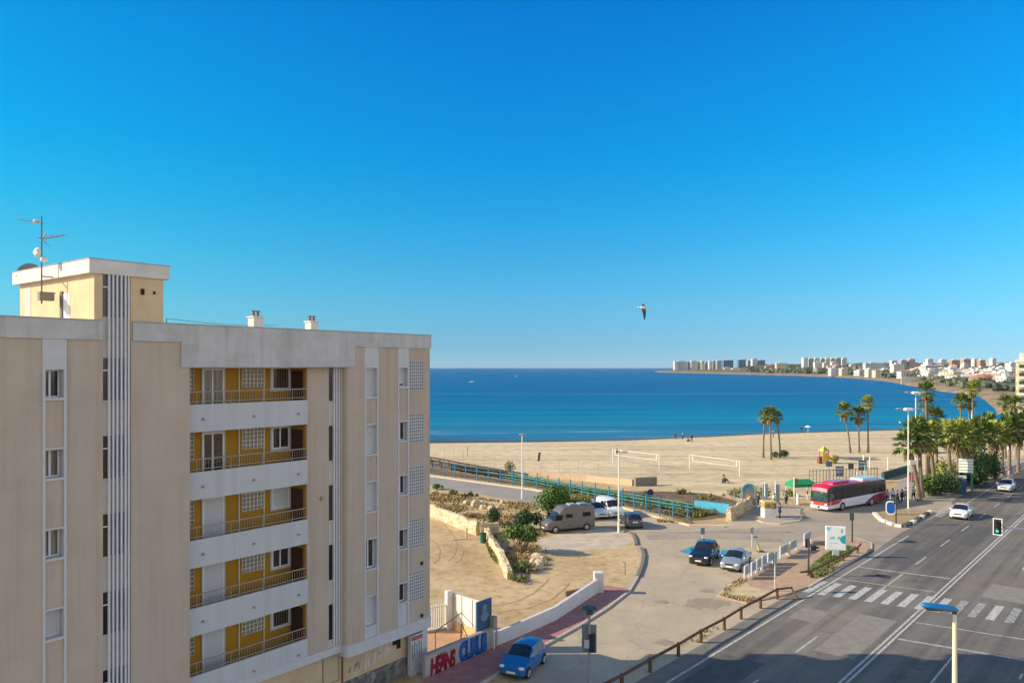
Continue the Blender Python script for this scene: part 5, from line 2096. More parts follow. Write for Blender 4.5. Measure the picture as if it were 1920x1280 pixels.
ped('traffic_light', 'black traffic light post on the pavement before the grass verge', 1516, 1080, 3.1, [((.2, .98), 2.3, 2, (-.02, .16)), ((.95, -.3), 2.1, 1, (.55, .1)), ((.95, -.3), 2.1, 1, (.30, .05))])
ped('traffic_light', 'slim dark traffic light post behind the billboard', 1598, 1017, 2.9, [((.6, .8), 2.15, 2, (0, .1))])
ped('traffic_light', 'dark traffic light post at the tip of the traffic island', 1680, 984, 3.2, [((.7, .72), 2.2, 3, (0, .1))])
t = thing('traffic_light', 'grey backed traffic light on a pole with a flat lamp, seen from behind', 'traffic light', ((1105 - 960) * 38 / F, 38, 0), 0)
b = MB()
ht = H - (1140 - EYE) * 38 / F
b.path([(0, 0, 0), (0, 0, ht)], [.085, .06], 12)
b.build('post', M('post grey', (.30, .31, .33), .5, .1, metal=.3), t)
b = MB()
b.cbox(-.35, .35, -.3, .3, ht, ht + .06, .02)
b.box(-.16, .16, -.14, .14, ht - .28, ht - .02)
b.build('lamp_head', M('dark steel', (.06, .06, .06)), t)
z1, z0 = H - (1171 - EYE) * 38 / F, H - (1224 - EYE) * 38 / F
MB().cbox(-.36, .36, .06, .09, z0, z1, .01).build('backplate', M('plate grey', (.15, .185, .20), .5, .08), t)
MB().cbox(-.04, .26, -.1, .055, z0 + .08, z1 - .42, .02).build('signal_head', sigm, t)
MB().cbox(-.28, -.02, -.14, -.09, z0 + .30, z0 + .72, .02).build('control_box', M('box pale grey', (.42, .44, .46), .5, .06), t)
# overhead green signal on a mast arm reaching in from the right pavement
sx, sy, sz = (1870.5 - 960) * 53 / F, 53, H - (987 - EYE) * 53 / F
t = thing('traffic_light', 'green traffic light with white bordered plate hanging from a mast arm', 'traffic light', (0, 0, 0), 0)
a = (RD * -1)
signal(t, sx, sy, sz - .39, (a.x, a.y), 'green', .225, 3, .46)
basex = Vector((sx, sy, 0)) - Vector((RN.x, RN.y, 0)) * 6.5
b = MB()
b.path([basex, basex + Vector((0, 0, 5.5)), basex + Vector((0, 0, sz + .05))], [.15, .11, .1], 12)
b.build('post', postb, t)
b = MB()
b.path([basex + Vector((0, 0, sz)), Vector((sx, sy, sz)) + Vector((RD.x, RD.y, 0)) * .16], [.09, .06], 10)
b.build('mast_arm', M('arm blue grey', (.14, .16, .24), .5, .1), t)

# ---------------------------------------------------------------- signs and billboard
t = thing('billboard', 'white and turquoise advertising billboard on the grass verge', 'billboard', G(1567, 1041, .16), R(-12))
t.location.z = .16
MB().cbox(-.28, .28, -.12, .12, 0, .55, .02).build('foot', M('billboard grey', (.50, .52, .52), .5, .1), t)
MB().cbox(-.86, .86, -.12, .12, .52, 2.62, .04).build('frame', M('white paint', (.7, .7, .7)), t)
b = MB()
b.box(-.80, .80, -.124, -.1201, .58, 2.56, 0)
teal, lteal = 1, 2
b.add([(-.80, -.126, 2.56), (-.35, -.126, 2.56), (-.55, -.126, 2.2), (-.80, -.126, 2.3)], [(3, 2, 1, 0)], 2)
b.add([(.80, -.126, 1.1), (.80, -.126, 1.9), (.45, -.126, 1.75), (.30, -.126, 1.45), (.5, -.126, 1.15)], [(4, 3, 2, 1, 0)][::1], 1)
b.add([(-.55, -.126, 1.45), (-.1, -.126, 1.5), (-.1, -.126, 1.72), (-.5, -.126, 1.68)], [(0, 1, 2, 3)], 2)
b.add([(.12, -.126, 1.5), (.36, -.126, 1.5), (.36, -.126, 1.72), (.12, -.126, 1.72)], [(0, 1, 2, 3)], 2)
b.add([(.42, -.126, 2.05), (.58, -.126, 2.05), (.58, -.126, 2.4), (.42, -.126, 2.4)], [(0, 1, 2, 3)], 3)
for i in range(6):
    b.box(-.5 + i * .11, -.42 + i * .11, -.1265, -.1242, 1.1, 1.16, 2)
b.build('poster', [M('poster white', (.80, .82, .82), .5, .04), M('poster teal', (.02, .40, .46), .5, .15), M('poster pale teal', (.22, .58, .66), .5, .2), M('poster grey', (.35, .36, .40), .5, .2)], t)
# direction sign with five white boards
t = thing('direction_sign', 'five white direction boards stacked on a teal post by the palms', 'sign', G(1822, 921), R(-34))
Yd = G(1822, 921).y
k = Yd / F
for i in range(5):
    z1 = H - (860.5 + i * 5.4 - EYE) * k
    MB().cbox(-1.55, .18, -.06, 0, z1 - 4.2 * k, z1, .015).build('board', M('white paint', (.7, .7, .7)), t)
b = MB()
b.tube((0, .08, 0), (0, .08, H - (859 - EYE) * k), .12, .12, 10)
b.build('post', M('teal post', (.02, .26, .28), .4, .1), t)
# blue info totem, sign posts
t = thing('bus_stop_totem', 'blue rounded bus stop totem with a white rim on the traffic island', 'sign', G(1670, 966), R(-20))
b = MB()
def oval(w_, h_, y0, y1, z0, n=24):
    o_ = [(math.copysign(abs(math.cos(2 * PI * i / n)) ** .6, math.cos(2 * PI * i / n)) * w_, z0 + h_ / 2 + math.copysign(abs(math.sin(2 * PI * i / n)) ** .6, math.sin(2 * PI * i / n)) * h_ / 2) for i in range(n)]
    v = [(a, y0, c_) for a, c_ in o_] + [(a, y1, c_) for a, c_ in o_]
    return v, [tuple(range(n)), tuple(range(2 * n - 1, n - 1, -1))] + [(i, n + i, n + (i + 1) % n, (i + 1) % n) for i in range(n)]
b.add(*oval(.52, 1.55, -.06, .06, .12))
b.build('rim', M('white paint', (.7, .7, .7)), t)
b = MB()
b.add(*oval(.42, 1.3, -.075, .075, .245))
b.build('panel', M('totem blue', (.01, .09, .36), .4, .15), t)
for px, py, h, w_, col, lab, zz in ((1453, 1110, 3.0, .5, (.30, .42, .42), 'road sign on a white post at the tip of the corner pavement', .9), (1317, 1027, 1.9, .42, (.14, .22, .32), 'small sign post behind the black car', .6), (1410, 1026, 1.9, .36, (.20, .30, .30), 'small sign post behind the silver saloon', .6)):
    t = thing('road_sign', lab, 'sign', G(px, py), R(50 if px != 1317 else 20))
    b = MB()
    b.tube((0, 0, 0), (0, 0, h), .045, .045, 8)
    b.build('post', M('sign post', (.58, .60, .56), .45, .06), t)
    MB().cbox(-w_ / 2, w_ / 2, -.08, -.05, h - zz, h + .02, .01).build('plate', M('sign %d' % px, col, .45, .15), t)
    MB().cbox(-w_ / 2 + .05, w_ / 2 - .05, .046, .06, h - zz + .05, h - .03, .01).build('plate', M('sign back %d' % px, sc(col, .4), .45, .15), t)
t = thing('leaning_bollard', 'leaning dented post with a yellow sleeve beside the silver saloon', 'bollard', G(1424, 1034), R(0))
b = MB()
b.path([(0, 0, 0), (-.12, 0, .55), (-.35, 0, 1.35)], [.09, .08, .05], 8)
b.build('post', M('steel', (.4, .4, .4)), t)
b = MB()
b.path([(-.02, 0, .1), (-.14, 0, .62)], [.12, .11], 10)
b.build('sleeve', M('hazard yellow', (.60, .50, .10), .6, .2), t)
MB().cbox(-.55, -.2, -.05, .05, 1.32, 1.42, .02).build('cap', M('dark steel', (.1, .1, .1)), t)
MB().cbox(-.2, .4, -.25, .25, -.02, .1, .02).build('base', M('dark steel', (.1, .1, .1)), t)
t = thing('bent_post', 'bent dark post at the kerb left of the bus', 'post', G(1504, 977), 0)
b = MB()
b.path([(0, 0, 0), (-.05, 0, .7), (-.2, 0, 1.1), (-.05, 0, 1.35), (.25, 0, 1.42)], [.09, .08, .07, .07, .06], 8)
b.build('post', M('post olive', (.16, .15, .12), .7, .2), t)
t = thing('info_plate', 'dark blue round sign on a teal post behind the blue fence', 'sign', G(1219, 960), R(10))
b = MB()
b.tube((0, 0, 0), (0, 0, 2.2), .06, .06, 8)
b.build('post', tealr, t)
b = MB()
b.disc((0, -.06, 2.35), (0, 1, 0), .38, .05, 18)
b.build('plate', M('plate navy', (.02, .03, .10), .5, .2), t)
t = thing('pink_banner', 'faded pink banner tied up behind the blue fence', 'banner', G(1232, 945), R(15))
b = MB()
vs = []
for i in range(7):
    for j in range(4):
        vs.append((-.7 + i * .22, .08 * math.sin(i * 1.7), .35 + j * .3 - .05 * math.cos(i)))
b.add(vs, [(i * 4 + j, (i + 1) * 4 + j, (i + 1) * 4 + j + 1, i * 4 + j + 1) for i in range(6) for j in range(3)])
b.build('cloth', M('banner pink', (.48, .28, .24), .8, .3, 3), t)
b = MB()
b.tube((-.7, 0, 0), (-.7, 0, 1.4), .03, .03, 6)
b.tube((.62, 0, 0), (.62, 0, 1.4), .03, .03, 6)
b.build('post', M('dark steel', (.1, .1, .1)), t)
t = thing('red_sign', 'red and white notice on a stand beside the big palm trunk', 'sign', G(1711, 921), R(-15))
b = MB()
b.tube((0, 0, 0), (0, 0, 2.0), .04, .04, 6)
b.build('post', M('steel', (.4, .4, .4)), t)
MB().cbox(-.4, .4, -.06, -.02, 1.3, 2.2, .01).build('plate', M('notice red', (.45, .09, .12), .5, .35, 5), t)
t = thing('white_bracket_sign', 'white box sign high on a post beside the tall lamp', 'sign', G(1710, 940), 0)
b = MB()
b.tube((0, .1, 0), (0, .1, 5.2), .05, .05, 6)
b.build('post', M('steel', (.4, .4, .4)), t)
MB().cbox(-.35, .45, -.15, .15, 4.7, 5.2, .03).build('box', M('white paint', (.7, .7, .7)), t)
# blue portable booth
t = thing('blue_booth', 'dark blue booth with a pale roof in front of the hedge', 'booth', G(1802, 925), R(-30))
MB().cbox(-.62, .62, -.6, .6, 0, 2.15, .04).build('body', M('booth blue', (.025, .08, .17), .5, .15), t)
MB().cbox(-.66, .66, -.65, .65, 2.15, 2.42, .06).build('roof', M('booth roof', (.42, .46, .50), .5, .1), t)
MB().cbox(-.4, .4, -.63, -.605, .1, 1.95, .01).build('door', M('booth door', (.035, .11, .22), .5, .15), t)
b = MB()
b.path([G(1640, 893) + Vector((0, 0, .5)), G(1700, 880) + Vector((0, 0, .5))], .0, 4)
P = Gs([(1655, 899), (1702, 885)])
b = MB()
b.strip(P, .4, -.05, 1.1)
tag(b.build('green_wall', M('wall dark green', (.03, .10, .09), .7, .2, 2)), 'low dark green wall at the back of the beach beyond the bus', 'wall')

# ---------------------------------------------------------------- wooden guard rails and white railing
railb = M('guard timber', (.135, .062, .035), .8, .3, 5, .3, stretch=(1, 1, 4))


def guard(name, label, px, h, post_px, rr=.11, drop_end=False):
    t = tag(bpy.data.objects.new(name, None), label, 'guard rail')
    C.objects.link(t)
    P = [G(a, b_) + Vector((0, 0, h)) for a, b_ in px]
    if drop_end:
        P[-1].z = .05
    b = MB()
    b.path(P, rr, 8)
    b.build('rail', railb, t, smooth=50)
    for a, b_ in post_px:
        g = G(a, b_)
        b = MB()
        b.path([g, g + Vector((0, 0, h + .10))], [.11, .10], 8)
        b.build('post', railb, t)
    return t


base = [(1090, 1330), (1166, 1291), (1219, 1259.5), (1272, 1230), (1314, 1204), (1358, 1180), (1389.5, 1160), (1426, 1140), (1457, 1122.5), (1484, 1119), (1496, 1124.5)]
guard('wooden_guard_rail', 'long brown wooden guard rail between the parking area and the main road', base, .72, base[1:9], .085, True)
base = [(1500, 1085), (1520, 1083), (1552, 1066), (1580, 1052), (1608, 1038), (1614, 1030)]
guard('wooden_guard_rail', 'short brown wooden guard rail in front of the grass verge', base, .55, base[1:5], .085, False)
# white railing panels
pc = [((1396, 1086.5), (1404, 1081)), ((1409, 1079), (1417, 1074)), ((1419, 1072.5), (1427, 1068)), ((1429, 1066.5), (1437, 1062)), ((1440, 1060.5), (1449, 1055)), ((1463, 1047), (1476, 1040)), ((1481, 1038), (1493, 1030.5)), ((1508, 1022), (1520, 1014))]
labs = ['white tube railing panel nearest the sandy tip', 'second white railing panel from the sandy tip', 'third white railing panel from the sandy tip', 'fourth white railing panel, left of the road sign post', 'fifth white railing panel, behind the road sign plate',
        'sixth white railing panel, before the yellow bollard', 'seventh white railing panel, near the black signal', 'last white railing panel, near the junction']
wr_ = M('railing white', (.72, .72, .72), .45, .05)
for (a, c_), lab in zip(pc, labs):
    A, B = G(*a, .1), G(*c_, .1)
    t = thing('pedestrian_railing', lab, 'railing', A, math.atan2(B.y - A.y, B.x - A.x), 'white railing panels')
    l = (B - A).length
    b = MB()
    for x in (0, l):
        b.tube((x, 0, 0), (x, 0, 1.05), .06, .06, 8)
    b.tube((0, 0, 1.05), (l, 0, 1.05), .05, .05, 8)
    b.tube((0, 0, .25), (l, 0, .25), .035, .035, 6)
    b.build('frame', wr_, t)
    b = MB()
    b.box(.06, l - .06, -.012, .012, .30, .98)
    b.build('panel', M('railing panel', (.34, .36, .38), .5, .08), t)
t = thing('yellow_bollard', 'pale yellow bollard between two white railing panels', 'bollard', G(1479, 1040, .1), 0)
b = MB()
b.path([(0, 0, 0), (0, 0, .9), (0, 0, 1.0)], [.13, .12, .05], 10)
b.build('post', M('pale yellow', (.66, .60, .28), .5, .1), t)

# ---------------------------------------------------------------- beach: volleyball nets, playground
goalw = M('goal white', (.74, .70, .60), .5, .05)
for (a, c_, ha, hc, lab) in (((1149, 866.5), (1236, 878.5), 1.9, 1.9, 'left volleyball net with white posts on the beach'), ((1293, 878.5), (1387, 892), 1.9, 1.9, 'right volleyball net with white posts on the beach')):
    A, B = G(*a), G(*c_)
    k = A.y / F
    t = thing('volleyball_net', lab, 'net', A, math.atan2(B.y - A.y, B.x - A.x))
    l = (B - A).length
    zt = 2.35
    for x in (0, l):
        b = MB()
        b.tube((x, 0, 0), (x, 0, zt + .1), .075, .075, 8)
        b.build('post', goalw, t)
    b = MB()
    b.box(.15, l - .15, -.012, .012, zt - .06, zt).box(.6, l - .6, -.012, .012, zt - 1.0, zt - .95)
    b.box(.55, .65, -.02, .02, zt - .95, zt - .12).box(l - .65, l - .55, -.02, .02, zt - .95, zt - .12)
    b.build('net_band', goalw, t)
    b = MB()
    nn_ = int(l / .5)
    for i in range(1, nn_):
        b.box(l * i / nn_ - .008, l * i / nn_ + .008, -.006, .006, zt - .95, zt - .12)
    for z in (zt - .35, zt - .6, zt - .8):
        b.box(.6, l - .6, -.006, .006, z - .008, z + .008)
    b.build('net', M('net grey', (.45, .40, .33), .8), t)
pgx = G(1552, 868)
t = thing('climbing_frame', 'yellow and orange playground climbing frame on the sand', 'play equipment', pgx, R(20))
ye, org = M('play yellow', (.70, .50, .04), .5, .1), M('play orange', (.58, .20, .04), .5, .1)
b = MB()
for x in (-1.4, -.3):
    for y in (-.5, .5):
        b.tube((x, y, 0), (x, y, 2.3), .08, .08, 8)
b.build('post', org, t)
MB().box(-1.4, -.3, -.5, .5, 1.1, 1.2).build('deck', org, t)
b = MB()
b.add([(-1.6, -.7, 2.2), (-.1, -.7, 2.2), (-.1, .7, 2.2), (-1.6, .7, 2.2), (-.85, 0, 3.1)], [(0, 1, 4), (1, 2, 4), (2, 3, 4), (3, 0, 4), (3, 2, 1, 0)])
b.build('roof', M('play green yellow', (.45, .46, .06), .6, .2), t)
b = MB()
b.add([(-.3, -.3, 1.2), (-.3, .3, 1.2), (1.5, .3, .15), (1.5, -.3, .15), (-.3, -.3, 1.5), (-.3, .3, 1.5), (1.5, .3, .45), (1.5, -.3, .45)], [(0, 3, 2, 1), (0, 4, 7, 3), (1, 2, 6, 5), (4, 0, 3, 7)])
b.build('slide', ye, t)
MB().box(-1.45, -.25, -.55, -.5, .3, 1.9).build('side_panel', ye, t)
MB().box(.3, 1.2, -.9, -.8, .0, 1.5).build('side_panel', ye, t)
MB().box(-2.1, -1.45, -.3, .3, 0, 1.2).build('step', M('play brown', (.22, .08, .04), .6, .1), t)
t = thing('spring_rocker', 'grey spring rocker beside the climbing frame', 'play equipment', G(1568, 869), 0)
b = MB()
b.tube((0, 0, 0), (0, 0, .5), .12, .12, 8)
b.ball((0, 0, .75), (.5, .16, .25), 10, 8)
b.ball((.35, 0, 1.15), (.2, .12, .25), 10, 8)
b.build('rocker', M('rocker grey', (.20, .18, .15), .6, .2), t, smooth=60)
for i, (px, py, h_) in enumerate([(1619, 878, 2.2), (1631, 879, 1.9), (1665, 880, 1.9)]):
    t = thing('beach_post', ['pale post on the sand right of the climbing frame', 'second pale post on the sand, further right', 'pale post on the sand near the first palm'][i], 'post', G(px, py))
    b = MB()
    b.path([(0, 0, 0), (0, 0, h_)], [.13, .11], 8)
    b.ball((0, 0, h_ + .03), .13, 8, 6)
    b.build('post', goalw, t)
t = thing('beach_board', 'dark leaning board stuck in the sand', 'board', G(1010, 864), R(20))
b = MB()
b.add([(-.25, -.1, 0), (.15, -.1, 0), (.45, .1, 1.55), (.05, .1, 1.55), (-.25, 0, 0), (.15, 0, 0), (.45, .2, 1.55), (.05, .2, 1.55)], [(0, 1, 2, 3), (7, 6, 5, 4), (0, 3, 7, 4), (1, 5, 6, 2), (3, 2, 6, 7)])
b.build('board', M('board dark', (.07, .07, .08), .6, .2), t)
t = thing('beach_post', 'thin dark post on the sand above the boardwalk', 'post', G(877, 856), 0)
b = MB()
b.tube((0, 0, 0), (0, 0, 1.7), .05, .05, 6)
b.disc((0, 0, 1.6), (1, .3, 0), .22, .04, 12)
b.build('post', M('dark steel', (.1, .1, .1)), t)
t = thing('sand_lot_stake', 'thin grey bent stake in the sandy lot near the white pillar', 'stake', G(1172, 1077), 0)
b = MB()
b.path([(0, 0, 0), (0, 0, 1.0), (-.18, 0, 1.05)], .03, 6)
b.build('stake', M('dark steel', (.1, .1, .1)), t)

# ---------------------------------------------------------------- people
def skinned(edges, rad, root=0, lvl=1):
    names = list(rad)
    me = bpy.data.meshes.new('skin')
    me.from_pydata([POSE[n] for n in names], [(names.index(a), names.index(b_)) for a, b_ in edges], [])
    o = bpy.data.objects.new('skin', me)
    C.objects.link(o)
    m_ = o.modifiers.new('s', 'SKIN')
    m_.use_smooth_shade = True
    for i, n in enumerate(names):
        r_ = rad[n]
        me.skin_vertices[0].data[i].radius = (r_, r_) if not isinstance(r_, tuple) else r_
    me.skin_vertices[0].data[root].use_root = True
    s_ = o.modifiers.new('u', 'SUBSURF')
    s_.levels = lvl
    r_ = bpy.data.meshes.new_from_object(o.evaluated_get(deps()))
    bpy.data.objects.remove(o)
    return r_


def person(label, loc, rot, top, legs, hair=(.03, .02, .015), pose='stand', skin=(.42, .26, .18), scale=1.0, group=None):
    global POSE
    if pose == 'sit':
        POSE = dict(pel=(0, 0, .17), wai=(-.02, 0, .35), che=(-.03, 0, .52), nec=(0, 0, .66), hea=(.03, 0, .80), top=(.02, 0, .9), kl=(.42, .14, .42), kr=(.40, -.16, .40), al=(.66, .14, .07), ar=(.68, -.15, .07), tl=(.82, .15, .04), tr=(.84, -.15, .04),
                    sl=(-.02, .18, .60), sr=(-.02, -.18, .60), el=(.10, .26, .38), er=(.10, -.26, .38), hl=(.34, .16, .40), hr=(.34, -.16, .40), hipl=(.03, .09, .16), hipr=(.03, -.09, .16))
    else:
        sw = .18 if pose == 'walk' else .03
        POSE = dict(pel=(0, 0, .92), wai=(0, 0, 1.08), che=(0, 0, 1.30), nec=(.0, 0, 1.48), hea=(.02, 0, 1.60), top=(.01, 0, 1.70), hipl=(0, .09, .88), hipr=(0, -.09, .88), kl=(sw * .8, .11, .49), kr=(-sw * .2, -.11, .49), al=(sw, .11, .09), ar=(-sw - .04, -.11, .09 + sw * .3),
                    tl=(sw + .15, .12, .04), tr=(-sw + .11, -.12, .04), sl=(0, .19, 1.41), sr=(0, -.19, 1.41), el=(-sw * .6 - .02, .26, 1.13), er=(sw * .6, -.26, 1.13), hl=(-sw * .4 + .08, .25, .88), hr=(sw + .08, -.25, .88))
    t = thing('person', label, 'person', loc, rot, group)
    body = [('pel', 'wai'), ('wai', 'che'), ('che', 'nec'), ('nec', 'hea'), ('hea', 'top'), ('che', 'sl'), ('che', 'sr'), ('sl', 'el'), ('sr', 'er'), ('el', 'hl'), ('er', 'hr'), ('pel', 'hipl'), ('pel', 'hipr'), ('hipl', 'kl'), ('hipr', 'kr'), ('kl', 'al'), ('kr', 'ar'), ('al', 'tl'), ('ar', 'tr')]
    rad = dict(pel=.125, wai=.115, che=.14, nec=.055, hea=.095, top=.06, sl=.065, sr=.065, el=.045, er=.045, hl=.038, hr=.038, hipl=.085, hipr=.085, kl=.06, kr=.06, al=.042, ar=.042, tl=.035, tr=.035)
    mats = [('body', body, rad, M('skin %s' % (skin,), skin, .6, .06))]
    up = {k: v * 1.16 + .008 for k, v in rad.items() if k in ('pel', 'wai', 'che', 'sl', 'sr', 'el', 'er')}
    up['hl'] = .05
    up['hr'] = .05
    mats.append(('jacket', [e_ for e_ in body if e_[0] in up and e_[1] in up], up, M('cloth %s' % (top,), top, .85, .12)))
    lo = {k: rad[k] * 1.2 + .006 for k in ('pel', 'hipl', 'hipr', 'kl', 'kr', 'al', 'ar')}
    mats.append(('trousers', [e_ for e_ in body if e_[0] in lo and e_[1] in lo], lo, M('cloth %s' % (legs,), legs, .85, .12)))
    # keep the hand tips of the body clear of the sleeve
    for nm, ed, rd, mt in mats:
        me = skinned(ed, rd)
        me.name = nm
        me.materials.clear()
        me.materials.append(mt)
        o = bpy.data.objects.new(nm, me)
        C.objects.link(o)
        o.parent = t
    b = MB()
    hp = Vector(POSE['hea'])
    b.ball(hp + Vector((-.025, 0, .045)), (.115, .108, .115), 10, 8)
    b.build('hair', M('hair %s' % (hair,), hair, .8), t, smooth=180)
    for s in (1, -1):
        b = MB()
        h_ = Vector(POSE['hl' if s > 0 else 'hr'])
        for k in range(4):
            b.path([h_ + Vector((.0, (k - 1.5) * .02, -.01)), h_ + Vector((.015, (k - 1.5) * .021, -.075 + .008 * abs(k - 1.5))), h_ + Vector((.035, (k - 1.5) * .02, -.12 + .012 * abs(k - 1.5)))], [.011, .009, .007], 5)
        b.path([h_ + Vector((.02, -s * .02, 0)), h_ + Vector((.06, -s * .035, -.05))], [.011, .008], 5)
        b.build('hand', mats[0][3], t)
    b = MB()
    b.ball(hp + Vector((.095, 0, -.005)), (.022, .016, .026), 6, 5)
    b.build('nose', mats[0][3], t)
    b = MB()
    for s in (1, -1):
        b.ball(hp + Vector((.088, s * .035, .022)), (.012, .014, .009), 6, 5)
    b.build('eyes', M('eye dark', (.02, .015, .012), .4), t)
    t.scale = (scale,) * 3
    return t


navy, black, white, grey, denim, red, pink = (.015, .018, .05), (.02, .02, .022), (.70, .69, .66), (.22, .22, .24), (.06, .09, .17), (.35, .04, .05), (.50, .30, .30)
person('person in navy jacket leaning beside the snack kiosk', G(1462, 972.5, .1), R(170), navy, (.02, .02, .04), scale=1.02)
person('person in white top standing behind the snack kiosk', G(1452, 951, .1), R(200), white, grey)
person('person in grey shirt and black shorts by the beach path', G(1474, 946, .1), R(-60), (.30, .30, .34), black)
person('person in dark clothes beside the teal arch', G(1413, 950, .1), R(-90), (.06, .05, .05), black)
person('second dark dressed person right of the teal arch', G(1421, 948, .1), R(30), (.10, .06, .05), (.05, .05, .06))
person('person in dark clothes sitting on the sand below the volleyball net', G(1357, 905), R(40), (.05, .04, .06), (.06, .06, .08), pose='sit', scale=1.35)
for i, (px, py, tp, lg, lab, po) in enumerate([(1664, 943, pink, denim, 'person in pink top waiting at the bus stop behind the bus', 'stand'), (1674, 941, white, denim, 'person in white top at the bus stop', 'stand'), (1683, 945, (.12, .05, .06), black, 'person in maroon top walking at the bus stop', 'walk'),
                                               (1691, 943, black, navy, 'person all in black at the bus stop', 'stand'), (1698, 939, (.35, .30, .35), grey, 'person in lilac grey top near the tall lamp', 'stand'), (1713, 938, grey, black, 'person in grey beside the big palm trunk', 'walk'),
                                               (1893, 893, (.05, .06, .22), (.5, .45, .5), 'person in blue top under the far palms', 'walk')]):
    person(lab, G(px, py, .1), R(-140 + 47 * i), tp, lg, pose=po)
for i, (px, py, tp, lab, po) in enumerate([(1266, 824, black, 'person in black at the water edge, left of the pair', 'walk'), (1290, 828, (.05, .04, .04), 'dark dressed person on the beach near the water', 'sit'), (1297, 828, (.08, .05, .05), 'person in brown beside the dark one near the water', 'stand'), (1280, 824, pink, 'person in pink at the water edge', 'stand'),
                                           (1450, 820, (.3, .08, .2), 'person in magenta behind the left palm group', 'walk'), (1503, 812, black, 'person in black near the water between the palm groups', 'stand'), (1157, 850, (.06, .05, .05), 'person sitting near the left volleyball net', 'sit'), (1687, 800, white, 'person in white on the sand by the first roadside palm', 'stand')]):
    person(lab, G(px, py), R(50 * i), tp, denim, pose=po, scale=1.1)
t = thing('beach_umbrella', 'tiny white beach umbrella near the water between the palm groups', 'umbrella', G(1515, 813), 0)
b = MB()
b.tube((0, 0, 0), (0, 0, 2.0), .03, .03, 6)
b.build('pole', M('white paint', (.7, .7, .7)), t)
b = MB()
b.path([(0, 0, 1.75), (0, 0, 2.15)], [.9, .02], 12)
b.build('canopy', M('white paint', (.7, .7, .7)), t)

# ---------------------------------------------------------------- gull and boats
gx, gy, gz = (1206 - 960) * 40 / F, 40, H - (577 - EYE) * 40 / F
t = thing('gull', 'gull banking over the bay with its dark wing pointing down', 'bird', (gx, gy, gz), 0)
b = MB()
n = 10
sec = [(-.22, .015, 0), (-.17, .05, .005), (-.08, .075, .0), (.05, .075, 0), (.16, .045, 0), (.26, .02, .01), (.34, .05, .012)]
vs, fs = [], []
for x, r_, dz in sec:
    vs += [(x, math.cos(2 * PI * k / n) * r_ * (1 if x < .3 else .25), dz + math.sin(2 * PI * k / n) * r_ * (1 if x < .3 else .9)) for k in range(n)]
for i in range(len(sec) - 1):
    fs += [(i * n + k, i * n + (k + 1) % n, (i + 1) * n + (k + 1) % n, (i + 1) * n + k) for k in range(n)]
fs += [tuple(range(n)), tuple(range((len(sec) - 1) * n + n - 1, (len(sec) - 1) * n - 1, -1))]
b.add(vs, fs)
b.ball((-.24, 0, .02), (.06, .045, .045), 8, 6)
b.build('body', M('gull white', (.72, .71, .72), .7, .06), t, smooth=180)
b = MB()
b.path([(-.28, 0, .02), (-.35, 0, .005)], [.015, .004], 6)
b.build('beak', M('beak', (.45, .28, .05), .5), t)
wing = [(-.10, .0, 0), (-.05, -.07, -.2), (.0, -.06, -.38), (.04, .02, -.62), (.10, .03, -.58), (.13, -.02, -.40), (.14, -.05, -.2), (.12, 0, 0)]


def wingmesh(f):
    b = MB()
    p = [Vector(f(v)) for v in wing]
    c = [q + Vector((0, .018, 0)) for q in p]
    N = len(p)
    fs = []
    for k in range(3):
        fs.append((k, k + 1, N - 2 - k, N - 1 - k))
    fs2 = [tuple(N + i for i in q[::-1]) for q in fs]
    b.add(p + c, fs + fs2 + [(i, N + i, N + (i + 1) % N, (i + 1) % N) for i in range(N)])
    return b


wg = M('gull wing', (.07, .075, .09), .7, .25, 9)
wingmesh(lambda v: (v[0], v[1] * .6, v[2])).build('wing', wg, t)
wingmesh(lambda v: (v[0], -v[1] - v[2] * .75 * -1 * 0 + abs(v[2]) * .75, -v[2] * .42)).build('wing', wg, t)
for px, py, lab, big_ in ((886, 716.5, 'white motor boat leaving foam on the open sea', 1.0), (968.5, 706.5, 'tiny sailing boat near the horizon', 0)):
    g = G(px, py, SEA)
    t = thing('motor_boat' if big_ else 'sailing_boat', lab, 'boat', (g.x, g.y, SEA), R(15))
    b = MB()
    hl = [(-4, 1.1), (0, 1.3), (2.5, 1.0), (4.2, 0), (2.5, -1.0), (0, -1.3), (-4, -1.1)]
    vs = [(x, y, 1.2) for x, y in hl] + [(x * .9, y * .7, -.3) for x, y in hl]
    N = len(hl)
    b.add(vs, [tuple(range(N - 1, -1, -1)), tuple(range(N, 2 * N))] + [(i, (i + 1) % N, N + (i + 1) % N, N + i) for i in range(N)])
    b.build('hull', M('boat white', (.8, .8, .8), .4, .04), t)
    if big_:
        MB().cbox(-2, 1, -.8, .8, 1.2, 2.6, .15).build('cabin', M('boat white', (.8, .8, .8)), t)
        b = MB()
        b.path([(4, 0, .15), (-2, 0, .15), (-6, 0, .1), (-9, 0, .05)], [.2, .9, .7, .2], 10)
        b.build('bow_wave', M('foam', (.8, .82, .84), .9, .1), t)
        t.scale = (.6, .6, .6)
    else:
        b = MB()
        b.tube((0, 0, 1), (0, 0, 11), .08, .05, 6)
        b.build('mast', M('steel', (.4, .4, .4)), t)
        b = MB()
        b.add([(-.1, 0, 2), (-3.6, .1, 2), (-.1, 0, 10.5), (-.1, .05, 2), (-3.6, .15, 2), (-.1, .05, 10.5)], [(0, 1, 2), (5, 4, 3), (0, 2, 5, 3), (1, 4, 5, 2)])
        b.build('sail', M('sail', (.7, .72, .75), .8), t)
        t.scale = (.55, .55, .55)
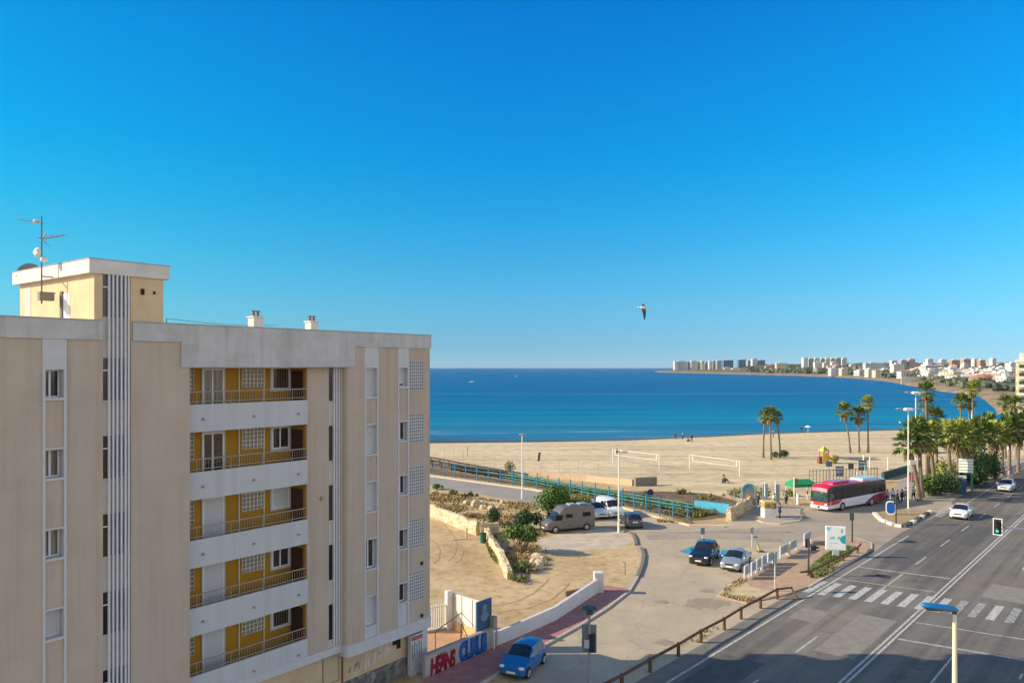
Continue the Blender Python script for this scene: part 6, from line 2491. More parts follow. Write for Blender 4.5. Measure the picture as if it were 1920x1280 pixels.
# ================================================================= PLANTS
bark = M('bark', (.16, .12, .085), .95, .3, 5, .5, 14)
palmbark = M('palm bark', (.19, .145, .10), .95, .35, 5, .6, 12, stretch=(1, 1, 5))
lf_green = leafmat('leaf green', (.025, .065, .010), (.15, .25, .04))
lf_dark = leafmat('leaf dark', (.012, .036, .012), (.07, .14, .035))
lf_olive = leafmat('leaf olive', (.06, .08, .022), (.26, .27, .09))
lf_yel = leafmat('leaf yellow green', (.09, .12, .02), (.42, .39, .10))
palm_a = leafmat('palm frond', (.04, .075, .015), (.24, .28, .07))
palm_y = leafmat('palm frond yellow', (.08, .13, .02), (.40, .42, .08))  # fronds of a brighter yellow green
palm_b = leafmat('palm frond deep', (.02, .055, .012), (.20, .27, .06))
dead = leafmat('dead frond', (.15, .095, .04), (.44, .32, .15))
drygrass = leafmat('dry grass', (.26, .165, .06), (.58, .41, .18))
weedg = leafmat('weed', (.10, .105, .03), (.36, .31, .11))


def leaves(b, clumps, n, size, rnd, up=.3):
    tot = sum(c[3] ** 2 for c in clumps)
    for (cx, cy, cz, r, sq) in clumps:
        k = int(n * r * r / tot)
        for _ in range(k):
            d = Vector((rnd.gauss(0, 1), rnd.gauss(0, 1), rnd.gauss(0, 1))).normalized()
            rr = r * (rnd.random() ** .42) * rnd.uniform(.9, 1.12)
            p = Vector((cx + d.x * rr, cy + d.y * rr, cz + d.z * rr * sq))
            nn = (d + Vector((rnd.gauss(0, .5), rnd.gauss(0, .5), rnd.gauss(up, .5)))).normalized()
            t = nn.cross(Vector((rnd.gauss(0, 1), rnd.gauss(0, 1), rnd.gauss(0, 1)))).normalized()
            u = nn.cross(t)
            s = size * rnd.uniform(.6, 1.35)
            b.face([p - t * s * .5, p + u * s * .32, p + t * s * .6, p - u * s * .32])


def shrub(name, label, loc, w, h, n, size, mat, seed, trunk=.0, cat='shrub', group=None, nclump=7, lean=(0, 0), stems=4, depth=None):
    rnd = random.Random(seed)
    t = thing(name, label, cat, loc, 0, group)
    cl = []
    ch = h - trunk
    dp = depth or w
    for i in range(nclump):
        r = rnd.uniform(.26, .46) * min(w, ch * 1.1)
        a = rnd.uniform(0, 2 * PI)
        q = rnd.random() ** .6
        cl.append((lean[0] + math.cos(a) * q * (w / 2 - r * .6), lean[1] + math.sin(a) * q * (dp / 2 - min(r, dp / 2) * .6), trunk + r * .7 + rnd.random() * max(.05, ch - 1.6 * r), r, rnd.uniform(.75, .95)))
    cl.append((lean[0], lean[1], trunk + ch * .5, min(w, ch) * .42, .9))
    b = MB()
    leaves(b, cl, n, size, rnd)
    b.build('crown', mat, t)
    b = MB()
    for i in range(stems):
        c_ = cl[i % len(cl)]
        x, y = rnd.uniform(-.12, .12) * w, rnd.uniform(-.12, .12) * w
        r0 = .035 + .02 * h if trunk else .03
        b.path([(x * .4, y * .4, -.05), (x + c_[0] * .3, y + c_[1] * .3, c_[2] * .45), (c_[0], c_[1], c_[2])], [r0, r0 * .75, r0 * .3], 6)
    b.build('trunk' if trunk else 'stem', bark, t)
    return t


shrub('leafy_tree', 'round dark green tree behind the camper van', G(1035, 972), 3.7, 4.0, 3400, .28, lf_green, 11, .3, 'tree', nclump=10)
shrub('bush', 'dark green flat topped bush between the round tree and the stone wall', G(989, 993), 3.5, 2.2, 2300, .26, lf_dark, 12, .5, nclump=9, depth=2.2)
shrub('bush', 'bright green spreading bush left of the front of the camper van', G(979, 1036), 4.6, 2.75, 3000, .26, lf_green, 13, 1.0, nclump=13, stems=9, depth=2.6)
shrub('bush', 'small dark green bush above the corner of the stone walls', G(927, 982), 2.1, 1.9, 900, .2, lf_dark, 14)
shrub('bush', 'yellow green bush peeping over the camper van roof', G(1079, 966), 4.2, 3.0, 2200, .26, lf_yel, 15, nclump=8)
shrub('bush', 'grey green low shrub at the lower end of the leaning bushes', G(982, 1073), 2.2, 1.1, 900, .16, lf_olive, 16)
shrub('bush', 'olive scrub tuft near the bottom of the low stone wall', G(975, 1090), 1.6, .6, 500, .15, lf_olive, 17)
shrub('bush', 'green scrub clump beside the lane next to the apartment block', G(820, 917), 1.7, .9, 600, .18, lf_green, 18)
shrub('bush', 'grey green agave like clump on the bank below the lane', G(848, 927), 2.8, .85, 800, .2, lf_olive, 19)
shrub('bush', 'dark scrub strip along the lower edge of the lane', G(880, 930), 3.0, .6, 700, .16, lf_dark, 20)
shrub('bush', 'thin grey bush behind the boardwalk railing', G(955, 896), 2.2, 2.9, 420, .2, lf_olive, 21, .9, stems=6)
shrub('bush', 'green bush at the foot of the left palm group', G(1470, 858), 1.9, 1.6, 700, .24, lf_dark, 22)
shrub('bush', 'low green bush between the trunks of the left palm group', G(1454, 858), 1.3, 1.5, 500, .22, lf_green, 23)
for i, (px, py, w_, h_, m_, lab) in enumerate([(1270, 926, 5.0, .8, lf_olive, 'olive weeds on the bank behind the blue wall'), (1330, 935, 5.5, .8, lf_yel, 'yellow weeds above the blue wall'), (1210, 930, 4.5, .8, lf_olive, 'olive weeds behind the pink banner'), (1385, 932, 3.2, 1.6, lf_olive, 'grey green bush left of the teal arch'),
                                               (1428, 935, 3.0, 1.9, lf_olive, 'dusty bush behind the kiosk and poles'), (1120, 949, 1.6, .6, lf_olive, 'low weeds at the kerb above the white van'), (1480, 930, 2.4, 1.2, lf_yel, 'yellowish weeds left of the green canopy')]):
    shrub('weed_clump', lab, G(px, py), w_, h_, 420, .2, m_, 40 + i, cat='weeds', depth=1.6)
hedge_spec = [(1735, 930, 3.0, 3.0, lf_green, 'clipped green shrub left of the big palm trunk'), (1765, 929, 3.2, 3.3, lf_dark, 'dark green shrub between the palm trunks'), (1787, 925, 2.8, 3.6, lf_olive, 'olive shrub left of the blue booth'), (1775, 912, 4.5, 4.2, lf_yel, 'tall yellow green shrub under the roadside palms'),
              (1827, 913, 3.5, 4.4, lf_dark, 'dark shrub behind the direction sign'), (1841, 905, 4.0, 5.8, lf_dark, 'tallest dark shrub right of the direction sign'), (1812, 909, 4.0, 4.4, lf_green, 'green shrub behind the blue booth'), (1852, 899, 3.5, 5.0, lf_dark, 'last dark shrub before the footway opens')]
for i, (px, py, w_, h_, m_, lab) in enumerate(hedge_spec):
    shrub('shrub', lab, G(px, py), w_ * 1.15, h_, 2000, .32, m_, 60 + i, group='shrubs under the roadside palms', nclump=8)


# ---------------------------------------------------------------- fan palms
def palm_crown(seed, R_, n_live, n_dead, mat, big=False):
    rnd = random.Random(seed)
    b, dd = MB(), MB()
    ga = PI * (3 - math.sqrt(5))
    for i in range(n_live + n_dead):
        live = i < n_live
        f = i / n_live if live else 1
        el = R(82 - 110 * f + rnd.uniform(-10, 10)) if live else R(-52 - rnd.uniform(0, 32))
        az = i * ga + rnd.uniform(-.25, .25)
        out = Vector((math.cos(az) * math.cos(el), math.sin(az) * math.cos(el), math.sin(el)))
        side_ = Vector((-math.sin(az), math.cos(az), 0))
        up = side_.cross(out) * -1
        pl = R_ * ((.40 if big else .42) + .16 * rnd.random()) * (1 if live else .55)
        fl = R_ * (.62 + .12 * rnd.random()) * (1 if live else .95)
        c = out * pl + Vector((0, 0, -.04 * R_ * (1 + f)))
        m_ = b if live else dd
        m_.face([-side_ * .03, side_ * .03, c + side_ * .02, c - side_ * .02])
        nb_ = (8 if big else 10) if live else 5
        spread = R(62 if live else 26)
        for k in range(nb_):
            a = spread * (2 * k / (nb_ - 1) - 1)
            d = out * math.cos(a) + side_ * math.sin(a)
            l = fl * (1 - .22 * abs(2 * k / (nb_ - 1) - 1)) * rnd.uniform(.85, 1.08)
            droop = Vector((0, 0, -1)) * l * (.06 + .22 * rnd.random() ** 2 + .12 * f)
            wv = side_ * math.cos(a) - out * math.sin(a)
            w_ = fl * (.105 if big else .075)
            mid_ = c + d * l * .55 + up * .0
            tip = c + d * l * .95 + droop
            m_.face([c, mid_ - wv * w_, tip, mid_ + wv * w_])
    return b, dd


crowns = []
for s in range(8):
    lm = [palm_a, palm_a, palm_y, palm_a, palm_b, palm_y, palm_y, palm_b][s]
    b, dd = palm_crown(100 + s, 1.0, 46 if s < 4 else 30, 20 if s < 4 else 14, lm, s >= 4)
    oc, od = b.build('crown', lm), dd.build('dead_frond_skirt', dead)
    crowns.append((oc.data, od.data))
    bpy.data.objects.remove(oc)
    bpy.data.objects.remove(od)


def palm(label, px, py, cx, cy, rpx, kind, group, tr=.19, z0=0, name='fan_palm'):
    g = G(px, py, z0)
    k = g.y / F
    hx = (cx - px) * k
    hz = H - (cy - EYE) * k - z0
    r_ = rpx * k
    t = thing(name, label, 'palm tree', (g.x, g.y, z0), 0, group)
    rnd = random.Random(px * 7 + py)
    b = MB()
    n = 10
    pts, rs = [], []
    for i in range(n + 1):
        f = i / n
        pts.append((hx * (f ** 1.5), rnd.uniform(-.03, .03), (hz) * f - (.1 if i == 0 else 0)))
        rs.append(tr * (1.35 - .55 * min(1, f * 4) + (.08 if i % 2 else 0) - .12 * f))
    b.path(pts, rs, 9)
    b.build('trunk', palmbark, t, smooth=40)
    for nm, me in zip(('crown', 'dead_frond_skirt'), crowns[kind]):
        o = bpy.data.objects.new(nm, me)
        C.objects.link(o)
        o.parent = t
        o.location = (hx, 0, hz)
        o.rotation_euler = (rnd.uniform(-.1, .1), rnd.uniform(-.1, .1), rnd.uniform(0, 6.28))
        q = r_ * rnd.uniform(.94, 1.06)
        o.scale = (q, q, q * 1.12)
    return t


gA, gB, gC, gD = 'left palm group on the beach', 'right palm group on the beach', 'tall palms beyond the footway', 'roadside palms on the footway'
palm('left palm of the left beach group of three', 1431, 858, 1434, 780, 15, 0, gA)
palm('middle palm of the left beach group of three', 1446, 861, 1443, 777, 16, 1, gA)
palm('right palm of the left beach group of three', 1463, 858, 1457, 782, 14, 3, gA)
palm('leaning left palm of the right beach group of three', 1594, 849, 1583, 770, 17, 0, gB)
palm('middle palm of the right beach group of three', 1611, 848, 1609, 778, 17, 1, gB)
palm('tallest palm of the right beach group of three', 1628, 848, 1627, 756, 16, 2, gB)
palm('highest palm behind the twin tall street lamps', 1738, 912, 1736, 732, 19, 1, gC, .24)
palm('second tall palm just below the highest one', 1742, 908, 1737, 757, 17, 3, gC, .22)
palm('tall palm right of the twin tall street lamps', 1757, 905, 1754, 783, 21, 0, gC, .22)
palm('slender tall palm left of the pair at the bay end', 1803, 880, 1801, 752, 15, 1, gC)
palm('tallest slender palm standing against the far shore', 1825, 882, 1824, 728, 16, 2, gC)
palm('shorter slender palm below the tallest at the bay end', 1818, 878, 1817, 755, 15, 0, gC)
palm('left palm before the cream block at the right edge', 1885, 860, 1884, 754, 16, 3, gC)
palm('right palm before the cream block at the right edge', 1906, 862, 1903, 757, 17, 1, gC)
palm('stout drooping palm nearest the tall street lamps', 1723, 938, 1703, 832, 30, 4, gD, .33)
palm('stout palm leaning behind the tall street lamp', 1728, 934, 1721, 812, 33, 7, gD, .3)
palm('stout palm above the left end of the shrubs', 1752, 929, 1744, 822, 31, 5, gD, .32)
palm('yellow green palm above the middle of the shrubs', 1783, 921, 1776, 811, 29, 6, gD, .3)
palm('yellow green palm above the blue booth', 1796, 916, 1797, 817, 33, 6, gD, .28)
palm('bright palm above the direction sign', 1815, 912, 1816, 822, 32, 6, gD, .28)
palm('palm above the tallest dark shrub', 1838, 904, 1838, 810, 29, 4, gD, .28)
palm('palm over the start of the shaded footway', 1867, 897, 1864, 818, 31, 5, gD, .26)
palm('palm over the middle of the shaded footway', 1880, 892, 1879, 813, 26, 6, gD, .26)
palm('palm over the shaded footway near the frame edge', 1893, 889, 1894, 802, 29, 7, gD, .26)
palm('last roadside palm cut by the frame edge', 1909, 884, 1911, 811, 26, 4, gD, .26)
palm('palm of the back row behind the direction sign', 1828, 900, 1828, 807, 25, 5, gD, .28)
palm('palm of the back row over the far footway', 1858, 888, 1853, 798, 26, 7, gD, .28)
palm('palm just cut off by the right frame edge', 1925, 882, 1927, 795, 28, 4, gD, .28)

# ---------------------------------------------------------------- rocks
rockm = M('pale rock', (.52, .41, .28), .95, .25, 2, .6, 6)
rng = random.Random(8)


def rock(label, px, py, s, group=None):
    t = tag(bpy.data.objects.new('rock', None), label, 'rock', group)
    b = MB()
    b.ball((0, 0, s * .3), (s, s * rng.uniform(.6, .9), s * rng.uniform(.5, .8)), 8, 6, jit=.16, rnd=rng)
    o = b.build('rock', rockm, None, smooth=28)
    o.location = G(px, py)
    o.rotation_euler.z = rng.uniform(0, 6)
    tag(o, label, 'rock', group)
    bpy.data.objects.remove(t)
    return o


for (px, py, s), lab in zip([(893, 950, .8), (906, 953, .55), (920, 955, .65), (934, 955, .5), (942, 942, .35), (875, 945, .6), (1008, 1047, .6), (1001, 1056, .5), (1012, 1058, .55), (1018, 1050, .4), (996, 1062, .4), (817, 925, .45), (1012, 1066, .45), (903, 943, .4)],
                            ['largest pale rock on the weedy bank', 'pale rock just right of the largest one on the bank', 'pale upright rock in the middle of the bank', 'pale rock at the right of the row on the bank', 'small pale rock near the lane lamp', 'ochre rock at the left of the row on the bank',
                             'top rock of the heap by the leaning bushes', 'left rock of the heap by the leaning bushes', 'middle rock of the heap by the leaning bushes', 'right rock of the heap by the leaning bushes', 'lowest left rock of the heap', 'pale rock by the scrub clump at the block', 'lowest right rock of the heap', 'small rock behind the row on the bank']):
    rock(lab, px, py, s, 'pale rocks')


# ---------------------------------------------------------------- weeds and dry grass as ground cover
def cover(name, label, poly_px, n, h, w, mats, seed, z=0):
    rnd = random.Random(seed)
    P = [Vector((p.x, p.y)) for p in Gs(poly_px)]
    x0, x1 = min(p.x for p in P), max(p.x for p in P)
    y0, y1 = min(p.y for p in P), max(p.y for p in P)

    def inside(q):
        c = False
        for i in range(len(P)):
            a, b_ = P[i], P[i - 1]
            if (a.y > q.y) != (b_.y > q.y) and q.x < (b_.x - a.x) * (q.y - a.y) / (b_.y - a.y) + a.x:
                c = not c
        return c
    b = MB()
    cl = [(rnd.uniform(x0, x1), rnd.uniform(y0, y1), rnd.uniform(.5, 1.8)) for _ in range(max(6, n // 90))]
    k = tries = 0
    while k < n and tries < n * 12:
        tries += 1
        c = rnd.choice(cl)
        q = Vector((rnd.gauss(c[0], c[2]), rnd.gauss(c[1], c[2])))
        if not inside(q):
            continue
        k += 1
        mi = rnd.randrange(len(mats)) if rnd.random() < .5 else int(c[2] * 7) % len(mats)
        for _ in range(3):
            a = rnd.uniform(0, 2 * PI)
            d = Vector((math.cos(a), math.sin(a), 0))
            s_ = Vector((-d.y, d.x, 0)) * w * rnd.uniform(.6, 1.3)
            hh = h * rnd.uniform(.4, 1.2)
            p = Vector((q.x + rnd.uniform(-.1, .1), q.y + rnd.uniform(-.1, .1), z))
            b.face([p - s_, p + s_, p + d * hh * .7 + Vector((0, 0, hh))], mi)
    o = b.build(name, mats)
    return tag(o, label, None, None, 'stuff')


cover('dry_grass', 'dry brown grass and scrub on the bank above the stone wall', [(806, 925), (860, 930), (1000, 946), (1015, 955), (1000, 975), (940, 990), (900, 985), (806, 945)], 1900, .34, .09, [drygrass, drygrass, weedg], 1)
cover('dry_grass', 'dry scrub under the leaning bushes', [(915, 1000), (1015, 995), (1030, 1030), (1025, 1060), (985, 1085), (958, 1085), (940, 1045)], 800, .30, .08, [drygrass, drygrass, weedg], 2)
cover('weeds', 'green weeds along the foot of the low stone wall', [(905, 1006), (912, 1004), (938, 1055), (952, 1090), (946, 1092), (925, 1050)], 420, .28, .08, [weedg, lf_yel], 3)
cover('weeds', 'weeds on the soil strip behind the blue fence', [(806, 878), (940, 902), (1000, 909), (1100, 918), (1190, 924), (1330, 930), (1370, 960), (1290, 974), (1212, 955), (1100, 932), (1000, 912), (806, 887)], 2600, .5, .1, [weedg, lf_olive, lf_dark], 4)
cover('weeds', 'dry weeds round the sandy pavement tip', [(1346, 1117), (1374, 1094), (1396, 1084), (1400, 1090), (1378, 1102), (1366, 1117), (1420, 1122), (1400, 1132)], 150, .20, .05, [drygrass, weedg], 5, .11)
cover('verge_grass', 'rough grass on the verge behind the wooden rail', [(1508, 1074), (1530, 1054), (1556, 1037), (1588, 1025), (1604, 1027), (1590, 1043), (1556, 1064), (1536, 1078), (1516, 1080)], 1500, .11, .035, [lf_green, lf_yel, lf_green], 6, .16)
cover('verge_grass', 'dry tufts along the rail foot of the verge', [(1514, 1082), (1540, 1078), (1600, 1040), (1606, 1044), (1560, 1074), (1530, 1088)], 260, .2, .06, [drygrass, lf_yel], 7, .1)
cover('weeds', 'weeds at the edge of the parking area by the guard rail', [(1180, 1254), (1300, 1195), (1400, 1140), (1440, 1128), (1400, 1150), (1300, 1206), (1190, 1262)], 90, .18, .05, [weedg, drygrass], 8)
cover('dry_grass', 'scattered dry tufts on the bare ground beyond the blue wall', [(1220, 966), (1295, 978), (1300, 984), (1230, 978)], 160, .3, .07, [drygrass, weedg], 9)
# ================================================================= THE FAR SHORE
def winmat(name, wall, win, sx, sz, fill=.5, horiz=False):
    """facade with rows of windows or balcony bands"""
    if name in MATS:
        return MATS[name]
    m, nt, bs, tc = node_mat(name)
    sp = nt.nodes.new('ShaderNodeSeparateXYZ')
    L(nt, tc.outputs['Object'], sp.inputs[0])
    g = nt.nodes.new('ShaderNodeNewGeometry')
    h = mth(nt, 'ADD', sp.outputs['X'], sp.outputs['Y'])
    fx_ = mth(nt, 'FRACT', mth(nt, 'DIVIDE', h, sx))
    fz_ = mth(nt, 'FRACT', mth(nt, 'DIVIDE', sp.outputs['Z'], sz))
    a = mth(nt, 'LESS_THAN', fx_, fill if not horiz else 2)
    b_ = mth(nt, 'LESS_THAN', mth(nt, 'ABSOLUTE', mth(nt, 'SUBTRACT', fz_, .55)), .26)
    sn = nt.nodes.new('ShaderNodeSeparateXYZ')
    L(nt, g.outputs['Normal'], sn.inputs[0])
    c_ = mth(nt, 'LESS_THAN', mth(nt, 'ABSOLUTE', sn.outputs['Z']), .5)
    f = mth(nt, 'MULTIPLY', mth(nt, 'MULTIPLY', a, b_), c_)
    nz = noise(nt, tc.outputs['Object'], .15, 3)
    wc = ramp(nt, nz, [(.3, sc(wall, .88)), (.7, sc(wall, 1.06))])
    L(nt, mixc(nt, f, wc, win), bs.inputs['Base Color'])
    bs.inputs['Roughness'].default_value = .8
    MATS[name] = m
    return m


WH = winmat('far white', (.66, .64, .60), (.20, .21, .22), 3.4, 3.0)
WB = winmat('far white bands', (.68, .66, .63), (.24, .25, .27), 3, 3.0, .5, True)
CR = winmat('far cream', (.66, .55, .38), (.22, .19, .15), 3.6, 3.0)
PK = winmat('far pink', (.52, .30, .24), (.20, .14, .13), 3.4, 3.0)
TC = winmat('far terracotta', (.48, .25, .16), (.16, .10, .08), 3.2, 3.0)
GY = winmat('far grey', (.36, .36, .38), (.14, .15, .17), 3.4, 3.0)
BL = winmat('far blue glass', (.09, .16, .27), (.03, .07, .14), 4, 3.2, .8)
TL = winmat('far teal glass', (.07, .20, .27), (.03, .10, .16), 4, 3.2, .8)
rooft = M('far roof tiles', (.42, .19, .11), .9, .2, .4)
roofw = M('far flat roof', (.60, .57, .52), .9, .12, .3)


def far_block(label, px0, px1, y_top, y_base, Y, mat, depth=16, roof='flat', name='apartment_block', cat='building', group='buildings on the far shore', rot=.0):
    k = Y / F
    x0, x1 = (px0 - 960) * k, (px1 - 960) * k
    w = abs(x1 - x0)
    zt = H - (y_top - EYE) * k
    zb = min(H - (y_base - EYE) * k, zt - 3)
    t = thing(name, label, cat, ((x0 + x1) / 2, Y, 0), rot, group)
    zb2 = min(zb, ground_at((x0 + x1) / 2, Y)) - 2
    rh = min(2.2, w * .16) if roof == 'tile' else 0
    MB().box(-w / 2, w / 2, 0, depth, zb2, zt - rh).build('wall', mat, t)
    b = MB()
    if roof == 'tile':
        e = .5
        b.add([(-w / 2 - e, -e, zt - rh + .01), (w / 2 + e, -e, zt - rh + .01), (w / 2 + e, depth + e, zt - rh + .01), (-w / 2 - e, depth + e, zt - rh + .01), (-w * .2, depth / 2, zt), (w * .2, depth / 2, zt)],
              [(0, 1, 5, 4), (1, 2, 5), (2, 3, 4, 5), (3, 0, 4), (3, 2, 1, 0)])
        b.build('roof', rooft, t)
    else:
        b.box(-w / 2 - .2, w / 2 + .2, -.2, depth + .2, zt, zt + .5)
        b.box(-w * .2, w * .1, depth * .3, depth * .7, zt + .5, zt + 2.2)
        b.build('roof', roofw, t)
    return t


def ground_at(x, y):
    best = 0
    lo = min(range(len(coast) - 1), key=lambda i: abs((coast[i].y + coast[i + 1].y) / 2 - y))
    q = coast[lo]
    d = (x - q.x) / .95
    return hill_z(max(0, d)) * min(1, max(.12, (y - 330) / 350))


Y0 = 2750
tw = [(1265, 1271, 677.5, 695, WH, 0), (1271, 1288, 677, 695, WB, 20), (1288.5, 1296, 678, 695, GY, 60), (1296, 1307, 676.5, 695, WB, 10), (1307.5, 1315, 678, 695, GY, 80), (1315, 1321, 677, 694, CR, 0), (1323, 1329, 678, 694, GY, 90),
      (1330, 1336, 677, 694, WH, 60), (1337, 1343, 676, 695, GY, 120), (1344.5, 1353, 676, 695, GY, 40), (1357, 1375, 675, 687.5, BL, 100), (1385, 1401, 674, 687, TL, 160), (1402, 1410, 675.5, 688, GY, 100), (1411, 1420, 672.5, 689, WB, 60), (1421, 1434.5, 675, 687, TL, 100)]
labs = ['white slab block at the very tip of the headland', 'wide white banded block next to the tip of the headland', 'narrow grey block right of the wide banded one', 'bright banded block in the tip cluster', 'shaded grey block in the middle of the tip cluster', 'narrow cream tower in the tip cluster', 'thin grey tower after the cream one',
        'thin white tower in the tip cluster', 'second thin grey tower in the tip cluster', 'broad grey tower ending the tip cluster', 'dark blue block alone right of the tip cluster', 'dark teal block of the right hand pair', 'low grey block between the teal blocks', 'white banded tower between the teal blocks', 'dark teal block ending the headland towers']
for (a, b_, yt, yb, m_, dy), lab in zip(tw, labs):
    far_block(lab, a, b_, yt, yb, Y0 + dy, m_, 22, group='towers on the headland')
row2 = [(1507, 1515, 671, 683, WH), (1517.5, 1526, 672, 683, GY), (1528, 1537, 671.5, 683, WH), (1540, 1547, 672, 683, GY), (1549, 1556, 671.5, 683, WH), (1559, 1566, 672, 683, PK), (1568, 1577, 671, 683, GY), (1580, 1588, 671, 685, WH)]
for i, (a, b_, yt, yb, m_) in enumerate(row2):
    far_block(['first', 'second', 'third', 'fourth', 'fifth', 'sixth', 'seventh', 'eighth'][i] + ' block from the left in the even row of flats beyond the bay', a, b_, yt, yb, 2150 + i * 14, m_, 18, group='even row of flats')
spec = [(1358, 1371, 688.5, 696, 2450, CR, 'flat', 'low cream building under the dark blue block'), (1373, 1384, 690, 696, 2400, WH, 'flat', 'low white villa left of the teal pair'), (1386, 1399, 690, 696, 2350, PK, 'tile', 'pinkish villa below the dark teal block'), (1407, 1425, 692, 698, 2150, WH, 'flat', 'long low white house at the water'),
        (1436, 1450, 684, 694, 1950, PK, 'tile', 'rosy house right of the last headland tower'), (1456, 1476, 681, 692, 1900, CR, 'flat', 'cream block on the far shore left of the dark wood'), (1528, 1543, 679, 688, 1900, WH, 'flat', 'white block before the even row of flats'), (1545, 1556, 680, 688, 1880, CR, 'flat', 'cream block before the even row of flats'), (1560, 1572, 679, 690, 1860, WH, 'flat', 'second white block before the even row of flats'),
        (1558, 1577, 690, 702.5, 1350, WH, 'flat', 'pale yellow white building near the waterline'), (1578, 1590, 691, 703, 1330, CR, 'flat', 'cream wing beside the pale building near the waterline'), (1623, 1660, 681, 686, 1500, WB, 'flat', 'long blue white building on the skyline'), (1628, 1640, 692, 702, 1120, WH, 'flat', 'white house with tall wall above the rocky shore'), (1642, 1652, 692, 702, 1090, CR, 'tile', 'small tiled house above the rocky shore'),
        (1676, 1696, 683, 694, 1100, WH, 'flat', 'white stepped house under the skyline'), (1690, 1710, 693, 703, 960, WH, 'tile', 'rosy villa group with dark openings'), (1736, 1760, 685, 697, 900, WB, 'flat', 'wide white building with balcony bands'), (1738, 1768, 694, 707, 840, WH, 'flat', 'white villa below the banded building'), (1772, 1790, 694, 710, 800, TC, 'tile', 'orange tiled villa near the cliff'), (1782, 1795, 690, 704, 840, WH, 'flat', 'white villa behind the orange one'),
        (1845, 1866, 702, 716, 640, PK, 'tile', 'pink house with red roof above the beach bank'), (1865, 1888, 700, 713, 660, GY, 'flat', 'dark grey building beside the pink house'), (1890, 1908, 702, 713, 660, WH, 'tile', 'pale house left of the cream block'), (1785, 1800, 675, 684, 1600, TC, 'flat', 'brick red block row on the skyline'), (1807, 1823, 673, 685, 1620, PK, 'flat', 'pink block row on the skyline'), (1827, 1834, 673, 685, 1580, WH, 'flat', 'white tower on the right skyline'),
        (1838, 1847, 675, 687, 1560, TC, 'flat', 'red block right of the white skyline tower'), (1861, 1868, 672, 684, 1600, WH, 'flat', 'narrow white tower on the right skyline'), (1740, 1750, 673, 684, 1800, WH, 'flat', 'white block on the middle skyline'), (1705, 1716, 673, 684, 1850, PK, 'flat', 'rosy block on the middle skyline'), (1690, 1700, 675, 686, 1850, GY, 'flat', 'grey block on the middle skyline'), (1895, 1912, 681, 690, 1000, WH, 'flat', 'long white house near the right edge'),
        (1672, 1682, 676, 686, 1900, WH, 'flat', 'small white block on the middle skyline'), (1765, 1775, 674, 684, 1850, WH, 'flat', 'pale block right of the middle skyline')]
for a, b_, yt, yb, Y, m_, rf, lab in spec:
    far_block(lab, a, b_, yt, yb, Y, m_, 12, rf, 'house', group='houses on the far shore')
# the many small houses between them: nothing tells one from the next
rnd = random.Random(21)
cnt = 0
for row, (ya, yb_, dn) in enumerate([(680, 686, 34), (684, 691, 80), (689, 698, 90), (696, 706, 56), (700, 712, 26)]):
    for i in range(dn):
        px = rnd.uniform([1590, 1600, 1625, 1690, 1745][row], 1912)
        if row == 0:
            px = rnd.uniform(1440, 1912)
        Y = [1750, 1300, 980, 740, 610][row] * rnd.uniform(.86, 1.14)
        k = Y / F
        w = rnd.uniform(6, 13)
        x = (px - 960) * k
        ci = min(range(len(coast)), key=lambda i_: abs(coast[i_].y - Y))
        if x < coast[ci].x + 40:
            continue
        gz_ = ground_at(x, Y)
        hh = rnd.choice([3.5, 4, 6, 6.5, 7]) if row else rnd.choice([6, 8, 10, 13])
        yt = EYE - (gz_ + hh - H) / k
        m_ = rnd.choice([WH, WH, WH, WH, WB, CR, PK, WB, TC])
        far_block('small pale house among the trees of the far shore' if row else 'small block on the far town skyline', px - w / 2 / k, px + w / 2 / k, yt, yt + hh / k, Y, m_, rnd.uniform(8, 13), rnd.choice(['flat', 'tile', 'flat']), 'house', group='small houses of the far shore' if row else 'small skyline blocks', rot=rnd.uniform(-.5, .5))
# cream apartment block at the right edge
Yc = 285
kx = Yc / F
x0 = (1907 - 960) * kx
zt = H - (674 - EYE) * kx
cb_ = thing('apartment_block', 'cream apartment block with stacked balconies cut by the right edge', 'building', (x0, Yc, 0), R(-31))
cm = M('cream block', (.66, .55, .36), .85, .1, .8)
MB().box(0, 14, 0, 12, 0, zt - 1).build('wall', cm, cb_)
MB().box(-.3, 14.3, -.3, 12.3, zt - 1, zt).build('parapet', M('cream parapet', (.68, .58, .46), .85, .08), cb_)
MB().box(1.2, 14, .5, 11, zt, zt + 2.4).build('penthouse_wall', M('cream parapet', (.6, .6, .5)), cb_)
for i in range(5):
    z = zt - 4.1 - i * 3.0
    if z < 1:
        break
    MB().box(.4, 3.6, -1.2, -.01, z, z + 1.0).build('balcony', M('cream balcony', (.70, .60, .44), .85, .08), cb_)
    MB().box(.6, 3.4, -.03, -.005, z + 1.0, z + 2.3).build('window', M('far dark glass', (.05, .05, .05), .2), cb_)
    MB().box(-.03, -.005, 2, 5, z + .6, z + 2.0).build('window', M('far dark glass', (.05, .05, .05), .2), cb_)
for px0, px1, yt, yb, lab in ((1838, 1905, 714, 719, 'long white garden wall on the bank above the beach'), (1795, 1838, 717, 721, 'low white wall on the cliff beyond the bay'), (1690, 1745, 706, 709, 'pale terrace wall along the rocky shore')):
    Y = 620 if px0 > 1700 else 800
    k = Y / F
    t = thing('garden_wall', lab, 'wall', ((px0 - 960) * k, Y, 0), R(6))
    zt_ = H - (yt - EYE) * k
    MB().box(0, (px1 - px0) * k, 0, .6, ground_at((px0 - 960) * k, Y) - 4, zt_).build('wall', M('far wall', (.66, .62, .54), .9, .1, .2), t)
    MB().box(-.2, (px1 - px0) * k + .2, -.1, .7, zt_, zt_ + .25).build('coping', M('far wall', (.6, .6, .5)), t)
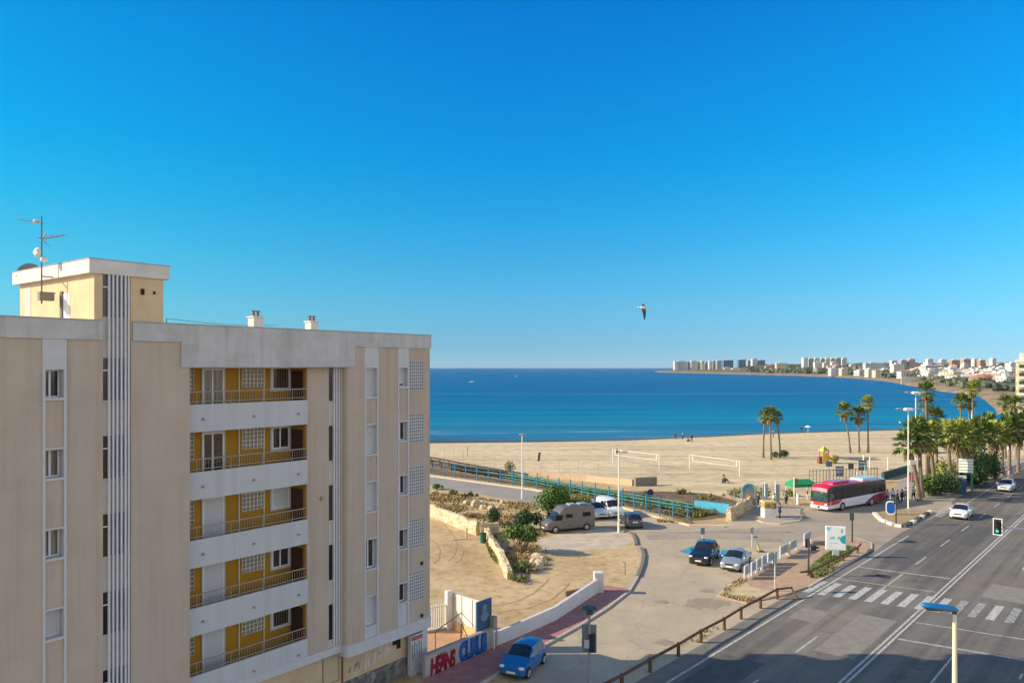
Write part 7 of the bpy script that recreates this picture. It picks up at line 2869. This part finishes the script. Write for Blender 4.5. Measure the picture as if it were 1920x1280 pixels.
# white tower of the beach: concrete post by the right palms
t = thing('white_column', 'short white column behind the right edge palms', 'column', G(1894, 842), 0)
b = MB()
b.path([(0, 0, 0), (0, 0, 7.4), (0, 0, 7.6)], [.5, .48, .4], 12)
b.build('column', M('white paint', (.7, .7, .7)), t)
t = thing('white_column', 'tall white column rising behind the palms at the bay end', 'column', G(1824, 876), 0)
b = MB()
b.path([(0, 0, 0), (0, 0, 10.7), (0, 0, 10.9)], [.22, .19, .12], 12)
b.build('column', M('white paint', (.7, .7, .7)), t)
# woods of the far shore: one mass of crowns
rnd = random.Random(5)
b = MB()
for i in range(6500):
    ci = rnd.randrange(3, len(coast) - 3)
    f = rnd.random()
    q = coast[ci].lerp(coast[ci + 1], f)
    d = 40 + (rnd.random() ** 1.3) * 1100
    x, y = q.x + coast_dir(q).x * d + rnd.gauss(0, 8), q.y + coast_dir(q).y * d + rnd.gauss(0, 8)
    px = 960 + x / y * F
    if y < 480 or px < 1400 or px > 1990:
        continue
    z = ground_at(x, y)
    r_ = rnd.uniform(1.2, 2.6) * (.8 + y / 1100)
    for _ in range(2):
        b.ball((x + rnd.uniform(-r_, r_), y + rnd.uniform(-r_, r_), z + r_ * .55), (r_ * rnd.uniform(.7, 1.2), r_, r_ * rnd.uniform(.6, .9)), 6, 4, jit=.22, rnd=rnd)
o = b.build('far_woods', leafmat('far wood', (.035, .05, .032), (.12, .135, .075)))
tag(o, 'dark trees scattered between the houses of the far shore', None, None, 'stuff')
# ================================================================= LIGHT, SKY, CAMERA
scn = bpy.context.scene
EL = 26.0
HAZE = 3e-5
PALE_FILL = 1.05
SKYK = 1.0300
SKYRAMP = [(0, (0.2524, 0.5408, 1.0)), (0.0082, (0.2388, 0.5155, 0.965)), (0.0254, (0.2029, 0.4583, 0.835)), (0.046, (0.1922, 0.4524, 0.7495)), (0.0802, (0.168, 0.4854, 0.7233)), (0.1275, (0.1184, 0.5223, 0.7291)), (0.1935, (0.0485, 0.5621, 0.801)), (0.257, (0.0136, 0.5748, 0.8854)), (0.3462, (0.0097, 0.5728, 0.9534)), (0.4011, (0.0078, 0.5485, 0.9728)), (0.4244, (0.0039, 0.5301, 0.9689))]
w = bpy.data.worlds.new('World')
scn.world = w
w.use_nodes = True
nt = w.node_tree
bg = nt.nodes['Background']
sky = nt.nodes.new('ShaderNodeTexSky')
sky.sky_type = 'NISHITA'
sky.sun_disc = False
sky.sun_elevation = R(EL)
sky.sun_rotation = R(-90)
sky.altitude = 0
sky.air_density = 1.0
sky.dust_density = .3
sky.ozone_density = 3.0
# sky deep blue seaward; unseen sky behind made paler to light the facade
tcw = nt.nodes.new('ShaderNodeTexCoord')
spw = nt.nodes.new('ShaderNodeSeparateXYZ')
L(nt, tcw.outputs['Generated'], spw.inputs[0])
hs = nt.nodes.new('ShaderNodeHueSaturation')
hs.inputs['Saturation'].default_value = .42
hs.inputs['Value'].default_value = PALE_FILL
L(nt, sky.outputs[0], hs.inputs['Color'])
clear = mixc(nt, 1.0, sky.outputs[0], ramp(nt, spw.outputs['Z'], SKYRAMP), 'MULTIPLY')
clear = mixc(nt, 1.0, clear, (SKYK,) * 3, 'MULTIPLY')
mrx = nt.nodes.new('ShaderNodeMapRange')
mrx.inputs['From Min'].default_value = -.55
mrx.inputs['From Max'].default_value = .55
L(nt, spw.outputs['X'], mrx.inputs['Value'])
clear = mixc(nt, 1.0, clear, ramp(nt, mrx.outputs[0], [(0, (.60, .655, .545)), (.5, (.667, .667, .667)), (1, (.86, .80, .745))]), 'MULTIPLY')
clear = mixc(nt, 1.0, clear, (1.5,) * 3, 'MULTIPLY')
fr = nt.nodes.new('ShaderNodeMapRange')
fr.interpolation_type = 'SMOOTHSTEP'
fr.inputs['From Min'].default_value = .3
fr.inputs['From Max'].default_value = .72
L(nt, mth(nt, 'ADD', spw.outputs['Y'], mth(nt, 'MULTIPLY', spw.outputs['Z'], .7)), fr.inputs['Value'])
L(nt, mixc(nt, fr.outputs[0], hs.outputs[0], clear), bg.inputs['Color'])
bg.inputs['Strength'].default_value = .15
sl = bpy.data.lights.new('sun', 'SUN')
sl.energy = 4.9
sl.angle = R(.53)
sl.color = (1, .87, .66)
so = bpy.data.objects.new('sun', sl)
C.objects.link(so)
so.rotation_euler = (0, R(-(90 - EL)), 0)      # shines towards +X and down
cam = bpy.data.cameras.new('camera')
cam.sensor_width = 36
cam.lens = F / 1920 * 36
cam.shift_y = (EYE - 640) / 1920
cam.clip_end = 40000
cam.clip_start = .1
co = bpy.data.objects.new('camera', cam)
C.objects.link(co)
co.location = (0, 0, H)
co.rotation_euler = (R(90), 0, 0)
scn.camera = co
scn.view_settings.view_transform = 'Standard'
scn.view_settings.look = 'None'
scn.view_settings.exposure = 0.45
scn.view_settings.gamma = 1
scn.cycles.max_bounces = 5
scn.cycles.diffuse_bounces = 3

# thin sea haze: one box of even air round the whole scene
hz, nt2, bs2, _ = node_mat('haze')
nt2.nodes.remove(bs2)
pv = nt2.nodes.new('ShaderNodeVolumePrincipled')
pv.inputs['Color'].default_value = (.80, .88, 1, 1)
pv.inputs['Density'].default_value = HAZE
pv.inputs['Anisotropy'].default_value = 0.0
L(nt2, pv.outputs[0], nt2.nodes['Material Output'].inputs['Volume'])
b = MB()
b.box(-9400, 9400, -600, 9600, SEA - 1.3, 75)
o = b.build('haze', hz)
o['kind'] = 'stuff'
o['label'] = 'thin pale haze over the bay'
o.display_type = 'WIRE'
